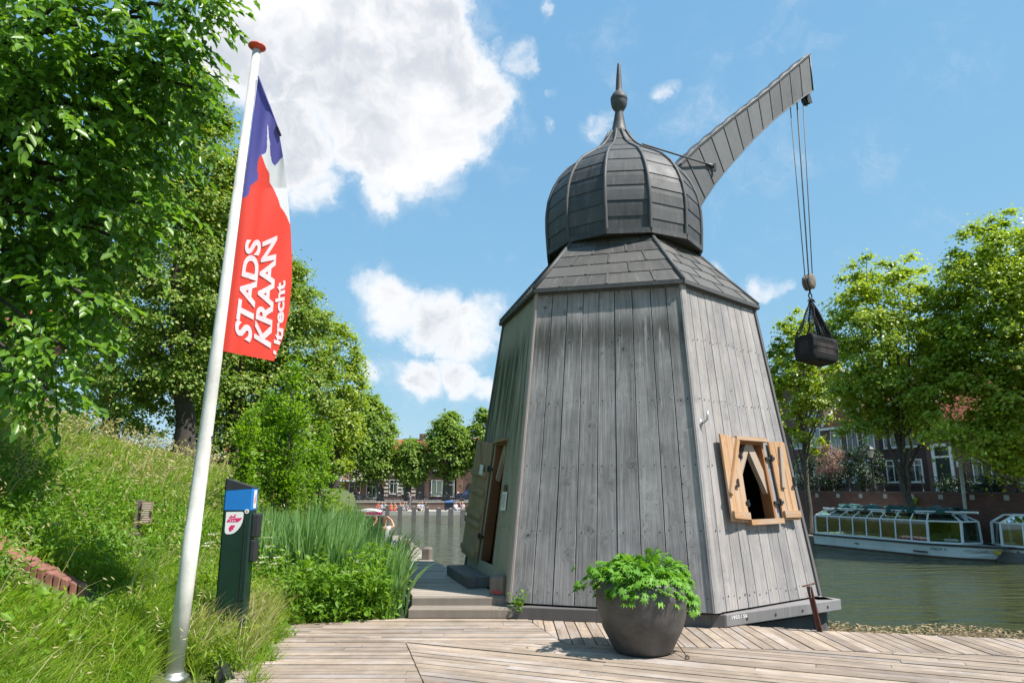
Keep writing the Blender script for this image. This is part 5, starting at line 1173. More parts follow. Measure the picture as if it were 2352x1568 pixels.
# ---------------------------------------------------------------- grass, reeds, herbs
rg = np.random.default_rng(77)
def polar(n, r0, r1, a0, a1):
    r = np.exp(rg.uniform(math.log(r0), math.log(r1), n)); th = rg.uniform(R(a0), R(a1), n); return r*np.sin(th), r*np.cos(th)
def deck_edge_x(y): return np.interp(y, [1, 5.5, 8.7, 9.2], [-1.25, -2.25, -2.82, -2.3])
def segd(x, y, P):      # distance to a polyline on the ground
    d = np.full(len(x), 9.)
    for a, c in zip(P[:-1], P[1:]):
        a, c = np.array(a[:2]), np.array(c[:2]); v = c-a; t = np.clip(((x-a[0])*v[0]+(y-a[1])*v[1])/(v@v), 0, 1); d = np.minimum(d, np.hypot(x-a[0]-v[0]*t, y-a[1]-v[1]*t))
    return d
EDGE = np.array(P_EDGE); 
def clear(x, y):        # trodden or trimmed places: along the brick edging, before the stake, round pole and lamp
    toward = lambda p, l: [p, (p[0]*(1-l/np.hypot(p[0], p[1])), p[1]*(1-l/np.hypot(p[0], p[1])))]
    return (segd(x, y, EDGE[:, :2]) > .13) & (segd(x, y, EDGE[:, :2]*.965) > .20) & (segd(x, y, toward(tuple(sp[:2]), .9)) > .16) & (segd(x, y, toward(tuple(base[:2]), 1.1)) > .17) & (segd(x, y, toward(tuple(lp[:2]), .6)) > .2)
def grass_pts(n, r0, r1, a0=-80, a1=-8):
    x, y = polar(n, r0, r1, a0, a1); z = terr(x, y); jag = .10*np.sin(y*7.3)+.07*np.sin(y*17.1+1)
    ok = (z > -.25) & ((x < deck_edge_x(y)+.12+jag) | (y > 9.3)) & (x < np.where(y > 9.0, np.interp(y, XS_Y, XS_X)-.2, 9)) & (x > -16) & clear(x, y)
    return x[ok], y[ok], z[ok]
x, y, z = grass_pts(330000, 3.2, 26)
dist = np.hypot(x, y); n = len(x); patch = np.sin(x*1.9+1.3*np.sin(y*1.1))*np.cos(y*1.7-x*.6)
h = (0.13+.10*rg.random(n)+.08*(patch > .2))*np.clip(1.15-.02*dist, .7, 1.2); w = .0042+.00085*dist
w = np.clip(w, .005, .03)
V, F = blades_vf(np.stack([x, y, z-.02], 1), h, w, rg.uniform(.25, 1.1, n), rg.normal(.2, 1.3, n), rg.uniform(0, 6.28, n))
tag(link('grass', np_mesh('grass', V, F), M['grass']), kind='stuff')
# taller pale stalks with seed heads, thick along the crest
x, y = polar(42000, 4.0, 24, -78, -14); z = terr(x, y); crest = sstep(.6, 2.0, z)
ok = (x < deck_edge_x(y)-.15) & (x > -15) & (z > .1) & (rg.random(len(x)) < .035+.30*crest*(0.4+.6*np.sin(x*1.3+y*.8)**2)) & clear(x, y)
x, y, z = x[ok], y[ok], z[ok]; n = len(x); dist = np.hypot(x, y)
h = rg.uniform(.35, .72, n); az = rg.normal(.25, .8, n); lean = rg.uniform(.25, .75, n)
V, F = blades_vf(np.stack([x, y, z], 1), h, np.clip(.003+.0006*dist, .003, .02), lean, az, rg.uniform(0, 6.28, n))
tipc = V.reshape(-1, 7, 3)[:, 6]; m_ = 3
C_ = np.repeat(tipc, m_, 0)+rg.normal(0, .016, (n*m_, 3)); C_[:, 2] -= np.tile([0, .03, .06], n); A_ = np.repeat(np.stack([np.cos(az)*.7, np.sin(az)*.7, -.2+0*az], 1), m_, 0)+rg.normal(0, .3, (n*m_, 3))
V2, F2 = leaves_vf(C_, np.clip(.012+.0055*np.repeat(dist, m_), .03, .08), np.clip(.003+.0014*np.repeat(dist, m_), .006, .03), unit(A_), unit(rg.normal(0, 1, (len(C_), 3))))
tag(link('dry_grass', np_mesh('dry_grass', np.concatenate([V, V2]), F+[F2+len(V)]), M['grass_dry']), kind='stuff')
# feathery leafy herbs scattered through the bank: tufts of small leaves
def herbs(name, pts, hmin, hmax, leaf, per, m, spread=.16, ratio=.35, up=.35):
    n = len(pts); H = rg.uniform(hmin, hmax, n); idx = np.repeat(np.arange(n), per); t = rg.random(len(idx))**.7
    P = pts[idx]+np.stack([rg.normal(0, spread*.55, len(idx)), rg.normal(0, spread*.55, len(idx)), 0*t], 1)*(.35+t)[:, None]; P[:, 2] += H[idx]*t
    ax = unit(rg.normal(0, 1, (len(idx), 3))+np.array([0, 0, up])); nr = unit(rg.normal(0, .5, (len(idx), 3))+np.array([0, 0, 1.0])); L = leaf*rg.uniform(.6, 1.3, len(idx))
    V, F = leaves_vf(P, L, L*ratio, ax, nr); tag(link(name, np_mesh(name, V, [F]), M[m]), kind='stuff')
x, y, z = grass_pts(15000, 3.4, 18); keep = rg.random(len(x)) < .40+.40*np.sin(x*.9+y*1.4); herbs('meadow_herbs', np.stack([x, y, z], 1)[keep], .12, .32, .05, 30, 'l_nettle', .14, .16, .5)
x, y, z = grass_pts(2600, 3.4, 14); keep = rg.random(len(x)) < .35+.45*np.sin(x*1.7-y*1.1+2); herbs('meadow_herbs', np.stack([x, y, z], 1)[keep], .08, .25, .085, 14, 'l_sapling', .12, .5, .1)
x, y, z = grass_pts(3800, 4.2, 12, -62, -20); keep = (x < -4.2); herbs('meadow_herbs', np.stack([x, y, z], 1)[keep], .25, .5, .07, 30, 'l_nettle', .14, .40)
# reeds beside the pier
def reed_region(n):
    y = rg.uniform(9.9, 16.8, n); xr = np.interp(y, [9.3, 13.5, 18.6, 20], [-1.45, -2.45, -3.95, -4.3]); w_ = np.interp(y, [9.3, 10.5, 14, 20], [1.3, 2.5, 2.7, 2.2]); x = xr-.02-rg.random(n)**.85*w_; return x, y
x, y = reed_region(8200); xr_ = np.interp(y, [9.3, 13.5, 18.6, 20], [-1.45, -2.45, -3.95, -4.3]); z = np.clip(terr(x, y), -.55, .22); n = len(x); h = (rg.uniform(.90, 1.5, n)+.14*np.sin(x*3.1+y*1.7))*np.interp(y, [9.3, 10.6, 13, 17], [.85, 1.0, 1.0, .8])*np.clip(.72+(xr_-x)*.35, .72, 1.0)*np.where(z > .15, .75, 1.0); 
V, F = blades_vf(np.stack([x, y, z-.05], 1), h, rg.uniform(.024, .042, n), np.abs(rg.normal(.10, .16, n)), rg.normal(.2, 1.4, n), rg.uniform(0, 6.28, n), 0, 2.4)
tag(link('reeds', np_mesh('reeds', V, F), M['l_reed']), kind='stuff')
x = rg.uniform(-1.75, -1.35, 260); y = rg.uniform(9.3, 11.5, 260); x -= (y-9.3)*.25; n = len(x)
V, F = blades_vf(np.stack([x, y, 0*x-.05], 1), rg.uniform(.7, 1.25, n), rg.uniform(.018, .03, n), np.abs(rg.normal(.28, .2, n)), rg.normal(0, .6, n), rg.uniform(0, 6.28, n), 0, 2.2)
tag(link('reeds', np_mesh('reeds', V, F), M['l_reed']), kind='stuff')
# nettles and herbs in front of the reeds
def strip(n):
    y = rg.uniform(8.55, 10.6, n); x0 = np.where(y < 9.2, -2.75, -3.9); x1 = np.where(y < 9.2, -1.5, -1.55); x = rg.uniform(0, 1, n)*(x1-x0)+x0; ok = (y > 8.75+.28*(x+2.85)) & (y > 8.62); return x[ok], y[ok]
x, y = strip(520); herbs('nettles', np.stack([x, y, 0*x-.05], 1), .16, .72, .095, 30, 'l_nettle', .12, .42, .0)
x, y = strip(120); herbs('nettles', np.stack([x, y, 0*x-.05], 1), .45, .92, .08, 34, 'l_sapling', .07, .42, .1)
x, y = strip(260); ok = y < 9.4; herbs('nettles', np.stack([x, y, 0*x-.05], 1)[ok], .12, .3, .075, 30, 'l_nettle', .12, .6, .0)
x = rg.uniform(-3.6, -2.2, 420); y = rg.uniform(6.3, 9.6, 420); ok = (x < deck_edge_x(y)-.02) & (x > -3.9); x, y = x[ok], y[ok]; herbs('nettles', np.stack([x, y, terr(x, y)], 1), .12, .36, .06, 30, 'grass', .12, .30, .3)
x, y = strip(34); n = len(x); pts = np.stack([x, y, rg.uniform(.3, .72, n)], 1); herbs('white_umbels', pts, .0, .05, .014, 22, 'flower_white', .05, .9, .2)
x = rg.uniform(-3.9, -2.9, 30); y = rg.uniform(8.6, 10.5, 30); herbs('white_umbels', np.stack([x, y, terr(x, y)+rg.uniform(.35, .6, 30)], 1), 0, .03, .016, 40, 'flower_white', .05, .9, .2)
# flowering bush on the crest by the white house
P = np.array([hit(x_, y_) for x_, y_ in ((10, 975), (45, 965), (80, 985), (120, 985), (155, 1000), (-40, 960))])
g = thing('mallow_bush', 'purple flowering bush on the crest of the bank', 'bush', tuple(P[2]))
def mallow(m, n, s, lf, zz, nm):
    c = np.repeat(P-P[2], n, 0); C_ = c+rg.normal(0, s, (len(c), 3)); C_[:, 2] = C_[:, 2]*.6+zz; V, F = leaves_vf(C_, np.full(len(c), lf), np.full(len(c), lf*.8), unit(rg.normal(0, 1, (len(c), 3))), unit(rg.normal(0, 1, (len(c), 3))+np.array([0, -.4, .8]))); link(nm, np_mesh(nm, V, [F]), m, g)
mallow(M['l_nettle'], 420, .24, .085, .26, 'foliage'); mallow(M['flower_pink'], 34, .25, .075, .36, 'blossom')
# dead leaves and scum floating where the water meets the boardwalk
n = 7000; a = rg.random(n)**1.3; x = rg.uniform(2.8, 11, n); x0 = x; y = 8.5-.27*(x-3.5)+4.3+a*2.1+.35*np.sin(x*2.1)+rg.normal(0, .15, n); y = 12.9+a*2.8-.22*(x-4)+.3*np.sin(x*2.3)
C_ = np.stack([x, y, np.full(n, WATER_Z+.006)], 1); th = rg.uniform(0, 6.28, n); ax = np.stack([np.cos(th), np.sin(th), 0*th], 1); V, F = leaves_vf(C_, rg.uniform(.03, .10, n), rg.uniform(.02, .06, n), ax, np.tile([0, 0, 1.0], (n, 1))+rg.normal(0, .06, (n, 3)), 0)
tag(link('floating_leaves', np_mesh('floating_leaves', V, [F]), paint('dead_leaf', (.30, .22, .12), .7, scale=9, var=.5)), kind='stuff')
n = 26000; x = rg.uniform(2.6, 11, n); y = 11.9+rg.random(n)**1.4*3.0-.22*(x-4)+.3*np.sin(x*2.3); C_ = np.stack([x, y, np.full(n, WATER_Z+.004)], 1); th = rg.uniform(0, 6.28, n); ax = np.stack([np.cos(th), np.sin(th), 0*th], 1)
V, F = leaves_vf(C_, rg.uniform(.03, .12, n), rg.uniform(.02, .07, n), ax, np.tile([0, 0, 1.0], (n, 1)), 0); tag(link('duckweed', np_mesh('duckweed', V, [F]), paint('floating_weed', (.105, .070, .032), .8, scale=4, var=.5)), kind='stuff')

# tall soft grass round the foot of the payment post and along the boardwalk edge
n = 9000; x = rg.uniform(-3.7, -2.1, n); y = rg.uniform(5.6, 8.9, n); ok = (x < deck_edge_x(y)+.10*np.sin(y*5)+.06) & (x > deck_edge_x(y)-1.1) & (rg.random(n) < .55+.45*np.sin(y*2.6+x*3)) & clear(x, y); x, y = x[ok], y[ok]; n = len(x)
V, F = blades_vf(np.stack([x, y, terr(x, y)-.02], 1), rg.uniform(.22, .52, n), rg.uniform(.005, .010, n), rg.uniform(.3, 1.0, n), rg.normal(0, 1.6, n), rg.uniform(0, 6.28, n)); tag(link('grass', np_mesh('grass', V, F), M['grass']), kind='stuff')
n = 1500; x = rg.uniform(-3.1, -2.0, n); y = rg.uniform(6.2, 8.4, n); ok = (x < deck_edge_x(y)+.05) & (x > deck_edge_x(y)-.65) & clear(x, y); x, y = x[ok], y[ok]; n = len(x)
V, F = blades_vf(np.stack([x, y, terr(x, y)], 1), rg.uniform(.35, .62, n), rg.uniform(.004, .008, n), rg.uniform(.3, .9, n), rg.normal(.3, 1.2, n), rg.uniform(0, 6.28, n)); tag(link('dry_grass', np_mesh('dry_grass', V, F), M['grass_dry']), kind='stuff')
# ---------------------------------------------------------------- houses
def glassmat():
    m, t = mat('boat_glass'); fr = t('ShaderNodeFresnel', {'IOR': 1.45}); a = t('ShaderNodeBsdfTransparent', {'Color': (.42, .56, .50, 1)}); g_ = t('ShaderNodeBsdfGlossy', {'Color': (.9, .95, .95, 1), 'Roughness': .03})
    return finish(m, t, t('ShaderNodeMixShader', {0: t.math('MULTIPLY_ADD', fr, 0.9, c=0.06), 1: a, 2: g_}))
M['boat_glass'] = glassmat()
class Wall:                      # a facade: a metres along, z up, d metres out of the wall
    def __init__(s, o, d, n): s.o = np.array([o[0], o[1], 0.0]); s.d = np.array([d[0], d[1], 0.0]); s.n = np.array([n[0], n[1], 0.0])
    def __call__(s, a, z, d=0.0): return s.o+s.d*a+s.n*d+np.array([0, 0, z])
    def slab(s, b, a0, a1, z0, z1, d0, d1): b.prism([s(a0, z0, d0), s(a1, z0, d0), s(a1, z1, d0), s(a0, z1, d0)], s.n*(d1-d0)); return b
def window(Wl, house, a, z0, w, h, mull=1, trans=True, pane='glass_dark', fm='white', sill=True):
    t = .07; b = MB(); y0, y1 = .012, .07
    Wl.slab(b, a-w/2, a-w/2+t, z0, z0+h, y0, y1); Wl.slab(b, a+w/2-t, a+w/2, z0, z0+h, y0, y1); Wl.slab(b, a-w/2+t, a+w/2-t, z0, z0+t, y0, y1); Wl.slab(b, a-w/2+t, a+w/2-t, z0+h-t, z0+h, y0, y1)
    for k in range(mull): x = a-w/2+w*(k+1)/(mull+1); Wl.slab(b, x-.025, x+.025, z0+t, z0+h-t, y0, y1-.01)
    if trans: Wl.slab(b, a-w/2+t, a+w/2-t, z0+h*.72, z0+h*.72+.05, y0, y1-.015)
    f = b.build('window', M[fm], house); b = MB(); Wl.slab(b, a-w/2+t*.5, a+w/2-t*.5, z0+t*.5, z0+h-t*.5, .006, .03); b.build('pane', M[pane], f)
    if pane == 'glass_dark' and random.random() < .5:
        b = MB(); e = random.choice((-1, 1)); x0 = a+e*w*.42; Wl.slab(b, min(x0, x0-e*w*.18), max(x0, x0-e*w*.18), z0+t, z0+h-t, .031, .034); b.build('curtain', M['curtain'], f)
    if sill: b = MB(); Wl.slab(b, a-w/2-.06, a+w/2+.06, z0-.07, z0, .0, .11); b.build('sill', M['stone'], f)
def house(Wl, a0, a1, z0, ze, depth, wallm, label, cols, floors, roof=None, zr=0, group='brick houses behind the right quay', winw=1.0, panes=('glass_dark',), skip=()):
    g = bpy.data.objects.new('brick_house', None); COL.objects.link(g); tag(g, label, 'house', group); hw_ = Wl
    b = MB(); P = [hw_(a0, z0, 0), hw_(a1, z0, 0), hw_(a1, z0, -depth), hw_(a0, z0, -depth)]; b.prism(P, (0, 0, ze-z0)); b.build('wall', M[wallm], g)
    if roof:
        b = MB(); m_ = -depth/2
        A, B_, C_, D = hw_(a0-.1, ze-.12, .35), hw_(a1+.1, ze-.12, .35), hw_(a1+.1, zr, m_), hw_(a0-.1, zr, m_); E_, F_ = hw_(a1+.1, ze-.12, -depth-.35), hw_(a0-.1, ze-.12, -depth-.35)
        b.prism([A, B_, C_, D], (0, 0, .14)); b.prism([D, C_, E_, F_], (0, 0, .14)); r = b.build('roof', M[roof], g)
        b = MB(); b.face([hw_(a0, ze, 0), hw_(a0, zr-.05, m_), hw_(a0, ze, -depth)]); b.face([hw_(a1, ze, 0), hw_(a1, ze, -depth), hw_(a1, zr-.05, m_)]); b.build('gable', M[wallm], g)
        b = MB(); hw_.slab(b, a0-.1, a1+.1, ze-.30, ze-.13, .36, .46); b.build('gutter', M['white'], r)
        b = MB(); c0 = (a0+a1)/2+1.2; b.prism([hw_(c0, zr-.6, m_-.4), hw_(c0+.8, zr-.6, m_-.4), hw_(c0+.8, zr-.6, m_+.4), hw_(c0, zr-.6, m_+.4)], (0, 0, 1.5)); b.build('chimney', M[wallm], r)
    else:
        b = MB(); P = [hw_(a0-.05, ze, .08), hw_(a1+.05, ze, .08), hw_(a1+.05, ze, -depth), hw_(a0-.05, ze, -depth)]; b.prism(P, (0, 0, .22)); b.build('cornice', M['stone'], g)
    for fi, (fz, fh) in enumerate(floors):
        for ci, a in enumerate(cols):
            if (fi, ci) in skip: continue
            window(hw_, g, a, fz, winw, fh, 1, fi != 1, random.choice(panes))
    return g
HW = Wall(wl(0, 12), DW, NWt)
hA = house(HW, -30, -15.4, QZ, 10.6, 9, 'brick_house', 'tall flat-topped red brick house on the right quay, nearest the crane wall', (-27.5, -25.4, -22.8, -20.6, -18.3, -16.4), ((2.0, 1.6), (4.7, 1.5), (7.1, 1.5)), winw=1.05, panes=('glass_dark', 'curtain'))
hB = house(HW, -15.38, -10.7, QZ, 6.2, 8, 'brick_house', 'low brick house with red tiled roof and white dormer on the right quay', (-14.4, -12.9, -11.5), ((2.0, 1.6), (4.3, 1.5)), 'tiles', 10.4, winw=1.0, panes=('glass_dark', 'curtain'))
b = MB()
for k in range(14):            # white stepped edge where the roof meets its taller neighbour
    t_ = k/14; HW.slab(b, -15.38, -15.22, 6.2+4.2*t_, 6.2+4.2*t_+.42, .36-4.36*t_-.3, .36-4.36*t_)
b.build('stepped_edge', M['white'], hB)
b = MB(); HW.slab(b, -14.0, -12.6, 6.9, 8.9, -2.2, -.55); dm = b.build('dormer', M['white'], hB)
b = MB(); HW.slab(b, -13.8, -13.35, 7.1, 8.6, -.549, -.53); HW.slab(b, -13.25, -12.8, 7.1, 8.6, -.549, -.53); b.build('pane', M['glass_dark'], dm)
b = MB(); HW.slab(b, -14.2, -12.4, 8.9, 9.02, -2.3, -.4); b.build('dormer_roof', M['white'], dm)
hC = house(HW, -10.68, -7.2, QZ, 7.2, 8, 'brick_dark', 'dark brick house with big dark windows behind the pink smoke bush', (-9.7, -8.1), ((2.0, 1.5), (4.3, 1.5)), winw=1.15)
hD = house(HW, -7.18, 7.5, QZ, 5.3, 8, 'brick_house', 'long brick house with red tiled roof and white framed door, behind the leaves', (-6.0, -3.6, -1.6, .6, 2.6, 4.8, 6.4), ((1.9, 1.75),), 'tiles', 9.4, winw=1.15, skip=((0, 0),))
b = MB(); HW.slab(b, -6.75, -6.55, QZ, 4.2, .012, .10); HW.slab(b, -5.55, -5.35, QZ, 4.2, .012, .10); HW.slab(b, -6.55, -5.55, 3.5, 3.62, .012, .10); HW.slab(b, -6.75, -5.35, 4.2, 4.4, .012, .14); dfm = b.build('door_frame', M['white'], hD)
b = MB(); HW.slab(b, -6.53, -5.57, QZ+.05, 3.48, .012, .05); b.build('door', M['meter_green'], hD)
b = MB(); HW.slab(b, -6.53, -5.57, 3.64, 4.18, .012, .04); b.build('fanlight', M['glass_dark'], dfm)
b = MB(); HW.slab(b, -5.2, -4.95, 2.9, 3.25, .012, .04); b.build('house_plate', M['sticker'], hD)
# hedge, smoke bush and shrubs by the houses
def bush(name, label, c, rad, n, per, cr, leaf, m, seed, lw=.75, cat='bush'):
    rg = np.random.default_rng(seed); t = thing(name, label, cat, (c[0], c[1], c[2]-rad[2])); ctr = np.array([0, 0, rad[2]]); cc, q = crown_clumps(rg, ctr, rad, n, .6); C_, L, ax, nr = clump_leaves(rg, cc, q, per, cr, leaf, flat=.8, rad=rad); o = link('foliage', leaf_mesh('foliage', C_, L, L*lw, ax, nr), m, t)
    b = MB()
    for k in range(6): limb(b, (0, 0, -.1), cc[k]*.9, .05, .01, rg, 4)
    b.build('stem', M['bark_dark'], t, True)
bush('hedge', 'dark green clipped hedge in front of the low brick house', tuple(HW(-12.6, QZ+1.35, 3.4)), (2.3, 1.3, 1.35), 90, 90, .5, .11, M['l_hedge'], 61)
bush('holly_bush', 'dark evergreen bush beside the pink smoke bush', tuple(HW(-9.3, QZ+1.6, 3.2)), (1.4, 1.1, 1.6), 60, 90, .45, .11, M['l_hedge'], 62)
bush('smoke_bush', 'pinkish grey smoke bush in bloom behind the quay railing', tuple(HW(-10.4, QZ+2.0, 5.0)), (1.05, .8, 1.15), 60, 90, .33, .07, M['l_smoke'], 63)
bush('low_hedge', 'low dark hedge along the foot of the long brick house', tuple(HW(-3.2, QZ+.45, 1.4)), (2.6, .6, .5), 50, 70, .3, .10, M['l_hedge'], 64, cat='hedge')
bush('low_hedge', 'low dark hedge near the black lamp, further along the house', tuple(HW(2.6, QZ+.5, 1.4)), (2.8, .6, .55), 50, 70, .3, .10, M['l_hedge'], 65, cat='hedge')
g = thing('wall_plant', 'tuft of pale weed growing out of the quay wall face', 'weed', tuple(np.array([*wl(1.6, -.05), 1.05]))); V, F = leaves_vf(rg.normal(0, .11, (90, 3))+np.array([*(NWt*.08), 0]), .16, .03, unit(rg.normal(0, 1, (90, 3))), unit(rg.normal(0, 1, (90, 3)))); link('foliage', np_mesh('foliage', V, [F]), M['l_nettle'], g)
# railing on the right quay
rl = bpy.data.objects.new('railing', None); COL.objects.link(rl); tag(rl, 'black iron railing with ball-topped posts along the right quay wall', 'railing')
for k in range(26):
    a = -14.0+1.05*k+.10; p = np.array([*wl(a, .17), QZ+.03]); b = MB(); b.lathe([(.06, 0), (.06, .04), (.03, .06), (.028, .27), (.048, .30), (.028, .34), (.026, .72), (.05, .76), (.03, .80), (.001, .86)], 8, tuple(p)); b.build('post', M['iron'], rl, True)
for z_ in (.31, .66):
    b = MB(); b.tube([np.array([*wl(-14, .17), QZ+.03+z_]), np.array([*wl(12.4, .17), QZ+.03+z_])], .017, 6); b.build('rail', M['iron'], rl)
def lamp(loc, H, label, s=1.0):
    g = thing('street_lamp', label, 'street lamp', tuple(loc)); b = MB(); b.lathe([(.13*s, 0), (.13*s, .25), (.085*s, .32), (.10*s, .5), (.055*s, .62), (.045*s, H-.75), (.07*s, H-.72), (.035*s, H-.66)], 12); b.build('column', M['iron'], g, True)
    b = MB(); b.lathe([(.10*s, H-.62), (.20*s, H-.22)], 6); b.build('lantern_glass', paint('lamp_glass', (.55, .55, .50), .15), g)
    b = MB(); b.lathe([(.06*s, H-.68), (.11*s, H-.63), (.11*s, H-.60)], 6); b.lathe([(.23*s, H-.23), (.24*s, H-.18), (.10*s, H-.05), (.04*s, H), (.001, H+.10)], 6); b.lathe([(.03*s, H-.62), (.02*s, H-.20)], 5); b.build('lantern_cap', M['iron'], g)
la = wl(-1.75, 1.2); lamp(np.array([*la, QZ]), 2.35, 'black street lamp with pale lantern beside the plane trunk on the quay')
la = wl(6.2, .8); lamp(np.array([*la, QZ]), 2.3, 'thick black street lamp among the leaves near the wall buttress', 1.25)
# ---------------------------------------------------------------- boats on the right
M['hull'] = paint('hull_white', (.80, .81, .77), .3, var=.08, scale=1.5); M['hull_dark'] = paint('rubbing_strake', (.05, .045, .045), .5); M['frame_w'] = paint('frame_white', (.80, .81, .81), .3, var=.05)
M['tarp'] = paint('green_tarp', (.010, .085, .075), .45, var=.35, scale=3); M['antifoul'] = paint('waterline_brown', (.10, .055, .035), .7); M['antifoul_red'] = paint('waterline_red', (.30, .02, .02), .5); M['deck_p'] = paint('boat_deck', (.40, .38, .34), .7)
M['seat'] = paint('bench_wood', (.20, .10, .05), .5); M['orange'] = paint('orange_float', (.75, .13, .02), .6)
def boat(o, u, sd, L1, wid, label, nwin, redline, tip_in, wh=(.54, .60, 1.41, 1.70), bow_l=2.2, stern=True):
    """o: near stern corner at the water; u along the boat to the bow; sd across, away from the viewer"""
    g = bpy.data.objects.new('canal_boat', None); COL.objects.link(g); tag(g, label, 'boat', 'glass-roofed canal boats at the quay'); o = np.array([o[0], o[1], WATER_Z]); u = np.array([*u, 0.]); sd = np.array([*sd, 0.]); zz = np.array([0, 0, 1.])
    P = lambda a, c, h: o+u*a+sd*c+zz*h
    h_g, h_s, h_e, h_r = wh
    def ring(h, gr):      # plan outline, flared by gr
        return [P(-.35*gr-.0, .25, h), P(0, 0-.06*gr, h), P(L1, 0-.08*gr, h), P(L1+bow_l*.55, wid*.16-.05*gr, h), P(L1+bow_l*(.85+.2*gr), wid*.42, h), P(L1+bow_l*(.85+.2*gr), wid*.58, h), P(L1+bow_l*.55, wid*.84+.05*gr, h), P(L1, wid+.08*gr, h), P(0, wid+.06*gr, h), P(-.35*gr, wid-.25, h)]
    def band(b, lv):
        R_ = [ring(h, gr) for h, gr in lv]; n = 10
        for k in range(len(R_)-1):
            for j in range(n): b.face([R_[k][j], R_[k][(j+1) % n], R_[k+1][(j+1) % n], R_[k+1][j]])
    b = MB(); band(b, [(.07, .1), (.25, .4), (h_g-.07, 1.0)]); hull = b.build('hull', M['hull'], g)
    b = MB(); band(b, [(-.4, -.3), (.07, .1)]); b.build('waterline', M[redline], hull)
    b = MB(); band(b, [(h_g-.07, 1.0), (h_g-.07, 1.45), (h_g+.01, 1.45), (h_g+.01, .9)]); b.build('rubbing_strake', M['hull_dark'], hull)
    b = MB(); b.face(ring(h_g, 1.0)); b.build('deck', M['deck_p'], g)
    # canopy: bays along the side, a faceted front
    bay = L1*.98/nwin; fw = .035; rin = .42
    plan_e = [(0.05, .14), (L1*.98, .14), (L1+bow_l*.42, wid*.30), (L1+bow_l*.42, wid*.70), (L1*.98, wid-.14), (0.05, wid-.14)]
    plan_r = [(0.35, .14+rin), (L1*.94, .14+rin), (L1+bow_l*.16, wid*.40), (L1+bow_l*.16, wid*.60), (L1*.94, wid-.14-rin), (0.35, wid-.14-rin)]
    lo = lambda q: P(q[0], q[1]-.05*(1 if q[1] < wid/2 else -1), h_s-.04)
    fr = MB()
    for k in range(6):
        a, c = plan_e[k], plan_e[(k+1) % 6]; r0, r1 = plan_r[k], plan_r[(k+1) % 6]
        fr.beam(P(*a, h_e), P(*c, h_e), .05, .06); fr.beam(lo(a), lo(c), .06, .09); fr.beam(P(*r0, h_r), P(*r1, h_r), .05, .05); fr.beam(lo(a), P(*a, h_e), .075, .075); fr.beam(P(*a, h_e), P(*r0, h_r), .06, .06)
    fr.build('canopy_frame', M['frame_w'], g)
    for side in (0, 1):
        A, B_ = (plan_e[0], plan_e[1]) if side == 0 else (plan_e[5], plan_e[4]); Ra, Rb_ = (plan_r[0], plan_r[1]) if side == 0 else (plan_r[5], plan_r[4])
        L_ = lambda p, q, t: (p[0]+(q[0]-p[0])*t, p[1]+(q[1]-p[1])*t)
        for k in range(nwin):
            t0, t1 = k/nwin, (k+1)/nwin; e0, e1, r0, r1 = L_(A, B_, t0), L_(A, B_, t1), L_(Ra, Rb_, t0), L_(Ra, Rb_, t1)
            b = MB(); b.beam(lo(e1), P(*e1, h_e), .055, .055); b.beam(P(*e1, h_e), P(*r1, h_r), .05, .045); w = b.build('window', M['frame_w'], g)
            b = MB(); b.face([lo(e0), lo(e1), P(*e1, h_e), P(*e0, h_e)]); b.face([P(*e0, h_e), P(*e1, h_e), P(*r1, h_r), P(*r0, h_r)]); b.build('pane', M['boat_glass'], w)
    for k in (1, 2, 3, 5):
        a, c = plan_e[k], plan_e[(k+1) % 6]; r0, r1 = plan_r[k], plan_r[(k+1) % 6]
        b = MB(); b.face([lo(a), lo(c), P(*c, h_e), P(*a, h_e)]); b.face([P(*a, h_e), P(*c, h_e), P(*r1, h_r), P(*r0, h_r)]); b.build('windscreen' if k != 5 else 'rear_window', M['boat_glass'], g)
    b = MB(); b.face([P(*q, h_r+.01) for q in plan_r]); b.build('roof_panel', M['boat_glass'], g)
    for c_ in (.55, wid-.55):
        b = MB(); b.box((0, 0, 0), (.01, .01, .01)); b = MB(); b.beam(P(.6, c_, h_g+.28), P(L1*.9, c_, h_g+.28), .4, .06); b.beam(P(.6, c_-.2*(1 if c_ < wid/2 else -1), h_g+.5), P(L1*.9, c_-.2*(1 if c_ < wid/2 else -1), h_g+.5), .04, .35); b.build('bench', M['seat'], g)
    return g, P, u, sd
s_ = onz(1872, 1251, WATER_Z); e_ = onz(2140, 1279, WATER_Z); u1 = unit((e_-s_)[:2]); sd1 = np.array([u1[1], -u1[0]]); sd1 = sd1 if sd1[0] > 0 else -sd1; L1 = float(np.linalg.norm((e_-s_)[:2]))
g1, P1, ub, sb = boat(s_[:2], u1, sd1, L1, 2.3, 'white canal boat with glass canopy and green tarpaulins on its roof', 8, 'antifoul', .5)
# lettering on its hull
for w_, a_, l_ in (('UTRECHT', .08, .48), ('N.', .62, .11)): text_on('lettering', w_, P1(L1+.08, -.045, .30)-sb*.06+(ub*np.cos(.18)+sb*np.sin(.18))*(a_-.08), ub*np.cos(.18)+sb*np.sin(.18), (0, 0, 1), l_, .10, M['ink'], g1, .015)
nb = unit(P1(L1+2.2*.55, 2.3*.16, .3)-P1(L1, 0, .3)); text_on('lettering', 'WWW.SCHUTTEVAER', P1(L1+1.25, .33, .31)-sb*.10, unit(P1(L1+2.2*.95, 2.3*.42, .3)-P1(L1+2.2*.55, 2.3*.16, .3)), (0, 0, 1), .80, .085, M['ink'], g1, .0)
text_on('registration_number', '02334406', P1(L1+.42, .36, .66)-sb*.05, unit(np.array([ub[0]*.92+sb[0]*.55, ub[1]*.92+sb[1]*.55, 0])), (0, 0, 1), .46, .085, M['white'], g1, .012)
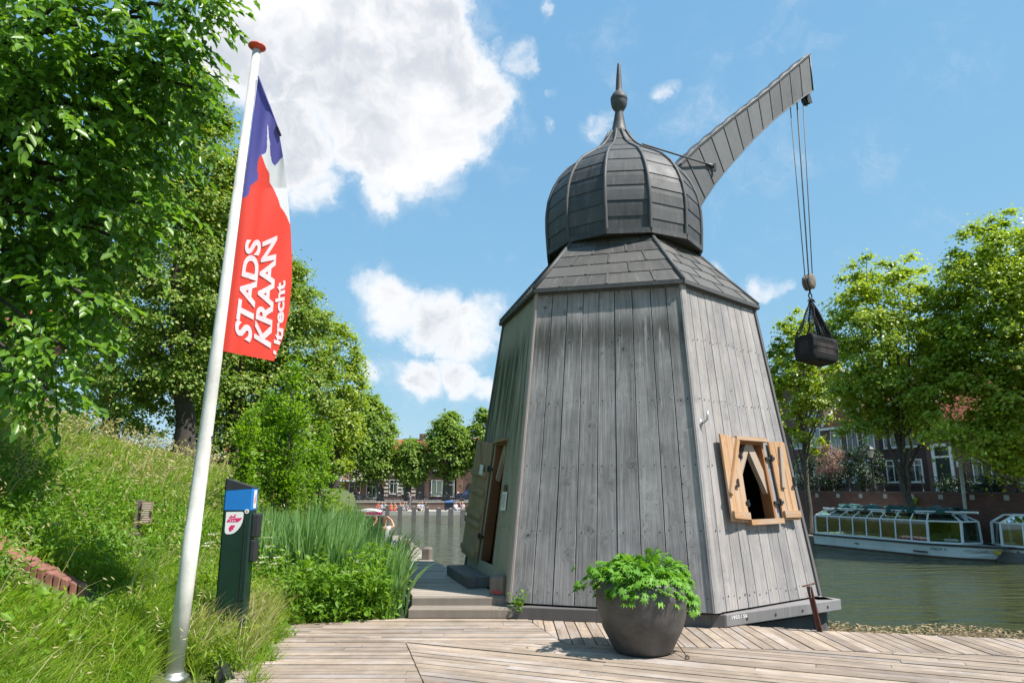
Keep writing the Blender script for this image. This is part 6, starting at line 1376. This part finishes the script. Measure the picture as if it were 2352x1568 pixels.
b = MB(); b.beam(P1(L1-.75, -.09, .20), P1(L1-.1, -.09, .20), .03, .06); b.build('fender_rail', M['hull_dark'], g1)
b = MB(); b.beam(P1(2.6, -.08, .27), P1(2.8, -.08, .27), .02, .04); b.build('drain_slot', M['hull_dark'], g1)
b = MB(); q = P1(L1+2.2*1.0, 2.3*.42, .38)-sb*.02; b.beam(q, q+np.array([0, 0, .0])-ub*.18-sb*.12, .22, .02, up=sb); b.build('bow_marking', paint('yellow_mark', (.6, .42, .03), .5), g1)
def tarp(label, a0, a1, w0, seed):
    rg = np.random.default_rng(seed); n, m_ = 40, 14; b = MB(); G = []
    ph = rg.uniform(0, 6, 6)
    for i in range(n+1):
        row = []
        for j in range(m_+1):
            s, t = i/n, j/m_; a = a0+(a1-a0)*s; c = .50+w0*t+.10*math.sin(9*s+ph[0])+.06*math.sin(23*s+ph[1]+4*t); hgt = 1.77+.10*abs(math.sin(7*s+5*t+ph[2]))+.06*abs(math.sin(19*s-8*t+ph[3]))+.10*math.sin(math.pi*t)*(.5+.5*math.sin(11*s+ph[4]))-.28*max(0, .30-t)*(1+.8*math.sin(13*s+ph[5]))
            if t < .12: hgt = min(hgt, 1.72)
            row.append(P1(a+.05*math.sin(17*t+ph[1]), c, hgt))
        G.append(row)
    for i in range(n):
        for j in range(m_): b.face([G[i][j], G[i+1][j], G[i+1][j+1], G[i][j+1]])
    o = b.build('tarpaulin', M['tarp'], None, True); o.modifiers.new('thickness', 'SOLIDIFY').thickness = .015; tag(o, label, 'tarpaulin', 'crumpled tarpaulins on the boat roof')
tarp('crumpled green tarpaulin at the stern end of the boat roof', 1.0, 3.4, 1.15, 5); tarp('flat green tarpaulin folded over the middle of the boat roof', 3.9, 5.3, .8, 6); tarp('crumpled green tarpaulin at the bow end of the boat roof', L1*.74, L1+.6, 1.1, 7)
b = MB(); b.tube([P1(.2, .52, 1.76), P1(L1+1.6, .62, 1.78)], .032, 8); b.tube([P1(L1+1.0, .61, 1.78), P1(L1+1.75, .62, 1.785)], .045, 8); tag(b.build('roof_pole', M['white']), 'long white pole lying on the glass boat roof', 'pole')
for k, d_ in enumerate((0, .32)):
    b = MB(); c = P1(L1*.60+d_, .40, .80); b.lathe([(.001, -.16), (.09, -.14), (.14, -.03), (.13, .08), (.07, .16), (.001, .18)], 14, tuple(c)); tag(b.build('buoy', M['orange'], None, True), ('orange round buoy behind the boat window, the one nearer the stern', 'orange round buoy behind the boat window, the one nearer the bow')[k], 'buoy')
# second boat: bow towards the first one, most of it out of the picture
q2 = onz(2296, 1287, WATER_Z); u2 = -u1; sd2 = sd1; o2 = q2[:2]-u2*7.0
g2, P2, ub2, sb2 = boat(o2, u2, sd2, 7.0, 2.3, 'white canal boat with red waterline at the edge, bow towards the tarpaulin boat', 8, 'antifoul_red', .5, bow_l=1.5)
text_on('lettering', 'Hans van Breukelen', P2(7.05, -.10, .25)-sb2*.02+ub2*.15, -ub2, (0, 0, 1), 2.0, .17, M['ink'], g2, .02)
mp = np.array([*wl(4.6, -1.75)]); tm = 29.3; mb0 = ont(2226, 1235, tm); mb1 = ont(2204, 1055, tm)
b = MB(); b.tube([np.array([mb0[0], mb0[1], -1.4]), mb0, mb1], [.085, .085, .065], 12); tag(b.build('mooring_pole', M['pole'], None, True), 'tall whitish mooring pole standing between the two canal boats', 'pole')
# ---------------------------------------------------------------- timber posts in the water
px7 = [(889, 1190), (918, 1193), (950, 1195), (979.5, 1198), (1007, 1200.5), (1035, 1203.5), (1063, 1206.5)]; ordn = ('seventh', 'sixth', 'fifth', 'fourth', 'third', 'second', 'first')
for k, (x, y) in enumerate(px7):
    p = onz(x, y, WATER_Z); tt = 2.7*FPX/(y-1124); g = thing('mooring_post', 'square timber mooring post in the water, %s in its row counting from the crane door' % ordn[k], 'post', (p[0], p[1], -2.2), R(8), 'row of mooring posts in the water'); w = .38; h = 1.15+1.1
    b = MB(); b.poly([(-w/2, -w/2, 0), (w/2, -w/2, 0), (w/2, w/2, 0), (-w/2, w/2, 0), (-w/2, -w/2, h), (w/2, -w/2, h), (w/2, w/2, h), (-w/2, w/2, h), (0, 0, h+.12)], [(0, 1, 5, 4), (1, 2, 6, 5), (2, 3, 7, 6), (3, 0, 4, 7), (4, 5, 8), (5, 6, 8), (6, 7, 8), (7, 4, 8)]); b.build('post', M['wood_dark'], g)
# ---------------------------------------------------------------- houses across the water
FW = Wall((0, 95), (1, 0), (0, -1)); FG = 'houses across the water'
h1 = house(FW, -40, -25.6, FZ, 6.6, 6, 'brick_orange', 'orange-brown brick house behind the alder bush across the water', (-38, -35.5, -33, -30.5, -28, -26.6), ((1.0, 2.0), (4.2, 1.8)), 'tiles', 8.8, FG)
h2 = house(FW, -25.58, -17.4, FZ, 7.2, 9, 'brick_orange', 'cafe with white fascia and big shop windows across the water', (-23.8, -21.2, -18.9), ((4.5, 2.0),), None, 0, FG, 1.9)
b = MB(); FW.slab(b, -25.2, -23.1, 2.75, 4.3, .02, .16); FW.slab(b, -21.9, -17.5, 2.75, 4.3, .02, .16); b.build('fascia', M['plaster'], h2)
b = MB(); FW.slab(b, -25.4, -17.5, 2.55, 2.75, .02, 1.1); b.build('awning', M['white'], h2)
for a in (-24.6, -21.4, -19.0): window(FW, h2, a, .35, 1.6, 2.1, 1, True)
h3 = house(FW, -17.38, -11.3, FZ, 6.3, 6, 'brick_house', 'brick house with cream stone bands and orange tiled roof across the water', (-16.1, -14.4, -12.4), ((.9, 1.9), (4.2, 1.8)), 'tiles', 8.3, FG, 1.15, skip=((0, 2),))
b = MB()
for a in (-17.1, -15.25, -13.4):
    for k in range(5): FW.slab(b, a-.28, a+.28, .6+.5*k, .6+.5*k+.25, .01, .05)
FW.slab(b, -17.3, -11.4, 3.25, 3.6, .01, .12); b.build('stone_band', M['plaster'], h3)
b = MB(); FW.slab(b, -12.9, -11.9, FZ, 2.7, .012, .06); b.build('door', M['meter_black'], h3)
h4 = house(FW, -11.28, -7.6, FZ, 6.9, 9, 'brick_dark', 'dark house with green curtained shop window across the water', (-10.1, -8.5), ((4.0, 1.7),), None, 0, FG, 1.3)
window(FW, h4, -9.9, .6, 2.2, 2.1, 2, False, 'curtain'); window(FW, h4, -8.3, .5, .9, 2.2, 0, True)
h5 = house(FW, -7.58, 3.5, FZ, 6.5, 6, 'brick_house', 'brick house with arched doors beside the crane door across the water', (-4.6, -2.6, -.6), ((4.3, 1.8), (1.0, 1.9)), 'tiles', 8.5, FG, 1.1)
b = MB(); FW.slab(b, -7.55, -6.7, FZ, 6.4, .01, .16); b.build('brick_pier', M['brick_orange'], h5)
b = MB(); P = [FW(-6.2, FZ, .01), FW(-5.3, FZ, .01), FW(-5.3, 1.9, .01)]+[FW(-5.75+.45*math.cos(a), 1.9+.45*math.sin(a), .01) for a in np.linspace(.3, 2.84, 7)]+[FW(-6.2, 1.9, .01)]; b.prism(P, (0, -.05, 0)); b.build('door', M['meter_black'], h5)
# backdrop of roofs and trees on the left crest
wh = bpy.data.objects.new('white_house', None); COL.objects.link(wh); tag(wh, 'white house showing through the leaves above the grassy bank', 'house'); LW = Wall((-27, 24), (.80, .60), (.60, -.80))
b = MB(); b.prism([LW(0, 2.0), LW(9, 2.0), LW(9, 2.0, -8), LW(0, 2.0, -8)], (0, 0, 5.2)); b.build('wall', M['white'], wh); b = MB(); b.prism([LW(-.2, 7.2, .3), LW(9.2, 7.2, .3), LW(9.2, 10, -4), LW(-.2, 10, -4)], (0, 0, .15)); b.prism([LW(-.2, 10, -4), LW(9.2, 10, -4), LW(9.2, 7.2, -8.3), LW(-.2, 7.2, -8.3)], (0, 0, .15)); b.build('roof', M['tiles'], wh)
for a in (1.5, 3.6, 5.8, 7.8): window(LW, wh, a, 3.5, 1.0, 1.7)
bh = house(Wall((-34, 18), (.95, .3), (.3, -.95)), 0, 8.5, 1.5, 7.0, 8, 'brick_orange', 'pinkish brick house at the edge, beside the white house above the bank', (1.5, 4, 6.5), ((3.4, 1.7),), 'tiles', 10, 'houses above the bank')
# ---------------------------------------------------------------- people
def skinobj(name, J, E, m, parent, lv=2):
    names = list(J); me = bpy.data.meshes.new(name); me.from_pydata([J[k][0] for k in names], [(names.index(a), names.index(c)) for a, c in E], []); o = link(name, me, m, parent)
    sk = o.modifiers.new('skin', 'SKIN'); sk.use_smooth_shade = True
    for i, k in enumerate(names): r = J[k][1]; d = me.skin_vertices[0].data[i]; d.radius = (r, r) if not isinstance(r, tuple) else r; d.use_root = (i == 0)
    sub = o.modifiers.new('smooth', 'SUBSURF'); sub.levels = lv; sub.render_levels = lv; return o
SKIN = paint('skin', (.52, .29, .20), .55, var=.08); SKIN2 = paint('skin_sunburnt', (.60, .30, .20), .55, var=.08)
CL = {}
def clo(c):
    if c not in CL: CL[c] = paint('cloth_%s' % c, {'black': (.02, .02, .025), 'white': (.70, .70, .70), 'blue': (.06, .13, .30), 'orange': (.62, .20, .08), 'red': (.45, .06, .05), 'grey': (.20, .20, .22), 'denim': (.05, .07, .13), 'beige': (.50, .42, .32), 'brown': (.10, .055, .03), 'dark': (.03, .022, .018), 'blond': (.32, .22, .10), 'paleblue': (.35, .47, .60)}[c], .8, scale=14)
    return CL[c]
def person(loc, rz, pose, top, legs, hair, label, group=None, fingers=False, arm='rest', lying=False, lv=1):
    g = thing('person', label, 'person', tuple(loc), rz, group); J = {}; E = []
    sit = pose == 'sit'; H0 = .11 if sit else .92
    def j(n, p, r): J[n] = ((p[0], p[1], p[2]), r)
    j('pelvis', (0, 0, H0), (.15, .11)); j('waist', (0, -.03, H0+.2), (.125, .09)); j('chest', (0, -.03, H0+.40), (.15, .10)); j('neck0', (0, -.01, H0+.52), .06); j('neck', (0, .01, H0+.59), .05); j('chin', (0, .035, H0+.655), .072); j('head', (0, .02, H0+.74), .092); j('crown', (0, .01, H0+.81), .07)
    E += [('pelvis', 'waist'), ('waist', 'chest'), ('chest', 'neck0'), ('neck0', 'neck'), ('neck', 'chin'), ('chin', 'head'), ('head', 'crown')]
    for s, e in ((-1, 'l'), (1, 'r')):
        j('sh'+e, (s*.17, -.03, H0+.47), .058)
        raised = arm == 'head' and s == 1
        el, wr, ha = (((s*.30, .05, H0+.52), (s*.19, .09, H0+.70), (s*.11, .05, H0+.78)) if raised else (((s*.24, .02, H0+.24), (s*.17, .22, H0+.16), (s*.13, .30, H0+.13)) if sit else ((s*.23, -.02, H0+.20), (s*.22, .06, H0-.04), (s*.21, .08, H0-.12))))
        j('el'+e, el, .042); j('wr'+e, wr, .029); j('ha'+e, ha, (.038, .02)); E += [('chest', 'sh'+e), ('sh'+e, 'el'+e), ('el'+e, 'wr'+e), ('wr'+e, 'ha'+e)]
        if fingers:
            d = unit(np.array(ha)-np.array(wr)); px_ = unit(np.cross(d, (0, 0, 1)))
            for q, (o_, ln) in enumerate(((-.03, .065), (-.012, .08), (.008, .085), (.026, .065))): p = np.array(ha)+px_*o_+d*ln; j('f%d%s' % (q, e), p, .009); E.append(('ha'+e, 'f%d%s' % (q, e)))
            p = np.array(wr)+(np.array(ha)-np.array(wr))*.6-px_*.055*s+d*.02; j('th'+e, p, .011); E.append(('ha'+e, 'th'+e))
        j('hip'+e, (s*.10, .02, H0-.03), .088)
        kn, an, to = (((s*.13, .44, H0+.06), (s*.13, .50, -.34), (s*.14, .62, -.39)) if sit and arm != 'flat' else (((s*.14, .40, H0+.18), (s*.13, .62, .05), (s*.13, .74, .06)) if sit else ((s*.10, .03, .50), (s*.10, -.01, .09), (s*.12, .13, .04))))
        j('kn'+e, kn, .058); j('an'+e, an, .038); j('to'+e, to, (.042, .03)); E += [('pelvis', 'hip'+e), ('hip'+e, 'kn'+e), ('kn'+e, 'an'+e), ('an'+e, 'to'+e)]
    skinobj('body', J, E, SKIN if len(label) % 2 else SKIN2, g, lv+1 if fingers else lv)
    up = lambda n, k: (J[n][0], tuple(x+k for x in J[n][1]) if isinstance(J[n][1], tuple) else J[n][1]+k)
    mid = lambda a, c, t, r: (tuple(J[a][0][i]*(1-t)+J[c][0][i]*t for i in range(3)), r)
    T = {n: up(n, .014) for n in ('pelvis', 'waist', 'chest', 'shl', 'shr')}; T['sl'] = mid('shl', 'ell', .6, .062); T['sr'] = mid('shr', 'elr', .6, .062); T['nk'] = mid('chest', 'neck0', .7, .075)
    if top: skinobj('shirt', T, [('pelvis', 'waist'), ('waist', 'chest'), ('chest', 'shl'), ('chest', 'shr'), ('shl', 'sl'), ('shr', 'sr'), ('chest', 'nk')], clo(top), g, lv)
    T = {n: up(n, .016) for n in ('pelvis', 'hipl', 'hipr', 'knl', 'knr')}; T['al'] = mid('knl', 'anl', .9, .055); T['ar'] = mid('knr', 'anr', .9, .055)
    if legs: skinobj('trousers', T, [('pelvis', 'hipl'), ('pelvis', 'hipr'), ('hipl', 'knl'), ('hipr', 'knr'), ('knl', 'al'), ('knr', 'ar')], clo(legs), g, lv)
    hl = .10 if hair[1] == 'short' else .26
    hz = H0+.745; Hh = {'a': ((0, .02, hz+.055), .098), 'b': ((0, -.025, hz+.02), .098), 'c': ((0, -.055, hz-.05), .075)}; EE = [('a', 'b'), ('b', 'c')]
    if hair[1] == 'long': Hh['d'] = ((0, -.085, hz-.2), (.085, .045)); EE.append(('c', 'd'))
    skinobj('hair', Hh, EE, clo(hair[0]), g, lv)
    b = MB(); b.poly([(0, .145, hz-.035), (-.016, .105, hz-.04), (.016, .105, hz-.04), (0, .105, hz+.02)], [(0, 1, 2), (0, 3, 1), (0, 2, 3)]); b.box((-.035, .104, hz+.012), (.022, .014, .010)); b.box((.035, .104, hz+.012), (.022, .014, .010)); b.box((0, .102, hz-.07), (.045, .016, .010)); b.build('face', SKIN, g)
    return g
JZ = -.15
person((-4.22, 21.6, JZ), R(-35), 'sit', 'black', 'denim', ('brown', 'short'), 'short-haired person in a black top sitting on the jetty beside a companion in white', 'couple on the jetty', True, lv=2)
person((-3.86, 21.35, JZ), R(-20), 'sit', 'white', 'denim', ('brown', 'long'), 'long-haired person in a white top with a raised hand, sitting on the jetty', 'couple on the jetty', True, 'head', lv=2)
FP = 'people sitting on the far quay'; wy = 74.2; wz = -.68
row = [(869, 'red', 'beige', 'blond', 'long', 'in a red top, nearest the reeds'), (877.5, 'white', 'denim', 'dark', 'short', 'in a white shirt with dark jeans'), (884, 'white', 'black', 'brown', 'long', 'in white with black trousers and long hair'), (897, 'orange', 'orange', 'brown', 'short', 'all in orange'), (907.5, None, 'red', 'dark', 'short', 'bare-chested in red shorts'), (917, None, 'black', 'brown', 'short', 'bare-chested in black shorts'), (926, 'beige', 'white', 'dark', 'long', 'in a beige top and white trousers'), (933, 'grey', 'grey', 'dark', 'short', 'all in grey'),
 (962, 'white', 'black', 'dark', 'short', 'in a white shirt and black trousers with short hair'), (970, 'paleblue', 'beige', 'blond', 'long', 'in a pale blue top with blond hair'), (977, 'black', 'white', 'dark', 'long', 'in a black top and white trousers'), (1046, 'white', 'paleblue', 'brown', 'long', 'in white with pale blue trousers beside the blue cart'), (1056, 'red', 'beige', 'dark', 'short', 'in a red top and beige trousers'), (1062, 'white', 'grey', 'blond', 'short', 'in a white shirt, blond, third from the blue cart'), (1082, 'beige', 'beige', 'dark', 'short', 'in a beige suit sitting alone near the crane door')]
for k, (x, tp, lg, hr, hs_, d) in enumerate(row):
    X = (x-1176)/FPX*(wy*_c-.4); person((X, wy+random.uniform(-.4, .7), wz), R(180+random.uniform(-50, 50)), 'sit', tp, lg, (hr, hs_), 'person %s, on the far quay' % d, FP, arm=random.choice(('rest', 'flat')), lv=1)
person(((941-1176)/FPX*74, 76.0, wz), R(120), 'stand', 'grey', 'grey', ('dark', 'short'), 'person in grey standing on the far quay among the sitters', None)
for x, tp, lg, d in ((777, 'black', 'black', 'in black standing by the left cafe window'), (789, 'grey', 'denim', 'in a grey top with dark jeans outside the cafe'), (815, 'blue', 'denim', 'in a blue top outside the cafe'), (824, 'orange', 'denim', 'in an orange top outside the cafe')):
    person(((x-1176)/FPX*(86*_c), 86+random.uniform(-1.5, 1.5), FZ), R(random.uniform(0, 360)), 'stand', tp, lg, ('dark', 'short'), 'person %s across the water' % d, 'people outside the cafe')
# ---------------------------------------------------------------- bicycles, car, cart, little boat
bk = thing('bicycle', 'black bicycle parked with others along the far quay wall', 'bicycle', (-20, 79.5, FZ), 0, 'bicycles along the far quay wall')
for x in (-.52, .52):
    w = MB(); w.tube([(x+.33*math.cos(a), 0, .34+.33*math.sin(a)) for a in np.linspace(0, 2*math.pi, 21)], .022, 5, False)
    for a in np.linspace(0, math.pi, 6)[:-1]: w.tube([(x+.32*math.cos(a), 0, .34+.32*math.sin(a)), (x-.32*math.cos(a), 0, .34-.32*math.sin(a))], .004, 3, False)
    w.build('wheel', M['meter_black'], bk)
f = MB()
for a, c in (((-.52, 0, .34), (-.08, 0, .32)), ((-.08, 0, .32), (-.22, 0, .88)), ((-.08, 0, .32), (.36, 0, .78)), ((-.17, 0, .70), (.34, 0, .88)), ((-.52, 0, .34), (-.19, 0, .74)), ((.34, 0, .92), (.52, 0, .34))): f.tube([a, c], .02, 6)
f.build('frame', M['ink'], bk); s = MB(); s.box((-.24, 0, .93), (.26, .14, .06)); s.build('saddle', M['meter_black'], bk); s = MB(); s.tube([(.20, -.26, 1.02), (.33, -.2, 1.06), (.33, .2, 1.06), (.20, .26, 1.02)], .016, 6); s.tube([(.34, 0, .9), (.33, 0, 1.06)], .018, 6); s.build('handlebar', M['steel'], bk)
s = MB(); s.box((-.55, 0, .74), (.42, .14, .02)); s.build('carrier', M['ink'], bk)
for k in range(22):
    X = -26.0+k*.98+random.uniform(-.2, .2); o = bk if k == 0 else copy_tree(bk); o.location = (X, 79.3+random.uniform(0, .9), FZ); o.rotation_euler = (R(random.uniform(-9, 9)), 0, R(random.choice((0, 180))+random.uniform(-35, 35)))
car = thing('parked_car', 'dark blue car parked across the water beside the crane door', 'car', (-4.7, 83.5, FZ), R(4)); b = MB(); pr = [(-2.0, .25), (-2.05, .65), (-1.75, .88), (-1.2, .93), (-.75, 1.38), (.65, 1.42), (1.25, 1.0), (1.95, .85), (2.08, .5), (2.0, .25)]
n = len(pr); Vv = [(x, s*(.83 if z < 1.0 else .66), z) for s in (-1, 1) for x, z in pr]; b.poly(Vv, [tuple(range(n)), tuple(range(2*n-1, n-1, -1))]+[(i, n+i, n+(i+1) % n, (i+1) % n) for i in range(n)]); bevel(b.build('body', paint('car_blue', (.01, .025, .07), .25), car), .05, 3)
for x0, x1 in ((-.95, -.08), (.02, .95)):
    b = MB(); b.poly([(x0, -.79, .95), (x1, -.79, .95), (min(x1, .62), -.70, 1.32), (max(x0, -.68), -.70, 1.32)], [(0, 1, 2, 3)]); b.build('window', M['glass_dark'], car)
for x in (-1.3, 1.3):
    for y in (-.78, .78): b = MB(); b.lathe([(.001, -.1), (.3, -.1), (.32, 0), (.3, .1), (.001, .1)], 16, (x, y, .31), Matrix.Rotation(R(90), 3, 'X')); b.build('wheel', M['meter_black'], car)
g = thing('covered_cart', 'dark cart under a blue tarpaulin on the far quay among the sitters', 'cart', ((1032-1176)/FPX*73.5, 75.6, wz)); b = MB(); b.box((0, 0, .45), (1.0, .7, .66)); bevel(b.build('body', M['ink'], g), .05); b = MB(); b.lathe([(.72, .80), (.70, .92), (.45, 1.0), (.001, 1.04)], 4, (0, 0, 0), Matrix.Rotation(R(45), 3, 'Z')); b.build('cover', clo('blue'), g)
for x in (-.35, .35): b = MB(); b.lathe([(.001, -.04), (.14, -.04), (.14, .04), (.001, .04)], 12, (x, -.3, .14), Matrix.Rotation(R(90), 3, 'X')); b.build('wheel', M['meter_black'], g)
tq = 38.0; c = ont(845, 1200, tq); g = thing('sloop', 'small boat with white canopy and magenta valance moored behind the reeds', 'boat', (c[0], c[1], WATER_Z), R(8)); b = MB(); R1 = []
for h, k in ((-.2, .75), (.3, .95), (.62, 1.05)): R1.append([(x*k*.82, y, h) for x, y in ((-.6, -1.9), (-.95, -1.2), (-1.0, .5), (-.7, 1.9), (0, 2.7), (.7, 1.9), (1.0, .5), (.95, -1.2), (.6, -1.9))])
for q in range(2):
    for i in range(9): b.face([R1[q][i], R1[q][(i+1) % 9], R1[q+1][(i+1) % 9], R1[q+1][i]])
b.build('hull', M['ink'], g); b = MB(); b.face([(x, y, .40) for x, y, z in R1[2]]); b.build('deck', M['deck_p'], g)
b = MB()
for i in range(8):
    x0, x1 = -.72+.18*i, -.54+.18*i; z0, z1 = 1.42+.16*math.cos(x0*1.9), 1.42+.16*math.cos(x1*1.9); b.face([(x0, -1.5, z0), (x1, -1.5, z1), (x1, 1.4, z1), (x0, 1.4, z0)]); b.face([(x0, -1.5, z0-.03), (x0, 1.4, z0-.03), (x1, 1.4, z1-.03), (x1, -1.5, z1-.03)]); 
b.build('canopy', M['white'], g); b = MB(); b.box((0, -1.51, 1.40), (1.44, .02, .14)); b.box((-.73, -.05, 1.38), (.02, 2.9, .13)); b.box((.73, -.05, 1.38), (.02, 2.9, .13)); b.build('valance', paint('magenta_cloth', (.30, .02, .09), .7), g)
for x in (-.68, .68):
    for y in (-1.4, 1.3): b = MB(); b.tube([(x, y, .55), (x, y, 1.42)], .02, 6); b.build('canopy_post', M['steel'], g)
b = MB(); b.box((0, .1, .85), (1.3, 2.4, .6)); b.build('cabin', M['meter_black'], g)
